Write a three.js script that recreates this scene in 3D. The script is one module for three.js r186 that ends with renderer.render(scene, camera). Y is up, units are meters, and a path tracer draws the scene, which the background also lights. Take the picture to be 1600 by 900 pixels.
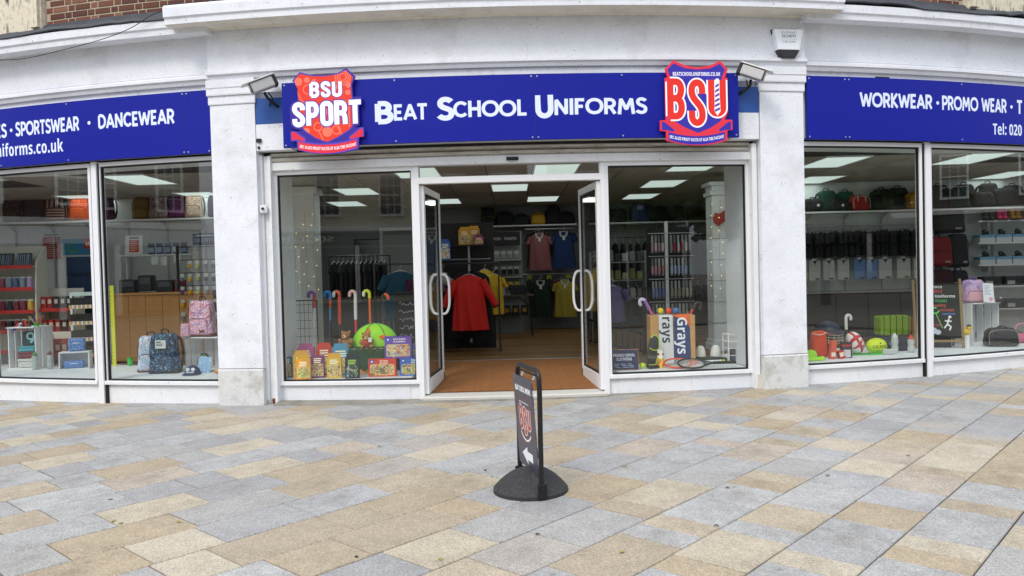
import * as THREE from 'three';
import { RoundedBoxGeometry } from 'three/addons/geometries/RoundedBoxGeometry.js';
import { mergeGeometries, mergeVertices, toCreasedNormals } from 'three/addons/utils/BufferGeometryUtils.js';
import { RectAreaLightUniformsLib } from 'three/addons/lights/RectAreaLightUniformsLib.js';

// ---------------------------------------------------------------- camera, sky, sun, exposure
const scene = new THREE.Scene();
const camera = new THREE.PerspectiveCamera(40.13, 16 / 9, 0.05, 400);
camera.position.set(0, 1.3935, 8.4);
camera.rotation.order = 'YXZ';
camera.rotation.set(-0.0238, 0, -0.0255);
const renderer = new THREE.WebGLRenderer({ antialias: true });
renderer.toneMapping = THREE.LinearToneMapping;
renderer.toneMappingExposure = 1.6;
renderer.shadowMap.enabled = true;
RectAreaLightUniformsLib.init();
{ // bright overcast sky, a little brighter towards the veiled sun
  const W = 256, H = 128, d = new Float32Array(W * H * 4), sd = new THREE.Vector3(-0.35, 0.72, 0.6).normalize(), v = new THREE.Vector3();
  for (let j = 0; j < H; j++) for (let i = 0; i < W; i++) {
    const th = (j + 0.5) / H * Math.PI - Math.PI / 2, ph = (i + 0.5) / W * Math.PI * 2 - Math.PI;
    v.set(Math.cos(th) * Math.cos(ph), Math.sin(th), Math.cos(th) * Math.sin(ph));
    const up = Math.max(0, v.y), c = Math.max(0, v.dot(sd));
    const cl = 0.06 * Math.sin(ph * 3 + th * 5) * Math.cos(th * 7 - ph * 2) + 0.04 * Math.sin(ph * 9 - th * 11);
    const L = (0.62 + 0.42 * up) * (1 + cl) + 0.55 * Math.pow(c, 5);
    const k = (j * W + i) * 4;
    d[k] = L * 0.93; d[k + 1] = L * 0.99; d[k + 2] = L * 1.09; d[k + 3] = 1;
  }
  const t = new THREE.DataTexture(d, W, H, THREE.RGBAFormat, THREE.FloatType);
  t.mapping = THREE.EquirectangularReflectionMapping; t.magFilter = t.minFilter = THREE.LinearFilter; t.needsUpdate = true;
  scene.background = t; scene.environment = t;
}
const sun = new THREE.DirectionalLight(0xfff3e2, 1.0);
sun.position.set(-14, 29, 24); sun.target.position.set(0, 0, 0);
sun.castShadow = true; sun.shadow.radius = 30;
Object.assign(sun.shadow.camera, { left: -14, right: 14, top: 14, bottom: -14, near: 1, far: 80 });
scene.add(sun, sun.target);

// ---------------------------------------------------------------- helpers
let seed = 12345;
const rnd = () => { seed = (seed + 0x6D2B79F5) | 0; let t = Math.imul(seed ^ (seed >>> 15), 1 | seed); t = (t + Math.imul(t ^ (t >>> 7), 61 | t)) ^ t; return ((t ^ (t >>> 14)) >>> 0) / 4294967296; };
const rr = (a, b) => a + (b - a) * rnd();
const pick = (a) => a[Math.floor(rnd() * a.length)];
const CX = -0.16, R = 17.864;                                     // the frontage is a shallow convex arc of this radius
const F = (s, o = 0, y = 0) => new THREE.Vector3(CX + (R + o) * Math.sin(s / R), y, -R + (R + o) * Math.cos(s / R));
const taken = {};
const numbered = (n) => { const k = taken[n] = (taken[n] ?? -1) + 1; return k ? n + '_' + String(k).padStart(3, '0') : n; };
function thing(name, label, category, p = [0, 0, 0], turn = 0, group) {
  const o = new THREE.Group(); o.name = numbered(name); o.position.set(...p); o.rotation.y = turn;
  o.userData = { label, category }; if (group) o.userData.group = group; scene.add(o); return o;
}
function part(parent, name, geo, mat, p, r) {
  const m = new THREE.Mesh(Array.isArray(geo) ? join(geo) : geo, mat); m.name = name; m.castShadow = m.receiveShadow = true;
  if (p) m.position.set(...p); if (r) m.rotation.set(...r); parent.add(m); return m;
}
function solo(name, label, category, geo, mat, p, turn = 0, group) {
  const m = part(scene, numbered(name), geo, mat, p); m.rotation.y = turn; m.userData = { label, category }; if (group) m.userData.group = group; return m;
}
function struct(name, geo, mat, p) { const m = part(scene, name, geo, mat, p); m.userData = { kind: 'structure' }; return m; }
function join(list) {
  return mergeGeometries(list.map((g) => { const q = g.index ? g.toNonIndexed() : g.clone(); for (const k of Object.keys(q.attributes)) if (!['position', 'normal', 'uv'].includes(k)) q.deleteAttribute(k); if (!q.attributes.uv) q.setAttribute('uv', new THREE.BufferAttribute(new Float32Array(q.attributes.position.count * 2), 2)); return q; }));
}
function boxUV(g) { // uv in metres from the dominant axis
  const p = g.attributes.position, n = g.attributes.normal, u = g.attributes.uv;
  for (let i = 0; i < p.count; i++) { const ax = Math.abs(n.getX(i)), ay = Math.abs(n.getY(i)), az = Math.abs(n.getZ(i));
    if (ay >= ax && ay >= az) u.setXY(i, p.getX(i), p.getZ(i)); else if (ax >= az) u.setXY(i, p.getZ(i), p.getY(i)); else u.setXY(i, p.getX(i), p.getY(i)); }
  return g;
}
const bx = (w, h, d, x = 0, y = 0, z = 0) => new THREE.BoxGeometry(w, h, d).translate(x, y + h / 2, z);          // base at y
const bm = (w, h, d, x = 0, y = 0, z = 0) => boxUV(bx(w, h, d, x, y, z));
const rb = (w, h, d, r = 0.01, x = 0, y = 0, z = 0, seg = 2) => new RoundedBoxGeometry(w, h, d, seg, Math.min(r, w / 2.01, h / 2.01, d / 2.01)).translate(x, y + h / 2, z);
const cy = (r0, r1, h, x = 0, y = 0, z = 0, n = 14) => new THREE.CylinderGeometry(r1, r0, h, n).translate(x, y + h / 2, z);
const rod = (a, b, r, n = 8) => { const A = new THREE.Vector3(...a), B = new THREE.Vector3(...b), d = B.clone().sub(A), g = new THREE.CylinderGeometry(r, r, d.length(), n); g.applyQuaternion(new THREE.Quaternion().setFromUnitVectors(new THREE.Vector3(0, 1, 0), d.normalize())); return g.translate((A.x + B.x) / 2, (A.y + B.y) / 2, (A.z + B.z) / 2); };
const tube = (pts, r, n = 24, m = 8) => new THREE.TubeGeometry(new THREE.CatmullRomCurve3(pts.map((p) => new THREE.Vector3(...p))), n, r, m);
const ball = (r, sx = 1, sy = 1, sz = 1, x = 0, y = 0, z = 0, n = 16) => new THREE.SphereGeometry(r, n, Math.ceil(n * 0.7)).scale(sx, sy, sz).translate(x, y, z);
const shapeOf = (pts) => new THREE.Shape(pts.map((p) => new THREE.Vector2(p[0], p[1])));
const ext = (shape, d, bv = 0.003, cs = 10) => new THREE.ExtrudeGeometry(shape, { depth: d, bevelEnabled: bv > 0, bevelThickness: bv, bevelSize: bv, bevelOffset: -bv, bevelSegments: 2, curveSegments: cs });
// closed profile [[o, y], ...] (counter-clockwise seen with o to the right) swept along the frontage from s0 to s1
function sweep(s0, s1, prof, seg) {
  seg = seg || Math.max(1, Math.ceil(Math.abs(s1 - s0) / 0.35));
  const P = [], N = [], U = []; let per = 0; const n = prof.length;
  const put = (s, o, y, no, ny, u, v) => { const p = F(s, o, y), a = s / R; P.push(p.x, p.y, p.z); N.push(no * Math.sin(a), ny, no * Math.cos(a)); U.push(u, v); };
  for (let k = 0; k < n; k++) {
    const [o0, y0] = prof[k], [o1, y1] = prof[(k + 1) % n], L = Math.hypot(o1 - o0, y1 - y0); if (L < 1e-6) continue;
    const no = (y1 - y0) / L, ny = -(o1 - o0) / L, flat = Math.abs(ny) < 0.5;
    const v0 = flat ? y0 : per, v1 = flat ? y1 : per + L;
    for (let i = 0; i < seg; i++) {
      const a = s0 + (s1 - s0) * i / seg, b = s0 + (s1 - s0) * (i + 1) / seg;
      put(a, o0, y0, no, ny, a, v0); put(b, o0, y0, no, ny, b, v0); put(b, o1, y1, no, ny, b, v1);
      put(a, o0, y0, no, ny, a, v0); put(b, o1, y1, no, ny, b, v1); put(a, o1, y1, no, ny, a, v1);
    }
    per += L;
  }
  const tri = THREE.ShapeUtils.triangulateShape(prof.map((p) => new THREE.Vector2(p[0], p[1])), []);
  for (const [s, sg] of [[s0, -1], [s1, 1]]) for (const t of tri) { const q = sg > 0 ? [t[0], t[2], t[1]] : t;
    for (const i of q) { const p = F(s, prof[i][0], prof[i][1]), a = s / R; P.push(p.x, p.y, p.z); N.push(sg * Math.cos(a), 0, -sg * Math.sin(a)); U.push(prof[i][0], prof[i][1]); } }
  const g = new THREE.BufferGeometry();
  g.setAttribute('position', new THREE.Float32BufferAttribute(P, 3)); g.setAttribute('normal', new THREE.Float32BufferAttribute(N, 3)); g.setAttribute('uv', new THREE.Float32BufferAttribute(U, 2));
  return g;
}
const arc = (s0, s1, y0, y1, o0, o1) => { const b = Math.min(0.004, (y1 - y0) / 5, (o1 - o0) / 5); return sweep(s0, s1, [[o0, y0], [o1 - b, y0], [o1, y0 + b], [o1, y1 - b], [o1 - b, y1], [o0, y1]]); };
// straight bar following the chord between two places on the frontage
function onF(o, s, off, y) { const p = F(s, off, y); o.position.copy(p); o.rotation.y = s / R; return o; }

// ---------------------------------------------------------------- textures
function canvas(w, h, fn) { const c = document.createElement('canvas'); c.width = w; c.height = h; const g = c.getContext('2d'); fn(g, w, h); const t = new THREE.CanvasTexture(c); t.colorSpace = THREE.SRGBColorSpace; t.anisotropy = 8; return t; }
function dataTex(n, fn, srgb = true, rep = 1) {
  const d = new Uint8Array(n * n * 4);
  for (let j = 0; j < n; j++) for (let i = 0; i < n; i++) { const c = fn(i / n, j / n, i, j), k = (j * n + i) * 4; d[k] = c[0]; d[k + 1] = c[1]; d[k + 2] = c[2]; d[k + 3] = 255; }
  const t = new THREE.DataTexture(d, n, n); t.wrapS = t.wrapT = THREE.RepeatWrapping; t.magFilter = THREE.LinearFilter; t.minFilter = THREE.LinearMipmapLinearFilter; t.generateMipmaps = true;
  t.colorSpace = srgb ? THREE.SRGBColorSpace : THREE.NoColorSpace; t.repeat.set(rep, rep); t.anisotropy = 8; t.needsUpdate = true; return t;
}
function noiseField(cells) { // tiling value noise
  const a = new Float32Array(cells * cells); for (let i = 0; i < a.length; i++) a[i] = rnd();
  return (u, v) => { const x = u * cells, y = v * cells, i = Math.floor(x), j = Math.floor(y), fx = x - i, fy = y - j, sx = fx * fx * (3 - 2 * fx), sy = fy * fy * (3 - 2 * fy), m = (p) => ((p % cells) + cells) % cells;
    const A = a[m(j) * cells + m(i)], B = a[m(j) * cells + m(i + 1)], C = a[m(j + 1) * cells + m(i)], D = a[m(j + 1) * cells + m(i + 1)];
    return (A + (B - A) * sx) * (1 - sy) + (C + (D - C) * sx) * sy; };
}
const clamp = (v, a = 0, b = 255) => Math.max(a, Math.min(b, v));
const n4 = noiseField(4), n8 = noiseField(8), n16 = noiseField(16), n32 = noiseField(32), n64 = noiseField(64), n128 = noiseField(128), n256 = noiseField(256);
const fbm = (u, v) => n4(u, v) * 0.4 + n8(u, v) * 0.25 + n16(u, v) * 0.2 + n32(u, v) * 0.15;

// white masonry paint: brush mottling, flecks of dirt, hairline cracks, drips (2 m tile)
function paintTex(base, dirt, cracks, tile = 0.5) {
  const t = canvas(1024, 1024, (g, w, h) => {
    const im = g.createImageData(w, h);
    for (let j = 0; j < h; j++) for (let i = 0; i < w; i++) { const u = i / w, v = j / h, m = (fbm(u, v) - 0.5) * 13 + (n128(u, v) - 0.5) * 7 + (n256(u, v) - 0.5) * 6, st = Math.max(0, fbm(v + 0.3, u) - 0.6) * 60 * dirt, k = (j * w + i) * 4;
      im.data[k] = clamp(base[0] + m - st * 1.0); im.data[k + 1] = clamp(base[1] + m - st * 1.04); im.data[k + 2] = clamp(base[2] + m * 0.9 - st * 1.2); im.data[k + 3] = 255; }
    g.putImageData(im, 0, 0);
    for (let i = 0; i < 340 * dirt; i++) { g.fillStyle = `rgba(${pick(['60,58,55', '90,84,74', '120,112,100'])},${rr(0.15, 0.6)})`; const x = rr(0, w), y = rr(0, h), r = rr(0.5, 1) * rr(1, 3.4); g.beginPath(); g.ellipse(x, y, r, r * rr(0.6, 1.6), rr(0, 3), 0, 7); g.fill(); }
    for (let c = 0; c < 14 * dirt; c++) { const X = rr(0, w), Y = rr(0, h); for (let i = 0; i < 26; i++) { g.fillStyle = `rgba(70,66,60,${rr(0.1, 0.4)})`; g.beginPath(); g.arc(X + rr(-1, 1) * rr(0, 36), Y + rr(-1, 1) * rr(0, 22), rr(0.6, 2.4), 0, 7); g.fill(); } }
    for (let c = 0; c < cracks; c++) { let x = rr(0, w), y = rr(0, h), a = rr(0, 6.3); g.strokeStyle = `rgba(95,90,82,${rr(0.18, 0.5)})`; g.lineWidth = rr(0.8, 2.2); g.beginPath(); g.moveTo(x, y); for (let i = 0; i < 14; i++) { a += rr(-0.6, 0.6); x += Math.cos(a) * 9; y += Math.sin(a) * 9; g.lineTo(x, y); } g.stroke(); }
    for (let c = 0; c < 16 * dirt; c++) { const x = rr(0, w), y = rr(0, h), L = rr(40, 160); g.strokeStyle = `rgba(110,104,92,${rr(0.05, 0.16)})`; g.lineWidth = rr(1, 4); g.beginPath(); g.moveTo(x, y); g.lineTo(x + rr(-3, 3), y + L); g.stroke(); }
  });
  t.wrapS = t.wrapT = THREE.RepeatWrapping; t.repeat.set(tile, tile); return t;
}
const bumpTex = dataTex(512, (u, v) => { const m = 128 + (fbm(u, v) - 0.5) * 120 + (n128(u, v) - 0.5) * 70 + (n256(u, v) - 0.5) * 40; return [m, m, m].map((x) => clamp(x)); }, false, 0.7);
const granTex = (lo, hi, blot, spots = []) => dataTex(512, (u, v, i, j) => {
  const gsp = n256(u, v) * 0.4 + n128(u + 0.5, v + 0.5) * 0.35 + rnd() * 0.25, fl = n128(u + 0.31, v + 0.17); let m = lo + (hi - lo) * gsp; if (fl > 0.8) m += 26 * (fl - 0.8) * 5; if (fl < 0.16) m -= 40 * (0.16 - fl) * 6;
  const b = (fbm(u, v) - 0.5) * blot; m += b; for (const [x, y, r, k] of spots) { const q = Math.hypot(u - x, v - y) + (n64(u, v) - 0.5) * 0.006; if (q < r) m -= k; } return [clamp(m), clamp(m - (b < 0 ? -b * 0.08 : 0)), clamp(m - (b < 0 ? -b * 0.2 : 0))]; }, true, 1.25);
const T = {
  paint: paintTex([226, 229, 236], 1, 10), paint2: paintTex([226, 228, 231], 0.5, 3), soffit: paintTex([222, 217, 205], 1.3, 16), grime: paintTex([206, 202, 192], 2.2, 26, 0.9), plinth: paintTex([206, 207, 207], 2.2, 40, 0.9),  // soffit: dirt and cracks, plus paving bounce painted in as beige
  gran: granTex(146, 266, 34), gran2: granTex(140, 262, 48, [[0.2, 0.3, 0.012, 34], [0.63, 0.15, 0.016, 26], [0.8, 0.7, 0.01, 40], [0.42, 0.85, 0.02, 18], [0.1, 0.75, 0.009, 44]]),
  wood: canvas(512, 512, (g, w, h) => { g.fillStyle = '#c99b63'; g.fillRect(0, 0, w, h); for (let i = 0; i < 900; i++) { const y = rr(0, h), x = rr(-100, w); g.strokeStyle = `rgba(${pick(['120,74,34', '150,98,50', '226,186,130'])},${rr(0.05, 0.22)})`; g.lineWidth = rr(0.6, 2.4); g.beginPath(); g.moveTo(x, y); g.bezierCurveTo(x + 80, y + rr(-4, 4), x + 160, y + rr(-5, 5), x + rr(200, 420), y + rr(-5, 5)); g.stroke(); } }),
};
T.wood.wrapS = T.wood.wrapT = THREE.RepeatWrapping; T.wood.repeat.set(1.6, 1.6);
const blobTex = (bg, cols, n = 160, r0 = 4, r1 = 16, S = 256) => { const t = canvas(S, S, (g) => { g.fillStyle = bg; g.fillRect(0, 0, S, S); for (let i = 0; i < n; i++) { g.fillStyle = pick(cols); const x = rr(0, S), y = rr(0, S), r = rr(r0, r1), a = rr(0, 3), q = rr(0.35, 1); for (const dx of [-S, 0, S]) for (const dy of [-S, 0, S]) { if (x + dx < -r1 || x + dx > S + r1 || y + dy < -r1 || y + dy > S + r1) continue; g.beginPath(); g.ellipse(x + dx, y + dy, r, r * q, a, 0, 7); g.fill(); } } }); t.wrapS = t.wrapT = THREE.RepeatWrapping; return t; };

// ---------------------------------------------------------------- materials
const cache = {};
function C(hex, rough = 0.6, metal = 0, extra) { const k = hex + rough + metal; if (!extra && cache[k]) return cache[k]; const m = new THREE.MeshStandardMaterial({ color: hex, roughness: rough, metalness: metal, side: THREE.DoubleSide, ...extra }); if (!extra) cache[k] = m; return m; }
const tex = (map, rough = 0.7, extra) => new THREE.MeshStandardMaterial({ map, roughness: rough, side: THREE.DoubleSide, ...extra });
const bumped = (b = 0.002) => ({ bumpMap: bumpTex, bumpScale: b });
const MT = {
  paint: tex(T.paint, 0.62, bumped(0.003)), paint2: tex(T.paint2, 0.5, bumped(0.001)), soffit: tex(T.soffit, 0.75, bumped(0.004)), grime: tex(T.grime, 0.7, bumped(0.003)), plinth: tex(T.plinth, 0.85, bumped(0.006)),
  alu: C('#e4e5e8', 0.38, 0.0), aluGrey: C('#b9bbbe', 0.35, 0.6), gasket: C('#0b0b0c', 0.6), black: C('#101012', 0.55), white: C('#e9e9ea', 0.5),
  glass: new THREE.MeshPhysicalMaterial({ color: '#fafcfb', transmission: 1, thickness: 0, roughness: 0, ior: 1.5, specularIntensity: 1 }),
  wood: tex(T.wood, 0.6), wall: tex(T.paint2, 0.8, { color: '#f2f4f0' }), rust: C('#7a3d1a', 0.9), lead: tex(granTex(70, 120, 60), 0.6, { color: '#8a94a6', ...bumped(0.008) }),
};

// ---------------------------------------------------------------- ground
const TILT = 0.0051;
{
  const ground = struct('ground', new THREE.PlaneGeometry(160, 160).rotateX(-Math.PI / 2), tex(T.gran2.clone(), 0.85, { color: '#a39c90' }), [0, -0.034, 0]);
  ground.material.map.repeat.set(260, 260); ground.rotation.z = TILT;
  const pav = new THREE.Group(); pav.name = 'pavement'; pav.userData = { kind: 'structure' }; pav.rotation.z = TILT; scene.add(pav);
  const bed = new THREE.PlaneGeometry(19, 11.5).rotateX(-Math.PI / 2).translate(0.4, -0.012, 2.9);
  const jm = part(pav, 'mortar_bed', bed, C('#3a352e', 0.95));
  const greys = ['#bebdbb', '#b7b6b6', '#c6c5c3', '#b1b0b0', '#c0c0c0', '#bab8b5'], buffs = ['#c9bba4', '#c1b198', '#d0c4ae', '#bfb09a', '#c5b499', '#d3c8b4'], pink = ['#cbbdad', '#c0b9b0'];
  const mats = [...greys, ...buffs, ...pink].map((c, i) => new THREE.MeshStandardMaterial({ color: c, map: i % 2 ? T.gran : T.gran2, roughness: 0.82, side: THREE.DoubleSide, bumpMap: bumpTex, bumpScale: 0.0015 }));
  const geos = {};
  const slab = (L, W, k) => geos[L + '_' + W + '_' + k] ??= (() => { // bevelled slab, top at y = 0
    const b = 0.004, t = 0.0115, P = [], U = [], ou = (k * 0.377) % 1, ov = (k * 0.219) % 1;
    const v = (x, y, z) => { P.push(x, y, z); U.push(x + ou, z + ov + y * 2); };
    const q = (a, b2, c, d) => { v(...a); v(...b2); v(...c); v(...a); v(...c); v(...d); };
    const X = L / 2, Z = W / 2, x = X - b, z = Z - b;
    q([-x, 0, z], [x, 0, z], [x, 0, -z], [-x, 0, -z]);
    const ring = (A, ya, Bx, yb, Bz, Az) => { q([-Bx, yb, Bz], [Bx, yb, Bz], [A, ya, Az], [-A, ya, Az]); q([Bx, yb, Bz], [Bx, yb, -Bz], [A, ya, -Az], [A, ya, Az]); q([Bx, yb, -Bz], [-Bx, yb, -Bz], [-A, ya, -Az], [A, ya, -Az]); q([-Bx, yb, -Bz], [-Bx, yb, Bz], [-A, ya, Az], [-A, ya, -Az]); };
    ring(x, 0, X, -b, Z, z); ring(X, -b, X, -t, Z, Z);
    const g = new THREE.BufferGeometry(); g.setAttribute('position', new THREE.Float32BufferAttribute(P, 3)); g.setAttribute('uv', new THREE.Float32BufferAttribute(U, 2)); g.computeVertexNormals(); return g;
  })();
  const A = 47.5 * Math.PI / 180, ux = Math.cos(A), uz = -Math.sin(A), nx = Math.sin(A), nz = Math.cos(A), WD = 0.385, list = [];
  const lens = [0.2, 0.29, 0.385, 0.46, 0.56, 0.66];
  camera.updateMatrixWorld(); camera.updateProjectionMatrix();
  for (let k = -26; k < 26; k++) {
    const n = 4.447 - WD / 2 + WD * k; let u = -14 + rr(0, 0.6), last = 0;
    while (u < 12) {
      const right = n > 2.6; const L = right ? pick([0.2, 0.2, 0.385, 0.385, 0.46, 0.56]) : pick([0.29, 0.385, 0.46, 0.56, 0.66, 0.56]);
      const c = u + L / 2, x = n * nx + c * ux, z = n * nz + c * uz; u += L;
      const buff = rnd() < (last ? 0.3 : 0.52); last = buff ? 1 : 0;
      const r = Math.hypot(x - CX, z + R), ang = Math.atan2(x - CX, z + R) * R;
      if (x < -8.4 || x > 9.2 || z < -2.4 || z > 8 || r < R - 0.3) continue;
      const gap = rnd() < 0.15 ? 0.011 : 0.0075, m = rnd() < 0.06 ? 12 + Math.floor(rnd() * 2) : (buff ? 6 : 0) + Math.floor(rnd() * 6);
      const p = new THREE.Vector3(x, 0, z).project(camera), vis = Math.abs(p.x) < 1.12 && p.y > -1.2 && p.z < 1;
      list.push({ L: +(L - gap).toFixed(4), x, z, m, k: Math.floor(rnd() * 4), vis, near: Math.hypot(x, z - 8.4), dy: rr(-0.0018, 0.0012), tw: rr(-0.003, 0.003) });
    }
  }
  list.sort((a, b) => (b.vis - a.vis) || (a.near - b.near));
  const rest = {};
  list.forEach((s, i) => {
    const g = slab(s.L, +(WD - 0.0075).toFixed(4), s.k);
    if (i < 300 && s.vis) part(pav, 'paving_slab', g, mats[s.m], [s.x, s.dy, s.z], [s.tw, A + s.tw, 0]);
    else (rest[s.m] ??= []).push(g.clone().rotateY(A).translate(s.x, s.dy, s.z));
  });
  Object.entries(rest).forEach(([m, gs]) => { const q = part(pav, 'outlying_paving', gs, mats[m]); q.userData.kind = 'stuff'; });
  console.log('slabs', list.length, list.filter((s) => s.vis).length);
}

// ---------------------------------------------------------------- the shop building
const shop = thing('shop_building', 'white painted curved shopfront with pilasters, display windows and open double doors', 'building');
const GY = (s) => TILT * (CX + R * Math.sin(s / R)) - 0.03;       // paving level at the frontage, minus a little to bed things in
{
  const E = 8.6;
  // masonry behind the signs
  part(shop, 'wall', sweep(-E, E, [[-0.3, 2.76], [0, 2.76], [0, 3.6], [-0.3, 3.6]]), MT.paint);
  part(shop, 'frieze', sweep(-E, -3.06, [[-0.25, 3.6], [0.03, 3.6], [0.03, 4.02], [-0.25, 4.02]]), MT.paint);
  part(shop, 'frieze', sweep(3.41, E, [[-0.25, 3.6], [0.03, 3.6], [0.03, 4.02], [-0.25, 4.02]]), MT.paint);
  part(shop, 'frieze', sweep(-3.065, 3.415, [[-0.25, 3.6], [0.09, 3.6], [0.09, 4.05], [-0.25, 4.05]]), MT.paint);
  const fil = (s0, s1, o, y) => part(shop, 'fillet_moulding', sweep(s0, s1, [[-0.05, y - 0.03], [o + 0.012, y - 0.03], [o + 0.02, y - 0.012], [o + 0.022, y + 0.012], [o + 0.05, y + 0.02], [o + 0.05, y + 0.05], [o + 0.01, y + 0.06], [o + 0.004, y + 0.082], [-0.05, y + 0.082]]), MT.paint);
  fil(-E, -3.07, 0.02, 3.52); fil(3.42, E, 0.02, 3.52); fil(-3.075, 3.425, 0.075, 3.545);
  // cornices: side ones shallow, the middle one stepping forward
  const sideC = [[-0.2, 4.02], [0.05, 4.02], [0.06, 4.0], [0.235, 3.985], [0.25, 3.99], [0.255, 4.045], [0.275, 4.06], [0.28, 4.135], [0.26, 4.15], [-0.2, 4.2]];
  part(shop, 'cornice', sweep(-E, -3.0, sideC), MT.paint); part(shop, 'cornice', sweep(3.35, E, sideC), MT.paint);
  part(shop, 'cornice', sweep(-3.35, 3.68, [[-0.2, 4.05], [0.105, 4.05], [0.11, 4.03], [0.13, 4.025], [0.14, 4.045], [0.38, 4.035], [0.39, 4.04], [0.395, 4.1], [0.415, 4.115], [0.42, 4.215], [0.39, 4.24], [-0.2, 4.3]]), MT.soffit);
  part(shop, 'cornice_fascia', sweep(-3.352, 3.682, [[0.37, 4.042], [0.4, 4.042], [0.402, 4.1], [0.423, 4.115], [0.428, 4.21], [0.395, 4.25], [0.37, 4.25]]), MT.paint);
  // crumpled lead flashing, a strip with an uneven lip
  const flash = (s0, s1, lift) => { const g = sweep(s0, s1, [[-0.05, 4.17], [0.287, 4.142], [0.293, 4.152], [0.27, 4.19], [0.1, 4.235], [0.02, 4.32], [0.0, 4.34], [-0.05, 4.34]], 60), p = g.attributes.position; for (let i = 0; i < p.count; i++) { const a = Math.atan2(p.getX(i) - CX, p.getZ(i) + R) * R, w = (n64(a * 0.11 + 0.2, 0.37) - 0.5) * 0.03 + (n32(a * 0.07, 0.71) - 0.5) * lift; if (p.getY(i) < 4.3) p.setY(i, p.getY(i) + Math.max(-0.012, w)); } g.computeVertexNormals(); part(shop, 'lead_flashing', g, MT.lead); };
  flash(-E, -3.36, 0.05); flash(3.69, E, 0.09);
  { const g = sweep(-3.35, 3.68, [[-0.05, 4.255], [0.40, 4.235], [0.405, 4.25], [0.1, 4.31], [0, 4.36], [-0.05, 4.36]]); part(shop, 'lead_flashing', g, MT.lead); }
  // upper wall: brick where it can be seen, stone window surrounds
  const mort = tex(T.grime, 0.9, { color: '#d8cdbb' }), bm1 = ['#8a5642', '#774a3a', '#96644e', '#6b4236', '#a06e56'].map((c, i) => tex(i % 2 ? T.gran : T.gran2, 0.9, { color: c, ...bumped(0.004) }));
  part(shop, 'backing_wall', sweep(-E, E, [[-0.3, 4.2], [-0.03, 4.2], [-0.03, 7.4], [-0.3, 7.4]]), mort);
  const bricks = (s0, s1, y0, y1, far) => { const wall = part(shop, 'brick_wall', sweep(s0, s1, [[-0.06, y0], [-0.012, y0], [-0.012, y1], [-0.06, y1]]), mort); const stuff = [];
    let row = 0; for (let y = y0 + 0.004; y < y1; y += 0.075, row++) { let s = s0 + (row % 2 ? 0.055 : 0); let k = row; while (s < s1 - 0.06) { const head = (k++ % 2) === 0, L = Math.min(head ? 0.1 : 0.212, s1 - s); const g = geoB(L - 0.014); const m = pick(bm1);
      if (row < far) { const b = part(wall, 'brick', g, m); onF(b, s + L / 2, -0.033 + rr(-0.002, 0.003), y + 0.032); } else { const f = F(s + L / 2, -0.033, y + 0.032); stuff.push(g.clone().rotateY((s + L / 2) / R).translate(f.x, f.y, f.z)); } s += L; } }
    if (stuff.length) { const q = part(wall, 'upper_brickwork', stuff, bm1[0]); q.userData.kind = 'stuff'; } };
  const gB = {}; const geoB = (L) => gB[L.toFixed(3)] ??= boxUV(new RoundedBoxGeometry(L, 0.061, 0.05, 1, 0.004));
  bricks(-5.2, -3.0, 4.31, 5.0, 5); bricks(4.2, 5.6, 4.31, 5.0, 3); bricks(-3.0, 4.2, 4.33, 5.0, 0);
  const stainT = canvas(512, 512, (g) => { g.fillStyle = '#d6cdb8'; g.fillRect(0, 0, 512, 512); for (let i = 0; i < 900; i++) { g.fillStyle = `rgba(${pick(['90,84,74', '150,140,122', '236,230,214'])},${rr(0.05, 0.22)})`; g.beginPath(); g.ellipse(rr(0, 512), rr(0, 512), rr(2, 9), rr(3, 20), 0, 0, 7); g.fill(); } for (const cx of [60, 190, 235, 350, 440]) for (let i = 0; i < 46; i++) { g.fillStyle = `rgba(46,44,42,${rr(0.1, 0.34)})`; g.beginPath(); g.ellipse(cx + rr(-16, 16), rr(40, 420), rr(2, 8), rr(12, 46), rr(-0.1, 0.1), 0, 7); g.fill(); } }); stainT.wrapS = stainT.wrapT = THREE.RepeatWrapping; stainT.repeat.set(0.9, 0.9);
  const stain = tex(stainT, 0.85, bumped(0.005));
  for (const [s0, s1] of [[-6.6, -5.21], [5.61, 7.0]]) { const q = part(shop, 'stone_surround', sweep(s0, s1, [[-0.1, 4.28], [0.05, 4.28], [0.05, 5.6], [-0.1, 5.6]]), stain); part(q, 'reveal_moulding', sweep(s0 < 0 ? s1 - 0.13 : s0 + 0.02, s0 < 0 ? s1 - 0.02 : s0 + 0.13, [[0.0, 4.3], [0.09, 4.3], [0.09, 5.6], [0, 5.6]]), stain); }
  // pilasters
  for (const [s0, s1, base] of [[-3.075, -2.56, -0.08], [2.895, 3.405, -0.08]]) {
    const p = part(shop, 'pilaster', sweep(s0, s1, [[-0.3, 0.385], [0.05, 0.385], [0.056, 0.39], [0.056, 3.25], [-0.3, 3.25]]), MT.paint);
    part(p, 'plinth', sweep(s0 - 0.004, s1 + 0.004, [[-0.3, base], [0.068, base], [0.068, 0.368], [0.058, 0.38], [-0.3, 0.38]]), MT.plinth);
    part(p, 'capital', [sweep(s0 - 0.012, s1 + 0.012, [[-0.3, 3.252], [0.066, 3.252], [0.07, 3.26], [0.07, 3.345], [-0.3, 3.345]]), sweep(s0 - 0.02, s1 + 0.02, [[-0.3, 3.347], [0.086, 3.347], [0.09, 3.36], [0.09, 3.42], [0.098, 3.43], [0.1, 3.512], [-0.3, 3.512]])], MT.paint);
  }
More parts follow.
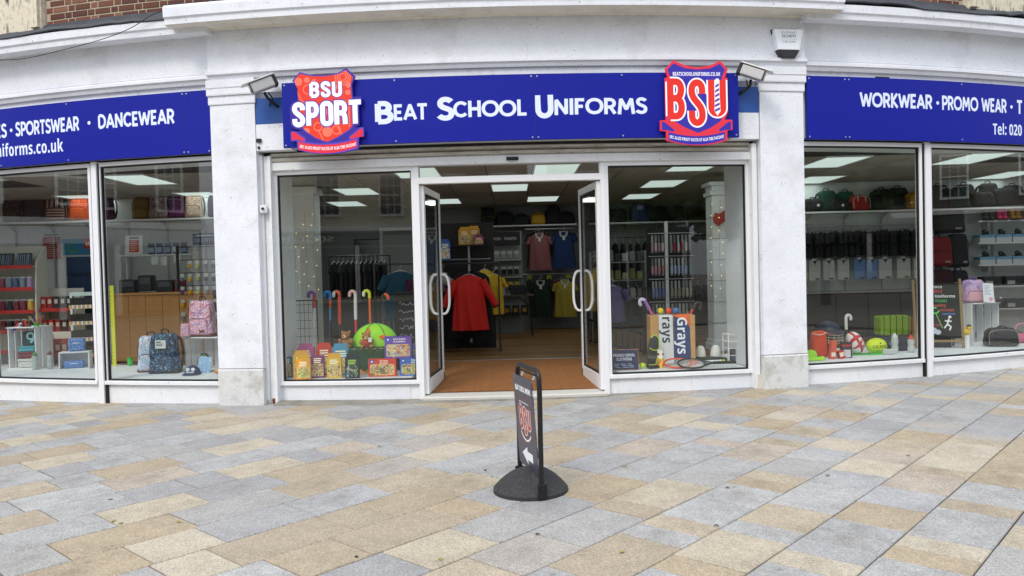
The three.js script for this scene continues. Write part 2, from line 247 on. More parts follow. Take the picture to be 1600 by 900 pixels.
  // end piers beyond the side windows
  for (const [s0, s1] of [[-8.6, -7.75], [7.5, 8.6]]) part(shop, 'pilaster', sweep(s0, s1, [[-0.3, -0.1], [0.05, -0.1], [0.05, 2.76], [-0.3, 2.76]]), MT.paint);
  // window bays
  function windowBay(s0, s1, y0, y1, o, opt = {}) {
    const w = new THREE.Group(); w.name = 'window'; shop.add(w);
    const fw = opt.fw || 0.035;
    part(w, 'head_rail', arc(s0, s1, y1 - 0.045, y1, o - 0.05, o + 0.02), MT.alu);
    part(w, 'bottom_rail', arc(s0, s1, y0, y0 + 0.045, o - 0.05, o + 0.03), MT.paint2);
    part(w, 'bead', arc(s0, s1, y0 + 0.045, y0 + 0.062, o - 0.03, o + 0.005), MT.gasket); part(w, 'bead', arc(s0, s1, y1 - 0.062, y1 - 0.045, o - 0.03, o + 0.005), MT.gasket);
    for (const [a, b] of [[s0, s0 + fw], [s1 - fw, s1]]) part(w, 'jamb', arc(a, b, y0 + 0.045, y1 - 0.045, o - 0.05, o + 0.018), MT.alu);
    for (const [a, b] of [[s0 + fw, s0 + fw + 0.012], [s1 - fw - 0.012, s1 - fw]]) part(w, 'gasket', arc(a, b, y0 + 0.05, y1 - 0.05, o - 0.03, o + 0.002), MT.gasket);
    const A = F(s0 + fw, o - 0.012), B = F(s1 - fw, o - 0.012), L = A.distanceTo(B), pane = part(w, 'pane', new THREE.BoxGeometry(L, y1 - y0 - 0.09, 0.008), MT.glass, [(A.x + B.x) / 2, (y0 + y1) / 2, (A.z + B.z) / 2]);
    pane.rotation.y = Math.atan2(-(B.z - A.z), B.x - A.x);
    return w;
  }
  const riser = (s0, s1, o, y) => part(shop, 'stall_riser', arc(s0, s1, -0.08, y, o - 0.06, o - 0.012), MT.paint2);
  for (const [s0, s1] of [[-7.75, -6.28], [-6.27, -4.69], [-4.59, -3.08], [3.41, 5.0], [5.1, 7.5]]) { windowBay(s0, s1, 0.19, 2.725, -0.05); riser(s0, s1, -0.05, 0.19); }
  for (const [s0, s1] of [[-4.69, -4.59], [5.0, 5.1]]) { const m = part(shop, 'mullion', arc(s0 + 0.03, s1, -0.08, 2.735, -0.11, -0.01), MT.alu); part(m, 'gasket', arc(s0 < 0 ? s1 : s0 + 0.005, s0 < 0 ? s1 + 0.025 : s0 + 0.03, -0.07, 2.72, -0.1, -0.03), MT.gasket); }
  // middle bay, set back behind the shutter
  windowBay(-2.44, -0.87, 0.175, 2.53, -0.12); riser(-2.44, -0.87, -0.12, 0.175);
  windowBay(1.2, 2.825, 0.175, 2.53, -0.12); riser(1.2, 2.825, -0.12, 0.175);
  for (const [s0, s1] of [[-0.872, -0.82], [1.15, 1.202]]) part(shop, 'door_post', arc(s0, s1, -0.03, 2.53, -0.19, -0.09), MT.alu);
  part(shop, 'transom', arc(-0.82, 1.15, 2.335, 2.405, -0.18, -0.09), MT.alu);
  { const A = F(-0.82, -0.13), B = F(1.15, -0.13), p = part(shop, 'transom_pane', new THREE.BoxGeometry(A.distanceTo(B), 0.125, 0.008), MT.glass, [(A.x + B.x) / 2, 2.467, (A.z + B.z) / 2]); p.rotation.y = Math.atan2(-(B.z - A.z), B.x - A.x); }
  const head = part(shop, 'shutter_housing', arc(-2.5, 2.86, 2.53, 2.615, -0.18, -0.055), MT.paint2);
  part(head, 'roller_slot', sweep(-2.46, 2.83, [[-0.2, 2.62], [-0.09, 2.618], [-0.055, 2.64], [-0.055, 2.662], [-0.11, 2.672], [-0.075, 2.69], [-0.07, 2.715], [-0.12, 2.73], [-0.2, 2.74]]), MT.grime);
  const rustM = tex(blobTex('#b8a592', ['#7a4a2c', '#5c3420', '#9a6a44', '#d0c4b6', '#8a5a3a'], 200, 4, 20), 0.95);
  for (const [s0, s1] of [[-2.585, -2.44], [2.825, 2.96]]) {
    const gd = part(shop, 'shutter_guide', arc(s0, s0 + 0.055, -0.08, 2.7, -0.18, -0.01), MT.paint2);
    part(gd, 'guide_channel', arc(s0 + 0.058, s1 - 0.03, -0.08, 2.69, -0.18, -0.045), MT.paint2); part(gd, 'guide_lip', arc(s1 - 0.028, s1, -0.08, 2.69, -0.18, -0.02), MT.paint2);
    part(gd, 'rust_patch', arc(s0 + 0.012, s0 + 0.05, -0.05, 0.03, -0.03, -0.006), rustM); part(gd, 'rust_patch', arc(s0 + 0.07, s0 + 0.115, -0.05, 0.045, -0.06, -0.041), rustM);
    if (s0 > 0) part(gd, 'bolt_plate', [arc(s0 + 0.02, s0 + 0.1, 0.0, 0.17, -0.02, 0.008)], MT.grime);
  }
  // boxes at the two ends of the middle sign
  for (const [s0, s1, lo] of [[-2.555, -2.16, 2.735], [2.56, 2.885, 2.735]]) { const b = part(shop, 'shutter_end_box', arc(s0, s1, lo, 3.02, -0.1, 0.05), MT.paint); part(b, 'blue_backing_board', arc(s0, s1, 3.022, 3.3, -0.1, 0.045), C('#1c4f9e', 0.45)); part(b, 'bracket', [arc(s0 + 0.01, s0 + 0.06, lo + 0.09, lo + 0.13, 0.05, 0.075), arc(s0 + 0.02, s0 + 0.04, lo + 0.02, lo + 0.05, 0.05, 0.07)], MT.black); }
  // hanging brackets of the middle sign
  for (const s of [-1.2, -0.15, 1.0]) part(shop, 'sign_strap', arc(s, s + 0.022, 3.36, 3.53, 0.0, 0.04), C('#6b6a66', 0.7));
  part(shop, 'wall', sweep(-3.06, 3.4, [[0.0, 3.36], [0.055, 3.36], [0.055, 3.512], [0.0, 3.512]]), MT.paint);
  // doorstep
  part(shop, 'doorstep', sweep(-0.83, 1.16, [[-0.28, -0.06], [-0.02, -0.06], [-0.015, 0.03], [-0.03, 0.04], [-0.28, 0.046]]), C('#c6c3bc', 0.55, 0, { ...bumped(0.003) }));
  part(shop, 'concrete_apron', sweep(-2.44, 2.82, [[-0.18, -0.08], [0.1, -0.08], [0.1, -0.006], [0.06, 0.006], [-0.18, 0.012]]), tex(T.plinth.clone(), 0.95, { color: '#a9a49a', ...bumped(0.01) }));
  part(shop, 'door_sensor', [rb(0.13, 0.035, 0.05, 0.01), bx(0.05, 0.012, 0.02, 0.03, 0.01, 0.025)], MT.black).position.copy(F(0.2, -0.04, 2.555));
  { const k = part(shop, 'key_switch', rb(0.08, 0.085, 0.05, 0.008), MT.paint2); k.position.copy(F(-2.515, 0.01, 2.07)); part(k, 'lock', cy(0.014, 0.014, 0.02, 0, 0, 0).rotateX(Math.PI / 2).translate(0, 0.045, 0.03), MT.black); }
  // doors, both swung inwards
  function door(hx, hz, turn, dir) {
    const d = new THREE.Group(); d.name = 'door'; d.position.set(hx, 0.055, hz); d.rotation.y = turn; shop.add(d);
    const W = 0.98, H = 2.27, x = (a) => a * dir;
    part(d, 'stile', rb(0.075, H, 0.05, 0.006, x(0.0375)), MT.alu); part(d, 'stile', rb(0.075, H, 0.05, 0.006, x(W - 0.0375)), MT.alu);
    part(d, 'rail', rb(W - 0.155, 0.075, 0.048, 0.005, x(W / 2), H - 0.076), MT.alu); part(d, 'rail', rb(W - 0.155, 0.16, 0.048, 0.005, x(W / 2), 0.001), MT.alu);
    part(d, 'glazing_bead', [bx(0.016, H - 0.236, 0.03, x(0.083), 0.162), bx(0.016, H - 0.236, 0.03, x(W - 0.083), 0.162), bx(W - 0.19, 0.014, 0.03, x(W / 2), 0.162), bx(W - 0.19, 0.014, 0.03, x(W / 2), H - 0.091)], MT.gasket);
    part(d, 'pane', new THREE.BoxGeometry(W - 0.166, H - 0.25, 0.008).translate(x(W / 2), 0.165 + (H - 0.25) / 2, 0), MT.glass);
    for (const zz of [-1, 1]) { const xx = x(W - 0.04); part(d, 'handle', tube([[xx, 0.82, zz * 0.024], [xx, 0.83, zz * 0.07], [xx, 0.9, zz * 0.105], [xx, 1.06, zz * 0.115], [xx, 1.22, zz * 0.105], [xx, 1.29, zz * 0.07], [xx, 1.3, zz * 0.024]], 0.015, 30, 10), MT.white); }
    part(d, 'lock_plate', bx(0.05, 0.1, 0.056, x(W - 0.0375), 0.02), C('#55565a', 0.4, 0.7));
  }
  door(-0.955, -0.16, Math.PI / 2 - 0.09, 1); door(0.965, -0.16, -Math.PI / 2 + 0.12, -1);
  // drooping cable under the left cornice
  part(shop, 'cable', tube([[-6.3, 3.92], [-5.8, 3.925], [-5.22, 3.887], [-4.685, 3.921], [-4.175, 3.987], [-3.8, 4.08], [-3.545, 4.182], [-3.42, 4.215]].map(([s, y], i) => { const p = F(s, i > 2 ? 0.31 + (i > 5 ? 0.02 : 0) : 0.25 + i * 0.02, y); return [p.x, p.y, p.z]; }), 0.0045, 60, 6), MT.black);
  part(shop, 'sign_top_clip', [arc(4.33, 4.5, 3.43, 3.445, 0.02, 0.05)], MT.black);
}

// ---------------------------------------------------------------- shop interior shell
{
  const dimmedWall = tex(T.paint2, 0.8, { color: '#8a8c8a' });  // wall paint darkened to stand for the weaker light further in
  const wl = (name, x0, x1, z0, z1, y1 = 2.74) => struct(name, boxUV(new THREE.BoxGeometry(Math.abs(x1 - x0), y1 + 0.12, Math.abs(z1 - z0)).translate((x0 + x1) / 2, (y1 - 0.12) / 2, (z0 + z1) / 2)), /inner|wall_back$/.test(name) ? dimmedWall : MT.wall);
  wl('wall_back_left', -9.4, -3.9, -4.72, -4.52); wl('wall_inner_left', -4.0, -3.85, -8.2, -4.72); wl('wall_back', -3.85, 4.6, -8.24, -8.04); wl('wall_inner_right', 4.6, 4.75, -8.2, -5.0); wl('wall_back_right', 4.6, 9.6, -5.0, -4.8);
  wl('wall_side_left', -9.4, -9.2, -4.52, -2.0); wl('wall_side_right', 9.4, 9.6, -4.8, -2.0); 
  const planks = dataTex(512, (u, v) => { const row = Math.floor(v * 8), g = (n64(u * 0.3 + row * 0.13, v * 2) - 0.5) * 26 + (n256(u * 0.25, v) - 0.5) * 20 + (n8(row * 0.125, 0.3) - 0.5) * 36, j = (v * 8) % 1 < 0.03 ? -40 : 0; return [clamp(122 + g + j), clamp(88 + g * 0.9 + j), clamp(52 + g * 0.7 + j)]; }, true, 0.8);
  const fl = new THREE.Shape(); fl.moveTo(-9.4, 8.2); fl.lineTo(9.6, 8.2); for (const a of [8.2, 6, 4, 2.6]) { const p = F(a, -0.4); fl.lineTo(p.x, -p.z); } fl.lineTo(2.2, 2.3); fl.lineTo(-2.2, 2.3); for (const a of [-2.6, -4, -6, -8.2]) { const p = F(a, -0.4); fl.lineTo(p.x, -p.z); }
  struct('shop_floor', boxUV(new THREE.ExtrudeGeometry(fl, { depth: 0.2, bevelEnabled: false }).rotateX(-Math.PI / 2).translate(0, -0.05, 0)), tex(planks, 0.42));
  // coir entrance mat on a gentle ramp, with an edging strip
  const coir = dataTex(256, (u, v) => { const g = (rnd() - 0.5) * 70 + (n32(u, v) - 0.5) * 30; return [clamp(134 + g), clamp(86 + g * 0.8), clamp(42 + g * 0.6)]; }, true, 2.2);
  const ramp = new THREE.BufferGeometry(); const z0 = -0.3, z1 = -2.3, yA = 0.04, yB = 0.152;
  ramp.setAttribute('position', new THREE.Float32BufferAttribute([-2.2, yA, z0, 2.2, yA, z0, 2.2, yB, z1, -2.2, yA, z0, 2.2, yB, z1, -2.2, yB, z1, -2.2, -0.06, z0, 2.2, -0.06, z0, 2.2, yA, z0, -2.2, -0.06, z0, 2.2, yA, z0, -2.2, yA, z0], 3)); ramp.setAttribute('uv', new THREE.Float32BufferAttribute([-2.2, 0, 2.2, 0, 2.2, 2, -2.2, 0, 2.2, 2, -2.2, 2, 0, 0, 1, 0, 1, 0, 0, 0, 1, 0, 0, 0], 2)); ramp.computeVertexNormals();
  struct('entrance_ramp', ramp, C('#6b5a48', 0.9));
  const L = Math.hypot(z0 - z1, yB - yA), mat = thing('entrance_mat', 'brown coir entrance mat between the open doors', 'mat', [0, (yA + yB) / 2 + 0.004, (z0 + z1) / 2]);
  mat.rotation.x = Math.atan2(yB - yA, z0 - z1);
  part(mat, 'pile', bm(2.0, 0.012, L - 0.04), tex(coir, 0.98, { bumpMap: bumpTex, bumpScale: 0.006 })); part(mat, 'edging_strip', bx(2.0, 0.016, 0.03, 0, 0, -L / 2), MT.aluGrey);
  // window platforms
  const plat = tex(T.paint2.clone(), 0.55, { color: '#fbfcff' });
  for (const [s0, s1, dp] of [[-8.3, -2.62, 1.45], [-2.44, -0.98, 0.85], [1.32, 2.82, 0.85], [2.96, 8.3, 1.45]]) struct('display_platform_' + (s0 < -5 ? 'far_left' : s0 < 0 ? 'left' : s0 < 2 ? 'right' : 'far_right'), sweep(s0, s1, [[-dp, -0.1], [-0.125, -0.1], [-0.125, 0.232], [-dp, 0.232]]), plat);
  // white returns at both ends of the middle windows
  const ret = tex(T.paint2.clone(), 0.6, { color: '#f6f9fb' });
  struct('window_return_left', sweep(-2.6, -2.455, [[-0.62, 0.232], [-0.182, 0.232], [-0.182, 2.66], [-0.62, 2.66]]), ret); struct('window_return_right', sweep(2.835, 2.98, [[-0.75, 0.232], [-0.182, 0.232], [-0.182, 2.66], [-0.75, 2.66]]), ret);
  struct('party_pier_left', sweep(-3.06, -2.6, [[-0.62, 0.15], [-0.31, 0.15], [-0.31, 2.66], [-0.62, 2.66]]), MT.wall); struct('party_pier_right', sweep(2.985, 3.4, [[-0.62, 0.15], [-0.31, 0.15], [-0.31, 2.66], [-0.62, 2.66]]), MT.wall);
  // ceiling: sheet coloured dark as the unlit void, hung tiles, plaster margin and bulkhead along the glass
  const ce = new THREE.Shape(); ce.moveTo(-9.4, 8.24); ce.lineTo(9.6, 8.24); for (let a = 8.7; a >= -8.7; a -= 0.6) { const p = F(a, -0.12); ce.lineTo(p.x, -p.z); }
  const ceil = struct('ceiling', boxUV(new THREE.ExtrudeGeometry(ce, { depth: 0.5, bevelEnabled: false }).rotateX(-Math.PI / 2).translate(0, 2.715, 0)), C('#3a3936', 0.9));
  struct('ceiling_margin', sweep(-8.6, 8.6, [[-0.62, 2.704], [-0.2, 2.704], [-0.2, 2.713], [-0.62, 2.713]]), MT.wall);
  const tileM = ['#c4beb2', '#cbc6bc', '#bdb7ac'].map((c) => tex(T.gran, 0.95, { color: c })), tg = boxUV(new RoundedBoxGeometry(0.597, 0.012, 1.077, 1, 0.003));
  const lit = new Set(), cells = [[-1.52, 1], [0.31, 1], [2.14, 1], [3.97, 1], [-5.18, 1], [5.8, 1], [-0.3, 3], [2.14, 3], [-2.74, 3], [-5.18, 3], [4.58, 3], [-3.35, 5], [-1.52, 5], [0.31, 5], [2.14, 5], [-7.01, 3], [7.63, 3]];
  for (const [x, r] of cells) lit.add(Math.round((x + 9.45) / 0.61) + '_' + r);
  for (let r = 0; r < 7; r++) for (let i = 0; i < 31; i++) {
    const x = -9.45 + i * 0.61 + 0.305, z = -0.41 - r * 1.09 - 0.545; if (lit.has(i + '_' + r)) continue;
    const cr = (a, b) => Math.hypot(x + a - CX, z + b + R); if (Math.max(cr(-0.3, 0.54), cr(0.3, 0.54)) > R - 0.16 || x < -9.2 || x > 9.4) continue;
    if (z < -4.8 && (x < -3.9 || x > 4.7)) continue;
    part(ceil, 'ceiling_tile', tg, tileM[Math.floor(rnd() * 3)], [x, 2.702, z]);
  }
  for (const [x, r] of cells) {
    const px = -9.45 + Math.round((x + 9.45) / 0.61) * 0.61 + 0.305, z = -0.41 - r * 1.09 - 0.545;
    const t = thing('ceiling_light', 'flat rectangular light panel glowing in the tiled shop ceiling', 'ceiling light', [px, 2.69, z], 0, 'ceiling light panels');
    part(t, 'trim', [bx(0.6, 0.016, 0.022, 0, 0, 0.53), bx(0.6, 0.016, 0.022, 0, 0, -0.53), bx(0.022, 0.016, 1.036, 0.289), bx(0.022, 0.016, 1.036, -0.289)], MT.white);
    part(t, 'diffuser', bx(0.555, 0.008, 1.037, 0, 0.006), new THREE.MeshStandardMaterial({ color: '#dfe6e4', roughness: 0.5, emissive: '#e6fbf4', emissiveIntensity: 0.4 }));
    const l = new THREE.RectAreaLight('#f4fffb', 1.5, 0.54, 1.02); l.position.set(px, 2.68, z); l.lookAt(px, 0, z); scene.add(l);
  }
}

// ---------------------------------------------------------------- lettering
const GL = { A: [0.8, 'M.06 .97L.4 .06L.74 .97M.2 .68H.6'], B: [0.68, 'M.12 .1V.9M.12 .1H.32C.6 .1 .6 .48 .32 .48H.12M.32 .48C.68 .48 .68 .9 .32 .9H.12'], C: [0.78, 'M.72 .24C.5 -.02 .1 .12 .1 .5C.1 .88 .5 1.02 .72 .76'], D: [0.78, 'M.12 .1V.9M.12 .1H.3C.84 .1 .84 .9 .3 .9H.12'], E: [0.6, 'M.54 .1H.12V.9H.54M.12 .5H.48'], F: [0.58, 'M.54 .1H.12V1M.12 .5H.47'], H: [0.76, 'M.12 0V1M.64 0V1M.12 .5H.64'], I: [0.24, 'M.12 0V1'], K: [0.7, 'M.12 0V1M.6 .03L.18 .52L.64 .97'], L: [0.56, 'M.12 0V.9H.54'], M: [0.98, 'M.1 1L.2 .06L.49 .7L.78 .06L.88 1'], N: [0.78, 'M.12 1V.08L.66 .92V0'], O: [0.94, 'M.47 .1C1 .1 1 .9 .47 .9C-.06 .9 -.06 .1 .47 .1Z'], P: [0.64, 'M.12 1V.1H.32C.68 .1 .68 .58 .32 .58H.12'], R: [0.7, 'M.12 1V.1H.32C.66 .1 .66 .56 .32 .56H.12M.36 .56L.62 .97'], S: [0.64, 'M.55 .2C.4 .02 .1 .06 .12 .29C.15 .52 .56 .46 .55 .71C.54 .96 .2 .98 .06 .79'], T: [0.64, 'M.02 .1H.62M.32 .1V1'], U: [0.76, 'M.12 0V.6C.12 1.02 .64 1.02 .64 .6V0'], W: [1.08, 'M.05 .02L.3 .94L.54 .14L.78 .94L1.03 .02'], '·': [0.34, 'M.12 .55H.22'], ' ': [0.3, ''] };
function letters(g, str, x, y, h, wx, lw, col, jig = 0) { // strokes font; x,y = top left; returns the pen position
  g.strokeStyle = col; g.lineJoin = 'miter'; g.miterLimit = 1.6; g.lineCap = 'butt';
  for (const ch of str) { const [w, d] = GL[ch]; g.save(); g.translate(x, y + (jig ? rr(-jig, jig) * h : 0)); if (jig) g.rotate(rr(-jig, jig)); g.scale(h * wx, h); g.lineWidth = lw; if (d) g.stroke(new Path2D(d)); g.restore(); x += (w + 0.04) * h * wx; }
  return x;
}
const wide = (str, h, wx) => [...str].reduce((a, ch) => a + (GL[ch][0] + 0.04) * h * wx, 0);
function fit(g, str, x0, x1, y, h, lw, col, jig = 0) { const w = wide(str, h, 1); letters(g, str, x0, y, h, (x1 - x0) / w, lw, col, jig); }
function say(g, str, x, y, h, col, sx = 1, font = 'bold', fam = 'sans-serif', align = 'left') { g.save(); g.translate(x, y); g.scale(sx, 1); g.font = `${font} ${h}px ${fam}`; g.fillStyle = col; g.textAlign = align; g.textBaseline = 'alphabetic'; g.fillText(str, 0, 0); g.restore(); }

// ---------------------------------------------------------------- fascia signs
const BLUE = '#121d92', PALE = '#dfe8fb';
function fascia(s0, s1, y0, y1, o, label, draw, px) {
  const t = thing('fascia_sign', label, 'shop sign');
  const W = Math.round((s1 - s0) * px), H = Math.round((y1 - y0) * px);
  const map = canvas(W, H, (g) => { g.fillStyle = BLUE; g.fillRect(0, 0, W, H); draw(g, (s) => (s - s0) * px, (y) => (y1 - y) * px, px); });
  part(t, 'panel', sweep(s0, s1, [[o - 0.035, y0], [o, y0], [o, y1], [o - 0.035, y1]]), C('#0e1568', 0.4));
  const face = sweep(s0 + 0.002, s1 - 0.002, [[o - 0.002, y0 + 0.002], [o + 0.003, y0 + 0.002], [o + 0.003, y1 - 0.002], [o - 0.002, y1 - 0.002]]), u = face.attributes.uv;
  for (let i = 0; i < u.count; i++) u.setXY(i, (u.getX(i) - s0) / (s1 - s0), (u.getY(i) - y0) / (y1 - y0));
  part(t, 'printed_face', face, new THREE.MeshPhysicalMaterial({ map, roughness: 0.42, specularIntensity: 0.4 }));
  const scr = new THREE.CylinderGeometry(0.008, 0.009, 0.006, 10).rotateX(Math.PI / 2);
  return { t, screw: (list) => list.forEach(([s, y]) => onF(part(t, 'screw', scr, MT.aluGrey), s, o + 0.005, y)), seam: (s) => part(t, 'panel_joint', arc(s, s + 0.004, y0 + 0.004, y1 - 0.004, o, o + 0.0042), C('#10166a', 0.5)) };
}
{
  const m = fascia(-2.2, 2.6, 2.735, 3.415, 0.17, 'long blue shop sign above the open doors with pale hand drawn lettering', (g, X, Y) => {
    const b = 0.235, s = 0.17, yb = 3.19, ys = 3.152;
    letters(g, 'B', X(-1.215), Y(yb - 0.015), b * 426, 1.2, 0.23, PALE, 0.02); fit(g, 'EAT', X(-1.02), X(-0.66), Y(ys - 0.01), s * 426, 0.2, PALE, 0.015);
    letters(g, 'S', X(-0.565), Y(yb), b * 426, 1.12, 0.23, PALE, 0.02); fit(g, 'CHOOL', X(-0.4), X(0.365), Y(ys), s * 426, 0.2, PALE, 0.015);
    letters(g, 'U', X(0.44), Y(yb + 0.005), b * 426, 1.08, 0.23, PALE, 0.02); fit(g, 'NIFORMS', X(0.64), X(1.62), Y(ys + 0.002), s * 426, 0.2, PALE, 0.015);
  }, 426);
  m.screw([[-2.17, 3.39], [-2.17, 2.76], [-1.0, 3.39], [-1.0, 2.76], [0.41, 3.39], [0.47, 3.39], [0.41, 2.76], [0.47, 2.76], [1.35, 3.39], [1.35, 2.76], [2.57, 3.39], [2.57, 2.76]]); m.seam(0.44);
  const l = fascia(-7.7, -3.065, 2.74, 3.425, 0.05, 'blue shop sign reading sportswear and dancewear over the stationery windows', (g, X, Y) => {
    const h = 0.165; fit(g, 'SPORTSWEAR', X(-5.66), X(-4.73), Y(3.252), h * 430, 0.205, PALE); fit(g, 'DANCEWEAR', X(-4.48), X(-3.5), Y(3.25), h * 430, 0.205, PALE); fit(g, 'ES', X(-5.97), X(-5.79), Y(3.252), h * 430, 0.205, PALE);
    g.fillStyle = PALE; for (const s of [-5.725, -4.6]) { g.beginPath(); g.arc(X(s), Y(3.165), 9, 0, 7); g.fill(); }
    say(g, 'niforms.co.uk', X(-5.98), Y(2.867), 0.2 * 430, PALE, 0.76);
  }, 430);
  l.screw([[-3.1, 3.4], [-3.1, 2.765], [-3.4, 3.4], [-3.35, 3.4], [-3.4, 2.765], [-3.35, 2.765], [-4.9, 3.4], [-4.9, 2.765], [-5.9, 2.765]]); l.seam(-3.375);
  const r = fascia(3.45, 7.6, 2.735, 3.43, 0.05, 'blue shop sign reading workwear and promo wear over the sportswear windows', (g, X, Y) => {
    const h = 0.165; fit(g, 'WORKWEAR', X(4.11), X(5.08), Y(3.265), h * 430, 0.205, PALE); fit(g, 'PROMO', X(5.21), X(5.75), Y(3.263), h * 430, 0.205, PALE); fit(g, 'WEAR', X(5.8), X(6.2), Y(3.262), h * 430, 0.205, PALE); fit(g, 'T', X(6.365), X(6.46), Y(3.262), h * 430, 0.205, PALE);
    g.fillStyle = PALE; for (const s of [5.15, 6.275]) { g.beginPath(); g.arc(X(s), Y(3.175), 9, 0, 7); g.fill(); }
    say(g, 'Tel: 020', X(5.97), Y(2.84), 0.178 * 430, PALE, 0.74);
  }, 430);
  r.screw([[3.48, 3.4], [3.48, 2.765], [3.92, 3.4], [3.97, 3.4], [3.92, 2.765], [3.97, 2.765], [5.5, 3.4], [5.5, 2.765]]);
}
// shield shaped badges standing off the middle sign; outline in drawing units of 1/715 m
function crest(s, y, label, outline, w0, h0, bg, draw) {
  const K = 715, t = thing('crest_sign', label, 'badge sign'); onF(t, s, 0.205, y);
  const P = outline.map(([a, b]) => [(a - w0) / K, (h0 - b) / K]), g = ext(shapeOf(P), 0.018, 0.002, 6);
  const map = canvas(640, 720, (c) => { c.save(); c.translate(320, 360); c.translate(-w0, -h0); c.fillStyle = bg; c.fillRect(w0 - 400, h0 - 400, 800, 800); draw(c); c.restore(); });
  const u = g.attributes.uv, p = g.attributes.position; for (let i = 0; i < u.count; i++) u.setXY(i, (p.getX(i) * K + 320) / 640, (p.getY(i) * K + 360) / 720);
  part(t, 'shield', g, new THREE.MeshPhysicalMaterial({ map, roughness: 0.5, specularIntensity: 0.4 })); part(t, 'standoff', [bx(0.3, 0.03, 0.03, 0, 0.1, -0.016), bx(0.3, 0.03, 0.03, 0, -0.2, -0.016)], MT.aluGrey);
  return t;
}
{
  const poly = (c, pts, col, lw, st) => { c.beginPath(); pts.forEach(([a, b], i) => (i ? c.lineTo(a, b) : c.moveTo(a, b))); c.closePath(); if (col) { c.fillStyle = col; c.fill(); } if (st) { c.strokeStyle = st; c.lineWidth = lw; c.lineJoin = 'round'; c.stroke(); } };
  const fat = { B: 'M0 0H52C92 0 92 64 66 72C98 84 98 150 52 150H0Z', S: 'M92 52V44C92 -14 0 -14 0 40C0 84 60 84 60 110C60 128 34 128 34 108V96H0V108C0 166 94 166 94 106C94 64 34 62 34 40C34 26 60 26 60 42V52Z' };
  // the crests' heavy condensed capitals, drawn as thick strokes
  const hv = (c, ch, x, y, w, h, lw, col) => { const d = { B: 'M0 0V1M0 0H.5C1.1 0 1.1 .46 .5 .48H0M.5 .48C1.14 .5 1.14 1 .5 1H0', S: 'M.98 .28V.18C.98 -.06 .02 -.06 .02 .2C.02 .48 .98 .5 .98 .8C.98 1.06 .02 1.06 .02 .82V.7', U: 'M0 -.06V.8C0 1.07 1 1.07 1 .8V-.06', P: 'M0 1.06V0H.5C1.12 0 1.12 .56 .5 .56H0', O: 'M0 .2C0 -.07 1 -.07 1 .2V.8C1 1.07 0 1.07 0 .8Z', R: 'M0 1.06V0H.5C1.12 0 1.12 .5 .5 .5H0M.5 .5C1 .52 .98 .7 1 1.06', T: 'M-.22 0H1.22M.5 0V1.06' }[ch]; c.save(); const q = new Path2D(); q.addPath(new Path2D(d), new DOMMatrix([w, 0, 0, h, x, y])); c.lineJoin = 'miter'; c.miterLimit = 1.8; c.strokeStyle = col; c.lineWidth = lw; c.stroke(q); c.restore(); };
  const word = (c, str, x, y, w, gap, h, lw, col, sk = 0) => { c.save(); c.translate(x, y); c.transform(1, sk, 0, 1, 0, 0); [...str].forEach((ch, i) => hv(c, ch, i * (w + gap), 0, w, h, lw, col)); c.restore(); };
  const motto = (c, x0, x1, y, sag, col) => { const s = 'ERC ALUIS PROUT VULTIS UT ALIA TIBI FACIANT'; c.save(); c.font = 'bold 28px sans-serif'; c.fillStyle = col; const W = c.measureText(s).width, k = (x1 - x0) / W; let x = x0; for (const ch of s) { const w = c.measureText(ch).width * k, f = (x + w / 2 - (x0 + x1) / 2) / ((x1 - x0) / 2); c.save(); c.translate(x + w / 2, y - sag * f * f); c.rotate(-sag * f / 130); c.scale(k, 1.15); c.textAlign = 'center'; c.fillText(ch, 0, 0); c.restore(); x += w; } c.restore(); };
  const ribbon = (c, xl, xr, y, edge, fill, f2) => { const m = (xl + xr) / 2; for (const d of [-1, 1]) { const X = d < 0 ? xl : xr; poly(c, [[X - d * 0, y], [X + d * -25, y], [m + d * 170, y + 60], [m + d * 170, y + 100], [X - d * 45, y + 70], [X, y + 72]], f2, 10, edge); } c.beginPath(); c.moveTo(xl + 48, y + 72); c.quadraticCurveTo(m, y + 140, xr - 48, y + 72); c.lineTo(xr - 48, y + 142); c.quadraticCurveTo(m, y + 220, xl + 48, y + 142); c.closePath(); c.fillStyle = fill; c.fill(); c.strokeStyle = edge; c.lineWidth = 12; c.stroke(); };
  const tl = (a, d) => a.map(([x, y]) => [x + d[0], y + d[1]]);
  // red badge: BSU SPORT
  const sh = [[370, 186], [455, 208], [560, 216], [660, 205], [728, 176], [782, 236], [762, 290], [768, 380], [790, 560], [745, 620], [660, 670], [567, 710], [478, 675], [400, 620], [350, 560], [352, 380], [346, 300], [322, 240]];
  const o1 = [[370, 178], [455, 203], [560, 213], [660, 200], [728, 164], [796, 230], [770, 290], [774, 380], [840, 380], [838, 440], [816, 442], [816, 592], [780, 606], [849, 606], [849, 676], [811, 680], [806, 768], [690, 790], [570, 797], [450, 786], [334, 756], [332, 692], [286, 690], [287, 618], [330, 618], [380, 612], [330, 602], [290, 575], [284, 430], [320, 396], [348, 390], [352, 300], [313, 240]];
  crest(-1.71, 3.085, 'red shield badge with BSU SPORT in white on the blue sign', o1, 566, 480, '#3d2f9c', (c) => {
    poly(c, sh, '#e8412f'); c.save(); c.beginPath(); sh.forEach(([a, b], i) => (i ? c.lineTo(a, b) : c.moveTo(a, b))); c.clip();
    c.fillStyle = '#f07a64'; c.strokeStyle = '#f07a64'; c.lineWidth = 9; for (const [x, y, r] of [[360, 250, 30], [425, 240, 22], [570, 630, 38], [740, 290, 22], [735, 345, 20], [410, 620, 26], [480, 250, 16], [650, 300, 18], [560, 480, 24], [460, 450, 26], [700, 430, 30]]) { c.beginPath(); c.arc(x, y, r, 0, 7); c.fill(); }
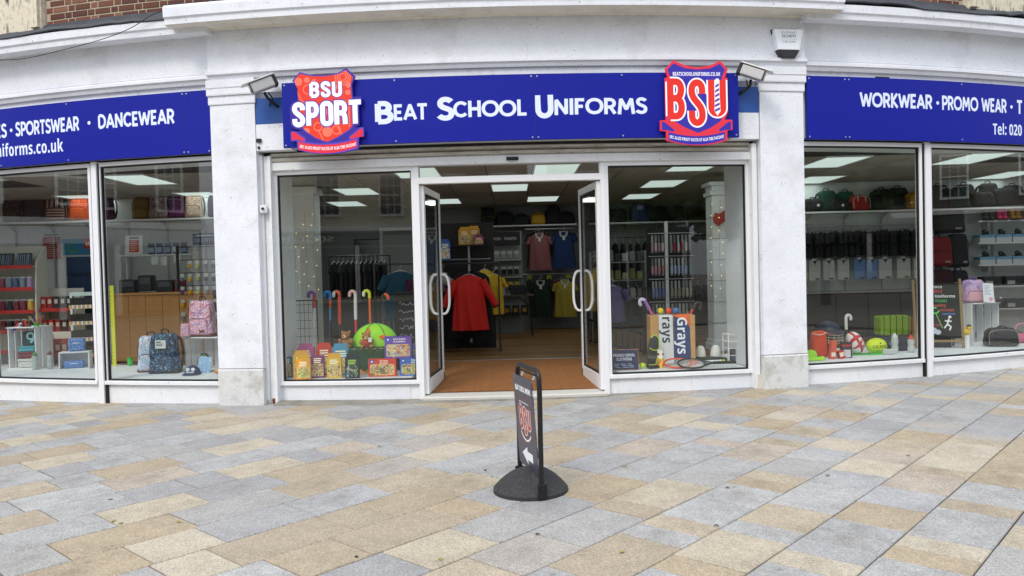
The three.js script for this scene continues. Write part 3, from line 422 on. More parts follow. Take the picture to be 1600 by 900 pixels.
    for (const [x, y, r] of [[700, 230, 26], [700, 230, 42], [700, 230, 58], [430, 310, 34], [500, 590, 30], [640, 620, 30]]) { c.beginPath(); c.arc(x, y, r, 0, 7); c.stroke(); }
    for (const [a, b, e, f] of [[650, 600, 700, 690], [500, 610, 540, 700], [350, 330, 400, 420], [740, 450, 740, 600], [640, 360, 700, 330]]) { c.beginPath(); c.moveTo(a, b); c.lineTo(e, f); c.stroke(); } c.restore();
    poly(c, sh, null, 8, '#4d3fb0');
    word(c, 'BSU', 456, 268, 50, 36, 94, 38, '#4d3fb0'); word(c, 'SPORT', 322, 420, 64, 44, 150, 54, '#4d3fb0');
    word(c, 'BSU', 456, 268, 50, 36, 94, 27, '#ffffff'); word(c, 'SPORT', 322, 420, 64, 44, 150, 38, '#ffffff');
    ribbon(c, 290, 846, 614, '#5a48b8', '#e1344a', '#e1344a'); motto(c, 352, 790, 766, 26, '#fff');
  });
  // blue badge: BSU
  const sb = [[490, 122], [580, 158], [676, 168], [775, 158], [852, 122], [894, 168], [868, 232], [884, 480], [850, 560], [770, 610], [672, 648], [570, 606], [490, 560], [455, 480], [462, 232], [440, 170]];
  const o2 = [[490, 103], [580, 140], [676, 156], [775, 140], [855, 103], [912, 166], [890, 230], [908, 232], [908, 490], [882, 545], [942, 546], [942, 622], [902, 626], [898, 702], [790, 728], [668, 738], [545, 728], [424, 700], [424, 632], [378, 626], [380, 550], [424, 546], [422, 234], [444, 230], [426, 170]];
  crest(2.115, 3.085, 'blue shield badge with red BSU letters and a striped tie', o2, 660, 420, '#e2384c', (c) => {
    poly(c, sb, '#3b34a8', 8, '#e2384c'); say(c, 'BEATSCHOOLUNIFORMS.CO.UK', 668, 218, 40, '#fff', 0.62, 'bold', 'sans-serif', 'center');
    const ws = [['B', 462, 262, 88, 256], ['S', 626, 268, 84, 300], ['U', 780, 262, 90, 236]];
    for (const [ch, x, y, w, h] of ws) hv(c, ch, x, y, w, h, 74, '#ffffff'); for (const [ch, x, y, w, h] of ws) hv(c, ch, x, y, w, h, 50, '#e8362f');
    poly(c, [[818, 240], [838, 240], [848, 480], [826, 512], [804, 480]], '#ffffff', 4, '#fff'); for (let i = 0; i < 6; i++) poly(c, [[812 - i * 1.2, 290 + i * 36], [840 + i, 272 + i * 36], [841 + i, 290 + i * 36], [811 - i * 1.2, 308 + i * 36]], '#5b3fa8');
    ribbon(c, 388, 934, 556, '#e2384c', '#3b34a8', '#3b34a8'); motto(c, 448, 876, 706, 26, '#fff');
  });
}
// ---------------------------------------------------------------- small fittings on the wall
{
  const cam = (s, y, turn, label) => {
    const t = thing('security_camera', label, 'camera'); onF(t, s, 0.24, y); t.scale.setScalar(1.2); const b = new THREE.Group(); b.name = 'body'; b.rotation.set(0, turn, 0); t.add(b);
    const tilt = (g) => g.rotateX(0.42);
    part(b, 'housing', tilt(rb(0.1, 0.09, 0.22, 0.012, 0, -0.045)), C('#b5b6b6', 0.45, 0.4)); part(b, 'sunshield', tilt(rb(0.125, 0.012, 0.29, 0.005, 0, 0.048, 0.03)), C('#d2d2d0', 0.4, 0.3));
    part(b, 'front_window', tilt(rb(0.092, 0.082, 0.01, 0.008, 0, -0.041, 0.113)), C('#0c0c10', 0.08)); part(b, 'end_cap', tilt(rb(0.108, 0.098, 0.035, 0.01, 0, -0.049, -0.105)), MT.black);
    part(t, 'bracket', [tube([[0, -0.06, -0.02], [0.01, -0.1, -0.06], [0.05 * Math.sign(-turn), -0.15, -0.13], [0.06 * Math.sign(-turn), -0.16, -0.2]], 0.013), rb(0.09, 0.13, 0.02, 0.005, 0.06 * Math.sign(-turn), -0.225, -0.19)], MT.black);
    part(t, 'cable', tube([[0, -0.04, -0.1], [0.02, -0.1, -0.14], [-0.02, -0.14, -0.16], [0.03 * Math.sign(-turn), -0.2, -0.19]], 0.006), MT.black);
  };
  cam(-2.37, 3.39, -1.05, 'grey security camera angled over the shutter end box beside the red badge'); cam(2.72, 3.4, 1.05, 'grey security camera beside the blue shield badge');
  const al = thing('alarm_box', 'white burglar alarm box with black base on the frieze', 'alarm'); onF(al, 3.19, 0.092, 3.745);
  const W = [[-0.165, 0.15], [0.165, 0.15], [0.17, 0.135], [0.125, -0.07], [-0.125, -0.07], [-0.17, 0.135]], g = ext(shapeOf(W), 0.06, 0.008), u = g.attributes.uv, p = g.attributes.position;
  for (let i = 0; i < u.count; i++) u.setXY(i, (p.getX(i) + 0.18) / 0.36, (p.getY(i) + 0.18) / 0.36);
  part(al, 'cover', g, tex(canvas(384, 384, (c) => { c.fillStyle = '#f1f4fb'; c.fillRect(0, 0, 384, 384); say(c, 'SOUTHEAST', 192, 88, 40, '#4a5462', 0.92, 'normal', 'sans-serif', 'center'); say(c, 'SECURITY', 192, 128, 42, '#2c3038', 0.92, 'bold', 'sans-serif', 'center'); c.fillStyle = '#8ea0b8'; c.fillRect(90, 144, 204, 4); say(c, '01482 623600', 192, 186, 30, '#444a55', 0.9, 'normal', 'sans-serif', 'center'); }), 0.35));
  part(al, 'back_plate', ext(shapeOf([[-0.17, 0.152], [0.15, 0.152], [0.06, -0.155], [-0.075, -0.155]]), 0.03, 0.004).translate(-0.008, 0, -0.01), MT.black);
  part(al, 'strobe_base', ext(shapeOf([[-0.13, -0.073], [0.13, -0.073], [0.075, -0.155], [-0.075, -0.155]]), 0.055, 0.008), C('#1d1d20', 0.3));
}
// ---------------------------------------------------------------- pavement swing sign
{
  const t = thing('pavement_sign', 'black swing pavement sign with an arrow on a moulded rubber base', 'pavement sign', [0.085, 0.0, 3.475]); t.rotation.y = -Math.atan2(0.45, 0.128); // local x runs along the frame
  const rub = tex(dataTex(256, (u, v) => { const m = 46 + (n64(u, v) - 0.5) * 14 + (rnd() > 0.985 ? 60 : 0) + (rnd() - 0.5) * 12; return [m, m, m + 2]; }, true, 2), 0.8, bumped(0.002));
  // moulded base: flat-edged oval with a saddle ridge
  const B = new THREE.BufferGeometry(), P = [], U = [], I = []; const NR = 14, NA = 56;
  for (let i = 0; i <= NR; i++) for (let j = 0; j <= NA; j++) { const a = j / NA * Math.PI * 2, q = i / NR, ex = 0.235, ez = 0.235, rx = ex * q, rz = ez * q, x = Math.cos(a) * rx, z = Math.sin(a) * rz; const along = Math.pow(Math.abs(Math.sin(a)), 1.2); const prof = (1 - Math.pow(q, 2.2)) * (0.135 - 0.0 * along) + 0.022; const scoop = 0.05 * Math.pow(Math.abs(Math.cos(a)), 2) * Math.pow(q, 1.5) * (1 - q) * 2.4; P.push(x, Math.max(0.02, prof - scoop), z); U.push(x, z); }
  for (let i = 0; i < NR; i++) for (let j = 0; j < NA; j++) { const a = i * (NA + 1) + j, b = a + NA + 1; I.push(a, a + 1, b, a + 1, b + 1, b); }
  B.setAttribute('position', new THREE.Float32BufferAttribute(P, 3)); B.setAttribute('uv', new THREE.Float32BufferAttribute(U, 2)); B.setIndex(I); B.computeVertexNormals();
  const base = part(t, 'base', [B, new THREE.CylinderGeometry(0.2345, 0.2345, 0.022, 56, 1, true).translate(0, 0.011, 0)], rub);
  const fr = tex(T.gran2, 0.45, { color: '#17171a' }), H = 0.775, w = 0.228;
  const path = [[-w, 0.012, 0], [-w, 0.35, 0], [-w, H - 0.06, 0], [-w + 0.012, H - 0.018, 0], [-w + 0.055, H, 0], [0, H, 0], [w - 0.055, H, 0], [w - 0.012, H - 0.018, 0], [w, H - 0.06, 0], [w, 0.35, 0], [w, 0.012, 0]];
  const curve = new THREE.CatmullRomCurve3(path.map((q) => new THREE.Vector3(...q)), false, 'centripetal'), sec = new THREE.Shape(); sec.moveTo(-0.013, -0.016); sec.lineTo(0.013, -0.016); sec.lineTo(0.016, 0); sec.lineTo(0.013, 0.016); sec.lineTo(-0.013, 0.016); sec.lineTo(-0.016, 0);
  part(t, 'frame', new THREE.TubeGeometry(curve, 90, 0.0165, 10), fr);
  for (const d of [-1, 1]) part(t, 'foot_clip', [rb(0.02, 0.09, 0.056, 0.004, d * (w + 0.012), 0.012), bx(0.012, 0.02, 0.03, d * (w + 0.022), 0.06)], MT.black);
  part(t, 'hanging_bar', rod([-0.17, H - 0.03, 0], [0.17, H - 0.03, 0], 0.006), MT.black);
  for (const x of [-0.12, 0.12]) part(t, 'hook', new THREE.TorusGeometry(0.016, 0.004, 8, 16).translate(x, H - 0.05, 0), MT.aluGrey);
  const pw = 0.405, ph = 0.58, sh = new THREE.Shape(), r = 0.03; sh.moveTo(-pw / 2 + r, 0); sh.lineTo(pw / 2 - r, 0); sh.quadraticCurveTo(pw / 2, 0, pw / 2, r); sh.lineTo(pw / 2, ph - r); sh.quadraticCurveTo(pw / 2, ph, pw / 2 - r, ph); sh.lineTo(-pw / 2 + r, ph); sh.quadraticCurveTo(-pw / 2, ph, -pw / 2, ph - r); sh.lineTo(-pw / 2, r); sh.quadraticCurveTo(-pw / 2, 0, -pw / 2 + r, 0);
  const map = canvas(512, 733, (c) => { c.fillStyle = '#3d3c4c'; c.fillRect(0, 0, 512, 733);
    c.fillStyle = '#f2f2f4'; fit(c, 'BEAT', 50, 150, 78, 44, 0.24, '#f2f2f4', 0.02); fit(c, 'SCHOOL', 165, 300, 78, 44, 0.24, '#f2f2f4', 0.02); fit(c, 'UNIFORMS', 315, 462, 78, 44, 0.24, '#f2f2f4', 0.02);
    c.strokeStyle = '#7a3234'; c.lineWidth = 9; c.lineJoin = 'round'; c.beginPath(); [[130, 150], [256, 190], [382, 150], [420, 200], [395, 240], [400, 420], [256, 530], [112, 420], [117, 240], [92, 200]].forEach(([a, b], i) => (i ? c.lineTo(a, b) : c.moveTo(a, b))); c.closePath(); c.stroke();
    say(c, 'BEATSCHOOLUNIFORMS.CO.UK', 256, 214, 20, '#e9e4e4', 0.85, 'bold', 'sans-serif', 'center');
    const L = (ch, x, w, h, y, lw, col) => { const d = { B: 'M0 0V1M0 0H.5C1.1 0 1.1 .46 .5 .48H0M.5 .48C1.14 .5 1.14 1 .5 1H0', S: 'M.98 .28V.18C.98 -.06 .02 -.06 .02 .2C.02 .48 .98 .5 .98 .8C.98 1.06 .02 1.06 .02 .82V.7', U: 'M0 0V.8C0 1.07 1 1.07 1 .8V0' }[ch], q = new Path2D(); q.addPath(new Path2D(d), new DOMMatrix([w, 0, 0, h, x, y])); c.strokeStyle = col; c.lineWidth = lw; c.lineJoin = 'miter'; c.stroke(q); };
    for (const [lw, col] of [[50, '#f0e0da'], [34, '#a23a32']]) { L('B', 128, 60, 160, 250, lw, col); L('S', 232, 56, 190, 256, lw, col); L('U', 332, 58, 150, 246, lw, col); }
    c.strokeStyle = '#f0eeee'; c.lineWidth = 14; c.beginPath(); c.arc(256, 330, 178, 0.75, 2.4); c.stroke(); c.strokeStyle = '#7a3234'; c.lineWidth = 8; c.beginPath(); c.arc(256, 340, 190, 0.7, 2.45); c.stroke();
    c.fillStyle = '#eceef4'; c.beginPath(); [[110, 630], [255, 560], [255, 596], [390, 596], [390, 664], [255, 664], [255, 700]].forEach(([a, b], i) => (i ? c.lineTo(a, b) : c.moveTo(a, b))); c.fill(); });
  const pg = ext(sh, 0.005, 0.001, 6).translate(0, 0, -0.0025), uv = pg.attributes.uv, pp = pg.attributes.position;
  for (let i = 0; i < uv.count; i++) { const f = pp.getZ(i) < 0 ? -1 : 1; uv.setXY(i, 0.5 + f * pp.getX(i) / pw, pp.getY(i) / ph); }
  part(t, 'panel', pg, tex(map, 0.35), [0, 0.14, 0.004], [0.06, 0, 0]);
}

// ---------------------------------------------------------------- builders for goods
const PL = 0.232;                                                  // top of the window platforms
function softBox(w, h, d, top = 0.82, r = 0.05) { // padded bag body: narrower, rounded top, bulging front; base at y = 0
  const g = new RoundedBoxGeometry(w, h, d, 4, Math.min(r, d * 0.45)).translate(0, h / 2, 0), p = g.attributes.position;
  for (let i = 0; i < p.count; i++) { const t = clamp(p.getY(i) / h, 0, 1), k = 1 - (1 - top) * t * t * t, x = p.getX(i) / (w / 2); p.setX(i, p.getX(i) * k); p.setZ(i, p.getZ(i) * (1 - 0.35 * t * t) + (p.getZ(i) > 0 ? 0.02 * (1 - x * x) : 0)); p.setY(i, p.getY(i) - 0.05 * h * x * x * t * t); }
  g.computeVertexNormals(); return g;
}
function backpack(label, [x, y, z], turn, w, h, d, mat, o = {}) {
  const t = thing(o.name || 'backpack', label, o.cat || 'backpack', [x, y, z], turn, o.group), dk = o.trim || C('#1a1a1e', 0.8);
  part(t, 'body', softBox(w, h, d), mat);
  const pk = part(t, 'front_pocket', softBox(w * 0.8, h * 0.45, d * 0.45, 0.95, 0.03).translate(0, h * 0.05, d * 0.42), o.pocket || mat);
  part(pk, 'zip', tube([[-w * 0.38, h * 0.36, d * 0.6], [-w * 0.3, h * 0.47, d * 0.6], [0, h * 0.49, d * 0.64], [w * 0.3, h * 0.47, d * 0.6], [w * 0.38, h * 0.36, d * 0.6]], 0.004, 20, 5), dk);
  part(t, 'zip', tube([[-w * 0.46, h * 0.4, d * 0.3], [-w * 0.43, h * 0.75, d * 0.32], [-w * 0.25, h * 0.93, d * 0.26], [0, h * 0.97, d * 0.26], [w * 0.25, h * 0.93, d * 0.26], [w * 0.43, h * 0.75, d * 0.32], [w * 0.46, h * 0.4, d * 0.3]], 0.004, 26, 5), dk);
  part(t, 'grab_handle', tube([[-0.045, h * 0.96, -d * 0.1], [-0.04, h * 1.05, -d * 0.1], [0, h * 1.07, -d * 0.1], [0.04, h * 1.05, -d * 0.1], [0.045, h * 0.96, -d * 0.1]], 0.008, 16, 6), dk);
  for (const s of [-1, 1]) part(t, 'shoulder_strap', tube([[s * w * 0.25, h * 0.93, -d * 0.3], [s * w * 0.42, h * 0.8, -d * 0.62], [s * w * 0.5, h * 0.4, -d * 0.6], [s * w * 0.46, h * 0.08, -d * 0.4]], 0.016, 16, 6), dk);
  if (o.base) part(t, 'leather_base', softBox(w * 1.02, h * 0.11, d * 1.08, 1, 0.03), o.base);
  if (o.patch) part(t, 'patch', rb(w * 0.2, h * 0.06, 0.008, 0.003, w * 0.2, h * 0.12, d * 0.72), o.patch);
  if (o.tag) part(t, 'swing_tag', bx(w * 0.36, h * 0.2, 0.004, 0, h * 0.62, d * 0.62), o.tag);
  return t;
}
function holdall(label, [x, y, z], turn, w, h, d, mat, o = {}) {
  const t = thing(o.name || 'kit_bag', label, 'bag', [x, y, z], turn, o.group), tr = o.trim || C('#cfcfd2', 0.6);
  part(t, 'body', softBox(w, h, d, 0.8, 0.06), mat);
  for (const s of [-1, 1]) part(t, 'handle', tube([[-w * 0.22, h * 0.35, s * d * 0.45], [-w * 0.2, h * 0.8, s * d * 0.42], [-w * 0.1, h * (1.0 + 0.05 * s), s * d * 0.2], [w * 0.1, h * (0.98 + 0.04 * s), s * d * 0.2], [w * 0.2, h * 0.8, s * d * 0.42], [w * 0.22, h * 0.35, s * d * 0.45]], 0.009, 24, 6), o.handle || mat);
  if (o.trim) part(t, 'piping', tube([[-w * 0.44, h * 0.1, d * 0.52], [-w * 0.43, h * 0.7, d * 0.45], [-w * 0.3, h * 0.84, d * 0.42], [w * 0.3, h * 0.84, d * 0.42], [w * 0.43, h * 0.7, d * 0.45], [w * 0.44, h * 0.1, d * 0.52]], 0.004, 30, 5), tr);
  if (o.badge) part(t, 'badge', cy(h * 0.1, h * 0.1, 0.006, 0, 0, 0).rotateX(Math.PI / 2).translate(o.badge, h * 0.45, d * 0.56), tr);
  return t;
}
function crate(label, [x, y, z], turn, w, h, d, mat, openX) { // upright slatted crate, open towards +z (or -x) 
  const t = thing('display_crate', label, 'crate', [x, y, z], turn), th = 0.014;
  part(t, 'end_board', rb(w, th, d, 0.003, 0, 0), mat); part(t, 'end_board', rb(w, th, d, 0.003, 0, h - th), mat);
  const n = 3, sl = (d - 0.024) / n; for (const s of [-1, 1]) for (let i = 0; i < n; i++) part(t, 'slat', rb(th, h - 2 * th, sl - 0.024, 0.003, s * (w / 2 - th / 2), th, -d / 2 + 0.006 + sl * (i + 0.5)), mat);
  const sb = (w - 0.04) / n; for (let i = 0; i < n; i++) part(t, 'slat', rb(sb - 0.024, h - 2 * th, th, 0.003, -w / 2 + 0.02 + sb * (i + 0.5), th, -d / 2 + th / 2), mat);
  return t;
}
// a limp garment on a hanger: body rings with folds, two sleeves
function garmentGeo(w, h, d, o = {}) {
  const P = [], U = [], I = [], NV = 22, NA = 40, fold = o.fold ?? 0.012, ph = rr(0, 6), flare = o.flare ?? 1.12, K = o.folds ?? 7;
  const ring = (c, rx, rz, v, f) => { for (let j = 0; j <= NA; j++) { const a = j / NA * Math.PI * 2, k = f * Math.sin(a * K + ph + v * 1.3); P.push(c[0] + Math.cos(a) * (rx + k * 0.4), c[1], c[2] + Math.sin(a) * (rz + k)); U.push(j / NA * 2, v); } };
  const sew = (base, rows) => { for (let i = 0; i < rows; i++) for (let j = 0; j < NA; j++) { const a = base + i * (NA + 1) + j, b = a + NA + 1; I.push(a, b, a + 1, a + 1, b, b + 1); } };
  for (let i = 0; i <= NV; i++) { const t = i / NV, nk = Math.min(1, t / 0.13), hw = t < 0.13 ? w * (0.16 + 0.34 * Math.sqrt(nk)) : w * 0.5 * (0.94 + (flare - 0.94) * Math.pow((t - 0.13) / 0.87, 1.3)); ring([0, h * (1 - t), 0], hw, d * (0.35 + 0.65 * Math.min(1, t / 0.3)), t * 3, fold * t); }
  sew(0, NV);
  if (o.sleeve) for (const s of [-1, 1]) { const base = P.length / 3, L = o.sleeve, n = 9; for (let i = 0; i <= n; i++) { const t = i / n, cxx = s * (w * 0.4 + L * t * (o.out ?? 0.55)), cyy = h * 0.9 - L * t * (o.down ?? 0.85), r = w * (0.15 - 0.05 * t); for (let j = 0; j <= NA; j++) { const a = j / NA * Math.PI * 2; P.push(cxx + Math.cos(a) * r * 0.95, cyy + Math.cos(a) * r * 0.45 * s, Math.sin(a) * d * 0.7 + 0.004 * Math.sin(9 * t + ph)); U.push(j / NA, t); } } sew(base, n); }
  const g = new THREE.BufferGeometry(); g.setAttribute('position', new THREE.Float32BufferAttribute(P, 3)); g.setAttribute('uv', new THREE.Float32BufferAttribute(U, 2)); g.setIndex(I); g.computeVertexNormals(); return g;
}
function garment(name, label, cat, [x, y, z], turn, w, h, d, mat, o = {}) { // hangs with its shoulders at y + h
  const t = thing(name, label, cat, [x, y, z], turn, o.group); part(t, 'cloth', garmentGeo(w, h, d, o), mat);
  part(t, 'hanger', [tube([[-w * 0.38, h * 0.94, 0], [0, h * 1.02, 0], [w * 0.38, h * 0.94, 0]], 0.006, 14, 6), tube([[0, h * 1.02, 0], [0.0, h * 1.06 + 0.02, 0], [0.025, h * 1.06 + 0.05, 0], [0, h * 1.06 + 0.075, 0], [-0.02, h * 1.06 + 0.06, 0]], 0.003, 16, 5)], o.hanger || C('#c9c9c9', 0.5));
  if (o.cuffs) for (const k of [-1, 1]) part(t, 'cuff', new THREE.TorusGeometry(w * 0.085, 0.022, 8, 18).rotateX(Math.PI / 2).scale(1, 1.2, 0.75).rotateZ(k * 0.5).translate(k * (w * 0.4 + o.sleeve * o.out), h * 0.9 - o.sleeve * o.down, 0.0), o.cuffs);
  if (o.collar) part(t, 'collar', new THREE.TorusGeometry(w * 0.17, 0.02, 8, 18, Math.PI * 1.3).rotateZ(-Math.PI * 1.15).scale(1, 1.1, 1).translate(0, h * 0.97, d * 0.5), o.collar);
  if (o.tag) part(t, 'swing_tag', bx(w * 0.12, h * 0.1, 0.003, 0, h * 0.78, d + 0.012), o.tag);
  return t;
}
const shirtPack = (label, p, mat, group, o = {}) => { const t = thing(o.name || 'packed_shirt', label, o.cat || 'packed shirt', p, o.turn || 0, group), w = o.w || 0.19, h = o.h || 0.33; part(t, 'folded_shirt', rb(w, h, 0.035, 0.012), mat); part(t, 'collar', [ext(shapeOf([[-w * 0.32, h], [0, h * 0.8], [-w * 0.1, h * 0.7], [-w * 0.42, h * 0.86]]), 0.006, 0.002).translate(0, 0, 0.018), ext(shapeOf([[w * 0.32, h], [0, h * 0.8], [w * 0.1, h * 0.7], [w * 0.42, h * 0.86]]), 0.006, 0.002).translate(0, 0, 0.018)], mat); part(t, 'neck_opening', ext(shapeOf([[-w * 0.18, h * 0.985], [w * 0.18, h * 0.985], [0, h * 0.8]]), 0.003, 0).translate(0, 0, 0.0172), C('#33363a', 0.8)); part(t, 'hang_strip', bx(w * 0.3, 0.03, 0.004, 0, h), C('#d9dcd8', 0.5)); part(t, 'label_card', bx(w * 0.34, h * 0.07, 0.004, w * 0.2, h * 0.05, 0.02), C('#26282c', 0.5)); return t; };
// hockey stick: flattened sweep, colour bands as parts
function hockey(label, [x, y, z], rot, bands, len = 0.9, hook = 1) {
  const t = thing('hockey_stick', label, 'hockey stick', [x, y, z], 0, undefined); t.rotation.set(...rot);
  const pts = []; for (let i = 0; i <= 18; i++) pts.push(new THREE.Vector3(0, len * i / 18, 0)); for (let i = 1; i <= 12; i++) { const a = i / 12 * Math.PI * 1.08; pts.push(new THREE.Vector3(hook * 0.035 * (1 - Math.cos(a)), len + 0.042 * Math.sin(a), 0)); }
  const cut = (i0, i1) => { const c = new THREE.CatmullRomCurve3(pts.slice(i0, i1 + 1)); return new THREE.TubeGeometry(c, (i1 - i0) * 2, i1 > 18 ? 0.02 : 0.0145, 10).scale(1, 1, 0.72); };
  let a = 0; bands.forEach(([f, hex, nm]) => { const b = Math.round(f * 30); part(t, nm || 'shaft', cut(a, b), C(hex, 0.35)); a = b; });
  part(t, 'toe', ball(0.02, 1, 1, 0.72, pts[30].x, pts[30].y, 0, 12), C(bands[bands.length - 1][1], 0.35));
  return t;
}
const cover = (bg, title, o = {}) => canvas(160, o.h || 200, (g, w, h) => {
  g.fillStyle = bg; g.fillRect(0, 0, w, h); const y0 = o.top ?? 0.36; g.fillStyle = o.panel || '#d8c08a'; g.beginPath(); g.roundRect(w * 0.06, h * y0, w * 0.88, h * (0.92 - y0), 12); g.fill();
  const cs = o.cols || ['#b9572b', '#4e7f4a', '#5f7fa5', '#d8b25a', '#8a5b33', '#e6d2a8', '#6a4a3a']; for (let i = 0; i < 90; i++) { g.fillStyle = pick(cs); g.globalAlpha = rr(0.35, 0.9); g.beginPath(); g.ellipse(rr(w * 0.1, w * 0.9), rr(h * (y0 + 0.04), h * 0.9), rr(2, 10), rr(2, 13), rr(0, 3), 0, 7); g.fill(); } g.globalAlpha = 1;
  for (let i = 0; i < 5; i++) { g.fillStyle = '#f0c9a0'; const x = w * (0.2 + i * 0.15), y = rr(h * (y0 + 0.14), h * 0.68); g.beginPath(); g.arc(x, y, 6, 0, 7); g.fill(); g.fillStyle = '#3a2414'; g.beginPath(); g.arc(x, y - 3, 6, 3.3, 6.1); g.fill(); }
  if (title) title.forEach((s, i) => say(g, s, w * 0.56, h * 0.15 + i * h * 0.12, h * 0.115, '#fffbe8', Math.min(1, 10 / s.length), 'bold', 'sans-serif', 'center'));
  else for (let i = 0; i < 3; i++) { g.fillStyle = o.ink || '#fff6d8'; g.fillRect(w * (0.18 + rr(0, 0.06)), h * (0.1 + i * 0.085), w * rr(0.45, 0.62), h * 0.05); }
  if (o.roundel) { g.fillStyle = '#2b4fae'; g.beginPath(); g.arc(w * 0.13, h * 0.14, w * 0.085, 0, 7); g.fill(); g.fillStyle = '#fff'; g.beginPath(); g.arc(w * 0.13, h * 0.14, w * 0.035, 0, 7); g.fill(); }
});
function gameBox(label, [x, y, z], turn, w, h, d, map, side, handle) {
  const t = thing('game_box', label, 'game box', [x, y, z], turn); part(t, 'carton', rb(w, h, d, 0.004), side); part(t, 'printed_front', new THREE.PlaneGeometry(w - 0.004, h - 0.004).translate(0, h / 2, d / 2 + 0.0015), tex(map, 0.4));
  if (handle) part(t, 'carry_handle', ext((() => { const s = shapeOf([[-w * 0.42, 0], [w * 0.42, 0], [w * 0.36, 0.045], [-w * 0.36, 0.045]]), q = new THREE.Path(); q.absellipse(0, 0.022, w * 0.16, 0.01, 0, 7); s.holes.push(q); return s; })(), 0.006, 0.001).translate(0, h, 0), side);
  return t;
}
function tedBear(label, [x, y, z], turn, s, fur, o = {}) {
  const t = thing('teddy_bear', label, 'soft toy', [x, y, z], turn); const rough = (g, k = 0.006) => { const p = g.attributes.position; for (let i = 0; i < p.count; i++) { const q = 1 + (n32(p.getX(i) * 7 + 0.3, p.getY(i) * 7 + p.getZ(i) * 5) - 0.5) * k * 30; p.setXYZ(i, p.getX(i) * q, p.getY(i) * q, p.getZ(i) * q); } g.computeVertexNormals(); return g; };
  const b = (r, a, c, e, X, Y, Z) => rough(ball(r * s, a, c, e, 0, 0, 0, 20)).translate(X * s, Y * s, Z * s);
  part(t, 'body', [b(0.075, 1, 1.05, 0.9, 0, 0.075, 0), b(0.062, 1.1, 0.95, 1, 0, 0.18, 0.02), b(0.024, 1, 1, 0.6, -0.052, 0.23, 0.01), b(0.024, 1, 1, 0.6, 0.052, 0.23, 0.01), b(0.032, 1, 0.9, 1.7, -0.07, 0.03, 0.07), b(0.032, 1, 0.9, 1.7, 0.07, 0.03, 0.07), b(0.027, 1, 1.6, 1, -0.085, 0.1, 0.03), b(0.027, 1, 1.6, 1, 0.085, 0.1, 0.03)], fur);
  part(t, 'muzzle', b(0.03, 1.1, 0.85, 0.9, 0, 0.165, 0.075), C('#e3c39a', 0.9)); part(t, 'nose', b(0.009, 1.3, 1, 1, 0, 0.175, 0.102), MT.black); for (const k of [-1, 1]) part(t, 'eye', b(0.007, 1, 1, 1, k * 0.025, 0.2, 0.075), MT.black);
  if (o.cloth) part(t, 'jumper', b(0.08, 1.02, 0.95, 0.95, 0, 0.085, 0), o.cloth); if (o.tag) part(t, 'swing_tag', bx(0.05 * s, 0.07 * s, 0.003, 0.05 * s, 0.1 * s, 0.09 * s), C('#eee', 0.5));
  return t;
}
const bottle = (label, p, body, cap, r = 0.036, h = 0.19) => { const t = thing('drinks_bottle', label, 'bottle', p); part(t, 'body', new THREE.LatheGeometry([[0, 0], [r, 0.002], [r, h * 0.42], [r * 0.86, h * 0.5], [r * 0.86, h * 0.58], [r, h * 0.66], [r, h * 0.9], [r * 0.75, h]].map((q) => new THREE.Vector2(...q)), 20), body); part(t, 'cap', new THREE.LatheGeometry([[r * 0.86, 0], [r * 0.86, 0.022], [r * 0.4, 0.03], [r * 0.34, 0.05], [0, 0.052]].map((q) => new THREE.Vector2(...q)), 16).translate(0, h, 0), cap); return t; };
const board = (name, label, cat, p, turn, w, h, d, map, edge, rx = 0) => { const t = thing(name, label, cat, p, turn); const k = new THREE.Group(); part(t, 'board', rb(w, h, d, 0.002), edge, null, [rx, 0, 0]); part(t, 'print', new THREE.PlaneGeometry(w - 0.004, h - 0.004).translate(0, h / 2, d / 2 + 0.0015), tex(map, 0.5), null, [rx, 0, 0]); return t; };
const shelf = (label, x0, x1, y, z, d = 0.32, o = {}) => { const t = thing('wall_shelf', label, 'shelf', [(x0 + x1) / 2, y, z], 0); part(t, 'board', rb(x1 - x0, 0.028, d, 0.003, 0, -0.028), C('#d6d8d8', 0.5)); for (let x = x0 + 0.2; x < x1 - 0.1; x += 0.62) { part(t, 'bracket', ext(shapeOf([[0, 0], [d * 0.8, 0], [0, -0.11]]), 0.008, 0).rotateY(-Math.PI / 2).translate(x - (x0 + x1) / 2, -0.029, -d / 2), C('#cfd1d0', 0.5)); if (!o.plain) part(t, 'upright', bx(0.024, 1.3, 0.012, x - (x0 + x1) / 2, -1.4, -d / 2 + 0.006), C('#aeb0ae', 0.5)); } return t; };
const WH = tex(T.paint2.clone(), 0.6, { color: '#ffffff' }), PINE = MT.wood;

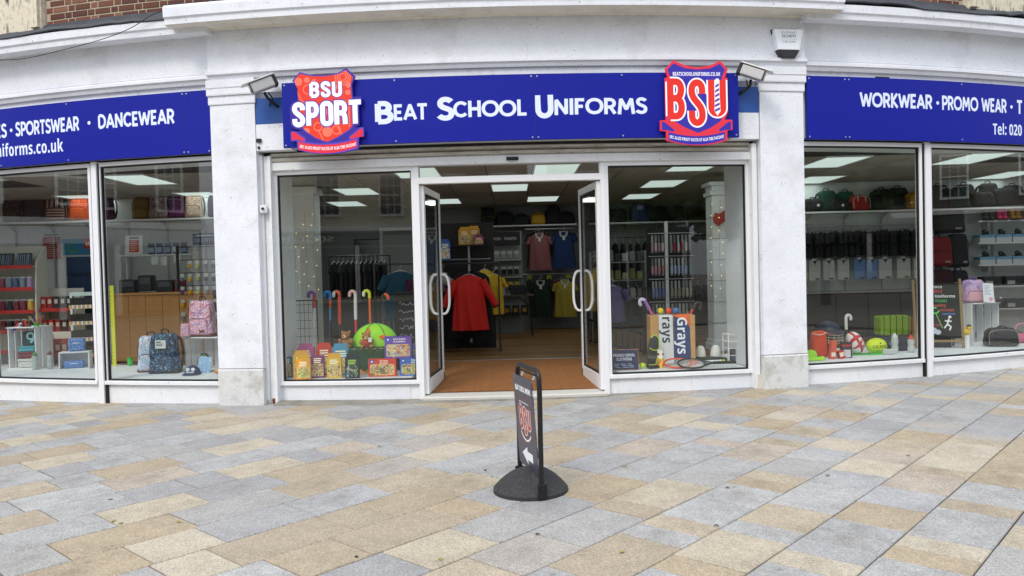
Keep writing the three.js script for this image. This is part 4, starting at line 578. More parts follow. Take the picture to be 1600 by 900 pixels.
// ---------------------------------------------------------------- stationery window (left)
{
  shelf('long white wall shelf holding backpacks above the stationery stands', -8.9, -4.1, 2.34, -4.32, 0.36);
  const dark1 = tex(blobTex('#10181a', ['#1b2b2c', '#22393a', '#0c1012', '#3b4a44'], 120, 4, 18), 0.8);
  backpack('dark green patterned backpack, the outermost on the wall shelf', [-7.95, 2.345, -4.28], 0.15, 0.33, 0.46, 0.16, dark1); backpack('plain dark teal backpack beside the striped one', [-7.6, 2.345, -4.28], 0.1, 0.33, 0.45, 0.16, C('#152a2e', 0.8));
  const stripe = canvas(128, 128, (g) => { g.fillStyle = '#3a2624'; g.fillRect(0, 0, 128, 128); for (let i = 0; i < 4; i++) { g.fillStyle = '#b79c8c'; g.fillRect(i * 32 + 4, 0, 15, 128); g.fillStyle = '#7c4a4a'; g.fillRect(i * 32 + 10, 0, 4, 128); } });
  const stripeH = stripe.clone(); stripeH.rotation = Math.PI / 2; stripeH.wrapS = stripeH.wrapT = THREE.RepeatWrapping;
  backpack('backpack with brown and cream stripes on the wall shelf', [-7.25, 2.345, -4.27], 0.12, 0.35, 0.44, 0.17, tex(stripe, 0.85), { pocket: tex(stripeH, 0.85), base: C('#3a221a', 0.7) });
  backpack('bright orange backpack on the wall shelf', [-6.89, 2.345, -4.27], 0.1, 0.33, 0.43, 0.17, tex(blobTex('#c64a14', ['#d8581c', '#b23f10', '#e0703a'], 160, 2, 9), 0.75));
  backpack('dark purple backpack next to the orange one', [-6.5, 2.345, -4.27], 0.1, 0.31, 0.43, 0.16, C('#3a1638', 0.8));
  const leo = (a, b) => tex(blobTex(a, b, 420, 2, 7), 0.85);
  backpack('grey and brown leaf print backpack on the wall shelf', [-5.62, 2.345, -4.27], 0.15, 0.3, 0.39, 0.16, leo('#6c5c58', ['#3c2c2a', '#a08c84', '#c9b5a8']));
  backpack('plum backpack between two leaf print backpacks', [-5.34, 2.345, -4.3], 0.1, 0.28, 0.4, 0.14, C('#5a1250', 0.8)); backpack('cream and brown leaf print backpack on the wall shelf', [-5.06, 2.345, -4.27], 0.15, 0.28, 0.4, 0.16, leo('#b79f8c', ['#4a3028', '#e0cdbd', '#7a5546']));
  backpack('mustard backpack half hidden behind a leaf print one', [-5.92, 2.345, -4.32], 0.1, 0.3, 0.36, 0.14, C('#6e5518', 0.8)); backpack('dark navy backpack at the inner end of the wall shelf', [-4.7, 2.345, -4.3], 0.1, 0.3, 0.38, 0.14, C('#171a2a', 0.8));
  board('wall_poster', 'red notice poster on the wall above the stationery stands', 'poster', [-7.5, 1.74, -4.505], 0, 0.33, 0.44, 0.006, canvas(132, 176, (g) => { g.fillStyle = '#dfe3e0'; g.fillRect(0, 0, 132, 176); g.fillStyle = '#a2281c'; g.beginPath(); g.roundRect(6, 26, 120, 146, 8); g.fill(); g.fillStyle = '#1d2a44'; g.fillRect(14, 8, 104, 9); g.fillStyle = '#e8b9ae'; for (let i = 0; i < 9; i++) { const w = rr(30, 92); g.fillRect(66 - w / 2, 38 + i * 14, w, 4); } }), C('#ddd', 0.6));
  // red edged stands
  const red = C('#b5261c', 0.5), crm = C('#d8d4c8', 0.6), packs = ['#5c4a8a', '#3f7f88', '#8a5a92', '#4a5f8f', '#7f8f9a', '#93485f', '#2f3544', '#a08ab0'];
  function stand(label, x, z, w, hs, d, base, turn = 0) { const t = thing('display_stand', label, 'display stand', [x, base, z], turn), top = hs[hs.length - 1] + 0.3; part(t, 'back_panel', rb(w, top, 0.02, 0.004, 0, 0, -d / 2), crm); for (const s of [-1, 1]) part(t, 'side_panel', ext(shapeOf([[0, 0], [d, 0], [d, hs[0]], [d * 0.75, hs[hs.length - 1] + 0.08], [0, top]]), 0.014, 0.002).rotateY(-Math.PI / 2).translate(s * (w / 2) + 0.007, 0, -d / 2), crm); hs.forEach((h) => { const q = part(t, 'shelf', rb(w - 0.02, 0.012, d, 0.003, 0, h, 0), crm); part(q, 'red_edge', rb(w + 0.01, 0.05, 0.016, 0.003, 0, h - 0.025, d / 2 + 0.01), red); }); return t; }
  stand('tall stationery stand with red shelf edges and pouches of pens', -7.15, -2.85, 0.85, [0.18, 0.46, 0.74, 1.06, 1.37], 0.34, PL);
  stand('low stand of red boxed pens beside the tall red edged stand', -6.5, -2.95, 0.5, [0.42, 0.75], 0.3, PL); stand('small red edged counter stand below the boxed pens', -6.3, -2.62, 0.42, [0.14], 0.24, PL);
  const pouch = (lab, grp, x, y, z, c, w = 0.085, h = 0.15) => { const t = thing('stationery_pouch', lab, 'stationery', [x, y, z], rr(-0.15, 0.15), grp); part(t, 'pouch', softBox(w, h, 0.05, 0.75, 0.02), C(c, 0.45)); part(t, 'header_card', bx(w * 0.8, h * 0.16, 0.004, 0, h * 0.9, 0.012), C('#cfd0d2', 0.5)); };
  for (const [y, n] of [[0.74, 8], [1.06, 8], [0.46, 8]]) for (let i = 0; i < n; i++) pouch(y === 0.74 ? 'red, black or gold stationery pouch on the middle red edged shelf' : y === 0.46 ? 'brown or black stationery pouch on the lower red edged shelf' : 'purple, teal or grey stationery pouch on the upper red edged shelf', 'pouches on the ' + (y === 0.74 ? 'middle' : y === 0.46 ? 'lower' : 'upper') + ' red edged shelf', -7.5 + i * 0.098, PL + y + 0.012, -2.76, y === 0.74 ? pick(['#7b2438', '#33313a', '#8a2030', '#c9a13a', '#24242c']) : y === 0.46 ? pick(['#7a2a22', '#2a2a30', '#8c5a2a']) : pick(packs));
  for (const [x, c] of [[-7.4, '#20324e'], [-7.18, '#1d2b3a'], [-6.92, '#2a3644']]) { const t = thing('pen_wallet', 'dark plastic wallet of pens propped on the stand top shelf', 'stationery', [x, PL + 1.385, -2.8], 0.1, 'wallets on the tall stand'); part(t, 'wallet', rb(0.2, 0.19, 0.025, 0.008), C(c, 0.3), null, [-0.3, 0, 0]); part(t, 'pens', Array.from({ length: 6 }, (_, i) => rod([-0.07 + i * 0.028, 0.02, 0.018], [-0.07 + i * 0.028 + rr(-0.01, 0.01), 0.16, -0.02], 0.006, 6)), C('#8ea0b0', 0.4)); }
  for (let k = 0; k < 2; k++) for (let i = 0; i < 5; i++) { const t = thing('boxed_pen_set', 'small red and black boxed pen set on the low stand', 'stationery', [-6.68 + i * 0.093, PL + 0.44 + k * 0.33, -2.87 + k * 0.02], rr(-0.1, 0.1), 'boxed pen sets'); part(t, 'carton', rb(0.078, 0.17, 0.06, 0.004), C(pick(['#8e2018', '#a3291d', '#2a2424']), 0.4)); part(t, 'window', bx(0.045, 0.06, 0.004, 0, 0.07, 0.03), C('#c9c0b2', 0.3)); }
  for (let i = 0; i < 4; i++) { const t = thing('pen_carton', 'red pen carton lying in the small counter stand', 'stationery', [-6.44 + i * 0.095, PL + 0.154, -2.58], 0.2, 'red pen cartons'); part(t, 'carton', rb(0.08, 0.2, 0.07, 0.004), C(i % 2 ? '#a52a1c' : '#b84a22', 0.4)); part(t, 'label', bx(0.05, 0.08, 0.003, 0, 0.04, 0.0355), C('#e0d4c4', 0.4)); }
  board('shelf_display', 'blue and teal cardboard display header near the mullion', 'display card', [-6.55, 1.78, -3.6], 0.1, 0.5, 0.24, 0.02, canvas(160, 80, (g) => { g.fillStyle = '#1779a8'; g.fillRect(0, 0, 160, 80); g.fillStyle = '#3a9a4a'; g.lineWidth = 9; g.strokeStyle = '#3a9a4a'; g.beginPath(); g.arc(50, 42, 24, 0.4, 5); g.stroke(); g.fillStyle = '#b5261c'; g.fillRect(100, 0, 60, 50); say(g, 'Ma', 106, 34, 26, '#fff'); }), C('#15618a', 0.5));
  { const t = thing('stationery_cabinet', 'tall dark blue cabinet of stationery below the teal display header', 'cabinet', [-6.5, 0.15, -3.7], 0.1); part(t, 'carcass', bx(0.5, 1.6, 0.25), C('#153a66', 0.5)); for (let i = 0; i < 5; i++) part(t, 'shelf', bx(0.44, 0.02, 0.1, 0, 0.25 + i * 0.27, 0.14), C('#0c2236', 0.5)); }
  { const t = thing('tape_rack', 'white rack with black trays edged in rainbow stripes', 'display rack', [-5.82, PL, -2.3], 0.15), st = canvas(256, 16, (g) => { for (let i = 0; i < 32; i++) { g.fillStyle = ['#e8c84a', '#e2603a', '#5ab0d8', '#7ac25a', '#e88aa8', '#f0eee4'][i % 6]; g.fillRect(i * 8, 0, 9, 16); } }); for (const s of [-1, 1]) part(t, 'side_frame', bx(0.03, 1.0, 0.04, s * 0.15), C('#cfe0dc', 0.5)); part(t, 'top_bar', bx(0.33, 0.05, 0.04, 0, 0.95, -0.002), C('#cfe0dc', 0.5));
    for (let i = 0; i < 4; i++) { const y = 0.12 + i * 0.22; const q = part(t, 'tray', [bx(0.27, 0.1, 0.16, 0, y + 0.045, 0.02)], C('#15161a', 0.5)); part(q, 'striped_edge', bx(0.29, 0.05, 0.01, 0, y, 0.105), tex(st, 0.5)); } }
  crate('white slatted crate holding lunch boxes and bottles', [-6.5, PL, -2.2], -0.12, 0.4, 0.56, 0.38, WH);
  const lunch = (l, x, y, z, c, w = 0.2, h = 0.09) => { const t = thing('lunch_box', l, 'lunch box', [x, y, z], 0.25); part(t, 'tub', rb(w, h * 0.68, 0.14, 0.02), c); part(t, 'lid', rb(w * 1.03, h * 0.3, 0.145, 0.012, 0, h * 0.69), c); };
  lunch('black and white speckled lunch box at the bottom of a crate', -6.5, PL + 0.016, -2.14, tex(blobTex('#d8d8d4', ['#222', '#333', '#111'], 240, 2, 6), 0.5), 0.22, 0.12); lunch('dark red lunch box in a white crate', -6.5, PL + 0.137, -2.14, C('#6e2130', 0.5)); lunch('turquoise lunch box on the red one', -6.5, PL + 0.228, -2.14, C('#2f9fb0', 0.5), 0.19, 0.07);
  { const t = thing('lunch_bag', 'teal lunch bag with a large white number inside the crate', 'bag', [-6.49, PL + 0.3, -2.2], 0.1); part(t, 'bag', softBox(0.22, 0.2, 0.06, 0.85, 0.03), C('#123640', 0.7)); part(t, 'number', [new THREE.TorusGeometry(0.042, 0.014, 8, 22).translate(0.02, 0.13, 0.052), tube([[0.06, 0.12, 0.052], [0.055, 0.08, 0.052], [0.02, 0.045, 0.052]], 0.013)], C('#9ad6da', 0.5)); }
  { const t = thing('pencil_pot', 'green pot of coloured pencils fanned out on the crate', 'pencil pot', [-6.36, PL + 0.56, -2.12]); part(t, 'pot', cy(0.03, 0.036, 0.045), C('#4cae3a', 0.4)); ['#e0c23a', '#d84a3a', '#3a78c8', '#e88ab0', '#7ac24a', '#d8852a', '#9a5ab8', '#e8e2c8', '#c83a5a'].forEach((c, i) => { const a = i / 9 * 6.28, r = i === 0 ? 0.01 : 0.1; part(t, 'pencil', rod([Math.cos(a) * 0.012, 0.02, Math.sin(a) * 0.012], [Math.cos(a) * r, 0.19 - r * 0.5, Math.sin(a) * r * 0.6], 0.005, 6), C(c, 0.4)); }); }
  { const t = thing('activity_book', 'blue and red book leaning on the crate top', 'book', [-6.6, PL + 0.56, -2.15], 0.2); part(t, 'cover', rb(0.16, 0.012, 0.22, 0.002), tex(blobTex('#3a6fb8', ['#c8362e', '#e8e4d8', '#2a4a90'], 20, 20, 60), 0.4), null, [0.5, 0, 0.35]); }
  for (const [x, c] of [[-6.52, '#7a2a24'], [-6.47, '#9a3a2a'], [-6.43, '#5a3a3a']]) { const t = thing('key_ring_toy', 'tiny red toy standing beside the leaning book', 'toy', [x, PL + 0.56, -2.08], 0, 'small toys on the crate'); part(t, 'body', [ball(0.022, 1, 1.2, 1, 0, 0.026, 0), ball(0.016, 1, 1, 1, 0, 0.064, 0)], C(c, 0.5)); }
  const frost = new THREE.MeshPhysicalMaterial({ color: '#cfd8d6', transmission: 0.5, roughness: 0.35, thickness: 0 });
  bottle('clear water bottle with a green cap beside the crate', [-6.28, PL, -1.92], frost, C('#2f7a4a', 0.5)); bottle('clear water bottle with a dark red cap beside the crate', [-6.12, PL, -1.98], frost, C('#5a1f22', 0.5));
  { const t = thing('display_cube', 'small open white display box with a pencil case inside', 'display box', [-5.76, PL, -1.95], 0.3), w = 0.36, h = 0.23, d = 0.2; part(t, 'board', rb(w, 0.014, d, 0.002), WH); part(t, 'board', rb(w, 0.014, d, 0.002, 0, h - 0.014), WH); for (const s of [-1, 1]) part(t, 'board', rb(0.014, h - 0.03, d, 0.002, s * (w / 2 - 0.007), 0.015), WH); part(t, 'board', rb(w - 0.03, h - 0.03, 0.006, 0.002, 0, 0.015, -d / 2 + 0.006), WH); }
  const dots = tex(blobTex('#3f74b8', ['#bcd4ea', '#8fb4da', '#e6eef6'], 200, 2, 6), 0.6);
  const pcase = (l, p, w, h, d) => { const t = thing('pencil_case', l, 'pencil case', p, 0.3); part(t, 'case', rb(w, h, d, 0.028, 0, 0, 0, 4), dots); part(t, 'zip', tube([[-w / 2, h * 0.6, d * 0.3], [0, h * 0.64, d / 2 + 0.003], [w / 2, h * 0.6, d * 0.3]], 0.004), MT.white); };
  pcase('blue dotted hard case standing on the small white box', [-5.74, PL + 0.232, -1.95], 0.2, 0.17, 0.08); pcase('blue dotted pencil case lying inside the small white box', [-5.75, PL + 0.015, -1.9], 0.24, 0.1, 0.09);
  { const t = thing('soft_toy', 'black and yellow soft toy at the crate side', 'soft toy', [-6.92, PL, -2.0]); part(t, 'body', [ball(0.06, 1, 1, 1, 0, 0.055, 0), ball(0.045, 1, 1, 1, 0.02, 0.13, 0.02)], C('#17181a', 0.8)); part(t, 'band', ball(0.061, 1, 0.35, 1, 0, 0.05, 0.004), C('#d8a818', 0.7)); }

  // ---- second pane: bags, counter and key rings
  const flower = tex(blobTex('#d9a9c0', ['#5f7fc0', '#e7c9d8', '#c95f7a', '#8a6fb0', '#f0e2ea', '#d8744a'], 330, 3, 11), 0.75), pale = tex(blobTex('#a9c4d8', ['#d8b0c4', '#e4e0ea', '#8aaecc', '#c9d8e4'], 220, 5, 16), 0.75), camo = tex(blobTex('#22405e', ['#132a44', '#345a7c', '#0f2036', '#4a7494', '#7f9fb8'], 200, 5, 16), 0.75), tan = C('#6a3c28', 0.6);
  crate('white slatted crate under the pink floral backpack', [-3.82, PL, -1.5], -0.3, 0.5, 0.42, 0.36, WH);
  backpack('pink floral backpack with brown base standing on a white crate', [-3.88, PL + 0.424, -1.45], -0.25, 0.35, 0.46, 0.17, flower, { base: tan, patch: tan }); 
  { const t = thing('pouch_bag', 'pink floral lunch pouch leaning against the floral backpack', 'bag', [-4.06, PL + 0.424, -1.36], 0.2); part(t, 'pouch', softBox(0.12, 0.17, 0.06, 0.9, 0.03), flower); part(t, 'loop', new THREE.TorusGeometry(0.02, 0.004, 6, 16).translate(0, 0.18, 0), tan); }
  backpack('pale blue and pink camouflage backpack beside the navy one', [-4.52, PL, -1.42], 0.12, 0.31, 0.46, 0.16, pale, { base: tan }); backpack('navy camouflage backpack with a printed swing tag', [-4.27, PL, -1.24], -0.05, 0.36, 0.5, 0.17, camo, { base: C('#2c3640', 0.7), tag: tex(canvas(64, 48, (g) => { g.fillStyle = '#cfd6d4'; g.fillRect(0, 0, 64, 48); g.fillStyle = '#333'; g.fillRect(6, 8, 30, 6); g.fillRect(6, 20, 44, 4); g.fillRect(6, 28, 38, 4); }), 0.5) });
  { const t = thing('baseball_cap', 'navy baseball cap with a white print', 'cap', [-3.85, PL, -1.02], 0.1), m = C('#2b3f66', 0.85), dome = new THREE.SphereGeometry(0.095, 24, 12, 0, Math.PI * 2, 0, Math.PI / 2).scale(1, 1.15, 1.08), pk = new THREE.CylinderGeometry(0.1, 0.105, 0.008, 28, 1, false, -Math.PI / 2, Math.PI).scale(1, 1, 1.05).translate(0, 0.012, 0.05); part(t, 'crown', dome, m); part(t, 'peak', pk, m); part(t, 'button', ball(0.009, 1, 0.7, 1, 0, 0.11, 0), m); part(t, 'print', [ball(0.024, 1, 1, 0.35, -0.03, 0.065, 0.083), ball(0.024, 1, 1, 0.35, 0.03, 0.065, 0.083), bx(0.09, 0.012, 0.006, 0, 0.03, 0.1)], C('#d8dde6', 0.7)); }
  { const t = thing('price_card', 'light blue card propped behind the navy cap', 'card', [-3.77, PL, -1.14], 0.1); part(t, 'card', rb(0.15, 0.2, 0.006, 0.002), tex(blobTex('#8fb6dc', ['#cfe2f2', '#6f9ccc'], 24, 6, 20), 0.5), null, [-0.2, 0, -0.15]); }
  { const t = thing('rosette', 'dark rosette badge hung inside the crate', 'badge', [-3.86, PL + 0.16, -1.42]); part(t, 'disc', cy(0.06, 0.06, 0.012).rotateX(Math.PI / 2), C('#15261c', 0.6)); part(t, 'star', new THREE.TorusGeometry(0.035, 0.008, 6, 5).translate(0, 0, 0.012), C('#6a9a4a', 0.6)); }
  { const t = thing('toy_car', 'yellow and orange toy car on the platform against the pilaster', 'toy', [-3.5, PL, -1.02], 0.2); part(t, 'body', [rb(0.16, 0.035, 0.07, 0.012, 0, 0.012), rb(0.08, 0.03, 0.06, 0.012, 0, 0.045)], C('#e0a82a', 0.4)); part(t, 'stripe', rb(0.162, 0.012, 0.072, 0.004, 0, 0.018), C('#c8402a', 0.4)); }
  { const t = thing('metre_rule', 'long yellow rule standing upright in the window', 'ruler', [-5.33, PL, -2.1]); part(t, 'rule', rb(0.055, 1.08, 0.012, 0.003), C('#cfd23a', 0.5)); part(t, 'graduations', Array.from({ length: 20 }, (_, i) => bx(0.02, 0.004, 0.003, -0.016, 0.04 + i * 0.05, 0.007)), C('#4a4a1c', 0.5)); }
  { const t = thing('beaker', 'small bright green beaker on the platform', 'cup', [-5.12, PL, -2.1]); part(t, 'cup', new THREE.LatheGeometry([[0, 0], [0.025, 0], [0.04, 0.11], [0.036, 0.11], [0.022, 0.008], [0, 0.006]].map((q) => new THREE.Vector2(...q)), 18), C('#2fbf4a', 0.35)); }
  { const t = thing('shop_counter', 'wooden shop counter with vertical panels behind the backpacks', 'counter', [-5.15, 0.15, -3.45], -0.08), m = tex(T.wood.clone(), 0.5, { color: '#fff0da' }); for (let i = 0; i < 6; i++) part(t, 'panel', rb(0.255, 0.98, 0.03, 0.004, -0.65 + i * 0.26, 0.02, 0.2), m); part(t, 'carcass', bx(1.54, 0.97, 0.4, 0, 0.01, -0.02), C('#5a4028', 0.7)); part(t, 'worktop', rb(1.62, 0.035, 0.5, 0.006, 0, 1.002, 0), m); }
  const sh2 = thing('counter_shelf', 'white shelf over the counter with cards and a framed notice', 'shelf', [-5.42, 1.76, -3.75]); part(sh2, 'board', rb(1.1, 0.024, 0.26, 0.003, 0, -0.024), C('#d3d5d4', 0.5)); for (const x of [-0.5, 0.5]) part(sh2, 'post', bx(0.02, 0.56, 0.02, x, -0.586), MT.aluGrey);
  board('framed_notice', 'white framed notice with a red panel on the counter shelf', 'notice', [-5.78, 1.762, -3.7], 0.15, 0.25, 0.3, 0.015, canvas(100, 120, (g) => { g.fillStyle = '#d9dcdc'; g.fillRect(0, 0, 100, 120); g.fillStyle = '#c04a38'; g.fillRect(22, 30, 58, 76); g.fillStyle = '#4a4a50'; g.fillRect(24, 12, 54, 8); g.fillStyle = '#efd2ca'; for (let i = 0; i < 6; i++) g.fillRect(28, 38 + i * 11, rr(24, 46), 3); }), C('#c9cccc', 0.5), -0.12);
  for (let i = 0; i < 5; i++) { const t = thing('carded_pouch', 'blue and white carded pouch standing on the counter shelf', 'stationery', [-5.5 + i * 0.125, 1.762, -3.68], rr(-0.1, 0.1), 'carded pouches over the counter'); part(t, 'card', rb(0.1, 0.17, 0.01, 0.002), C('#2c3c5a', 0.5)); part(t, 'pouch', rb(0.09, 0.09, 0.03, 0.01, 0, 0.02, 0.014), C(pick(['#8a9ab0', '#c2c8cf', '#6f8097']), 0.5)); }
  for (const [x, y, a] of [[-5.42, 1.6, 0.1], [-5.28, 1.59, -0.15], [-5.08, 1.63, 0.1]]) { const t = thing('price_label', 'white price label hanging under the counter shelf', 'label', [x, y, -3.6], a, 'labels under the counter shelf'); part(t, 'card', rb(0.1, 0.13, 0.004, 0.001), C('#c9ccc8', 0.6)); part(t, 'string', rod([0, 0.13, 0], [0, 0.18, -0.02], 0.002, 5), MT.black); }
  board('delivery_sign', 'dark blue delivery sign with pale lettering above the key rings', 'sign', [-4.62, 1.88, -3.6], 0, 0.42, 0.18, 0.015, canvas(168, 72, (g) => { g.fillStyle = '#16203c'; g.fillRect(0, 0, 168, 72); say(g, 'DELIVERY', 84, 52, 28, '#9ab0d0', 1, 'bold', 'serif', 'center'); g.fillStyle = '#c9d2e0'; g.fillRect(20, 10, 124, 8); }), C('#16203c', 0.5));
  for (const [x, y, w, h, c] of [[-5.75, 1.22, 0.24, 0.2, '#15161a'], [-5.48, 1.24, 0.2, 0.24, '#1d1a1c'], [-5.18, 1.22, 0.26, 0.18, '#17181c'], [-4.98, 1.2, 0.1, 0.2, '#8a2024']]) { const t = thing('till_equipment', 'dark till machine or box on the wooden counter', 'till', [x, y - 0.035, -3.45], rr(-0.2, 0.2), 'equipment on the counter'); part(t, 'casing', rb(w, h, 0.2, 0.015), C(c, 0.4)); part(t, 'panel', rb(w * 0.7, h * 0.4, 0.01, 0.003, 0, h * 0.45, 0.1), C('#4a4c52', 0.3)); }
  // key ring rack
  const rk = thing('key_ring_rack', 'black wire rack hung with carded key rings and pom-poms', 'display rack', [-4.6, 0.16, -3.2], -0.1); part(rk, 'post', [bx(0.03, 1.72, 0.03, -0.32), bx(0.03, 1.72, 0.03, 0.32)], MT.black); for (let i = 0; i < 8; i++) part(rk, 'cross_bar', rod([-0.32, 0.35 + i * 0.19, 0], [0.32, 0.35 + i * 0.19, 0], 0.006), MT.black);
  for (let r = 0; r < 6; r++) for (let c = 0; c < 5; c++) { if (rnd() < 0.12) continue; const y = 1.64 - r * 0.19, x = -4.84 + c * 0.122, kind = c === 1 || (r === 3 && c < 2) ? 'yellow' : c === 2 ? 'lime or white' : 'dark or grey', t = thing('key_ring', `${kind} carded pom-pom key ring hanging on the black wire rack`, 'key ring', [x, y, -3.16 + (x + 4.6) * 0.1], 0, `${kind} key rings on the wire rack`); part(t, 'card', rb(0.06, 0.05, 0.003, 0.001, 0, -0.05), C('#c8c8bc', 0.6)); part(t, 'charm', ball(0.034, 1, rr(0.8, 1.2), 0.7, 0, -0.085, 0.01, 10), C(c === 1 || (r === 3 && c < 2) ? pick(['#e2a414', '#e8b82a']) : c === 2 ? pick(['#c2cc5a', '#a8ba3a', '#d2d6c8']) : pick(['#4a4458', '#7a7484', '#b0aeb4', '#2c2c34', '#5a4a78']), 0.7)); }
}

// ---------------------------------------------------------------- toys and hockey window (left of the doors)
{
  const yel = C('#d8a42c', 0.5), tea = C('#1f6f8f', 0.5), pur = C('#7a3a6e', 0.5), redd = C('#c8382a', 0.5), blk = C('#20242e', 0.5), blu = C('#2f62b0', 0.5);
  gameBox('narrow teal activity box at the end of the row', [-2.56, PL, -0.52], 0.12, 0.085, 0.235, 0.06, cover('#1f6f8f', null), tea);
  gameBox('yellow activity box with handle behind another yellow one', [-2.38, PL, -0.4], 0.12, 0.17, 0.27, 0.05, cover('#dba82e', null), yel, 1); gameBox('yellow orange activity box with a green creature, foremost in the row', [-2.325, PL, -0.3], 0.1, 0.155, 0.225, 0.05, cover('#e09a2a', null, { cols: ['#e8c23a', '#3f8f3a', '#5aa83a', '#d87a2a'] }), yel, 1);
  gameBox('purple activity box between two yellow boxes', [-2.2, PL, -0.42], 0.1, 0.15, 0.25, 0.05, cover('#7a3a6e', null), pur); gameBox('pink handled box behind the yellow boxes', [-2.38, PL, -0.62], 0.1, 0.19, 0.33, 0.05, cover('#b85a92', null), C('#b85a92', 0.5), 1);
  gameBox('red handled box behind the purple box', [-2.17, PL, -0.62], 0.08, 0.18, 0.33, 0.05, cover('#c8382a', null), redd, 1); gameBox('light blue handled box behind the yellow box', [-1.97, PL, -0.58], 0.08, 0.2, 0.32, 0.05, cover('#4a94b8', null), C('#4a94b8', 0.5), 1);
  gameBox('yellow activity box with a wide picture of animals', [-2.0, PL, -0.36], 0.08, 0.165, 0.235, 0.05, cover('#d8b23a', null, { cols: ['#c9762a', '#7a4a2a', '#e8d49a', '#4a7a3a'] }), yel, 1); gameBox('black activity box with green and silver print', [-1.79, PL, -0.32], 0.06, 0.155, 0.23, 0.05, cover('#1e2430', null, { panel: '#2a3244', cols: ['#7ac23a', '#9aa4b4', '#d8dce4', '#4a8a2a'], ink: '#a8d84a' }), blk, 1);
  gameBox('red board game box in front of the green cloth', [-1.47, PL, -0.4], 0.02, 0.31, 0.2, 0.06, cover('#d0402a', ['Greedy', 'Gorillas'], { h: 120, top: 0.3, roundel: 1 }), redd); gameBox('blue board game box beside the red one', [-1.13, PL, -0.42], -0.02, 0.29, 0.2, 0.06, cover('#3a66b8', ['Magic', 'Maths'], { h: 120, top: 0.32, roundel: 1, cols: ['#4aa84a', '#e8c24a', '#7a4a9a', '#d8573a'] }), blu);
  gameBox('purple board game box standing on the red and blue ones', [-1.29, PL + 0.2, -0.42], 0.0, 0.3, 0.245, 0.06, cover('#6a4aa8', ['Fairy Snakes', '& Ladders'], { h: 130, top: 0.36, roundel: 1, cols: ['#d85a3a', '#7ab0e0', '#e8c86a', '#c8e0f0', '#8a4a2a'] }), C('#6a4aa8', 0.5)); gameBox('light blue game box with handle behind the purple one', [-1.06, PL + 0.2, -0.5], 0, 0.16, 0.13, 0.05, cover('#4a8ad0', null), C('#4a8ad0', 0.5), 1);
  // wooden box with a green cloth, tent and bears
  { const t = thing('display_box', 'low wooden box under the green cloth', 'box', [-1.74, PL, -0.72], 0.02); for (let i = 0; i < 3; i++) part(t, 'plank', rb(0.6, 0.088, 0.016, 0.002, 0, 0.005 + i * 0.094, 0.13), PINE); part(t, 'side', [bx(0.016, 0.28, 0.25, -0.292), bx(0.016, 0.28, 0.25, 0.292)], PINE); part(t, 'lid', bx(0.62, 0.014, 0.29, 0, 0.286), PINE); }
  { const cl = new THREE.BufferGeometry(), P = [], U = [], I = [], n = 24; for (let i = 0; i <= n; i++) for (let j = 0; j <= 14; j++) { const x = -0.31 + 0.62 * i / n, tri = 0.04 + 0.22 * (1 - Math.abs(x - 0.03) / 0.36), v = j / 14, L = 0.29 + Math.max(0.02, tri), q = v * L; const yy = q < 0.29 ? 0.304 : 0.304 - (q - 0.29), zz = q < 0.29 ? -0.14 + q : 0.152 + 0.006 * Math.sin(x * 34); P.push(x, yy + (q < 0.29 ? 0.003 * Math.sin(x * 40 + q * 30) : 0), zz); U.push(x, q); } for (let i = 0; i < n; i++) for (let j = 0; j < 14; j++) { const a = i * 15 + j; I.push(a, a + 15, a + 1, a + 1, a + 15, a + 16); } cl.setAttribute('position', new THREE.Float32BufferAttribute(P, 3)); cl.setAttribute('uv', new THREE.Float32BufferAttribute(U, 2)); cl.setIndex(I); cl.computeVertexNormals(); solo('green_cloth', 'dark green cloth draped to a point over the wooden box', 'cloth', cl, C('#1f4a2a', 0.95), [-1.74, PL, -0.72], 0.02); }
  { const t = thing('play_tent', 'small toy tent in lime green with orange patches', 'toy tent', [-1.62, PL + 0.31, -0.84], 0.1), sec = (a0, a1, c) => part(t, 'panel', new THREE.SphereGeometry(0.24, 14, 10, a0, a1 - a0, 0, Math.PI / 2).scale(1.12, 1.08, 0.75), c), lime = C('#9be02a', 0.6), org = C('#e8791f', 0.6); for (let i = 0; i < 6; i++) sec(i * Math.PI / 3, (i + 1) * Math.PI / 3, i === 5 ? C('#b8e83a', 0.6) : i === 4 ? org : lime); for (let i = 0; i < 6; i++) { const a = i * Math.PI / 3, pts = []; for (let k = 0; k <= 8; k++) { const e = k / 8 * Math.PI / 2; pts.push([-Math.cos(a) * Math.cos(e) * 0.271, Math.sin(e) * 0.261, Math.sin(a) * Math.cos(e) * 0.182]); } part(t, 'pole', tube(pts, 0.005, 16, 6), C('#1f7a5a', 0.5)); } part(t, 'patch', ball(0.045, 1.2, 0.7, 0.25, 0.1, 0.1, 0.155), org); part(t, 'door_flap', ext(shapeOf([[-0.1, 0], [0.03, 0], [0.0, 0.2]]), 0.006, 0.002).translate(-0.06, 0.01, 0.165).rotateX(-0.18), org); }
  const fur = C('#9a6f42', 0.95), fur2 = C('#a8784a', 0.95);
  tedBear('brown teddy bear slumped on the green cloth beside the tent', [-1.92, PL + 0.304, -0.66], -0.2, 0.8, fur, { cloth: null }); tedBear('teddy bear in an orange jumper sitting at the tent door', [-1.68, PL + 0.304, -0.6], 0.25, 0.72, fur2, { cloth: C('#b5441f', 0.9), tag: 1 });
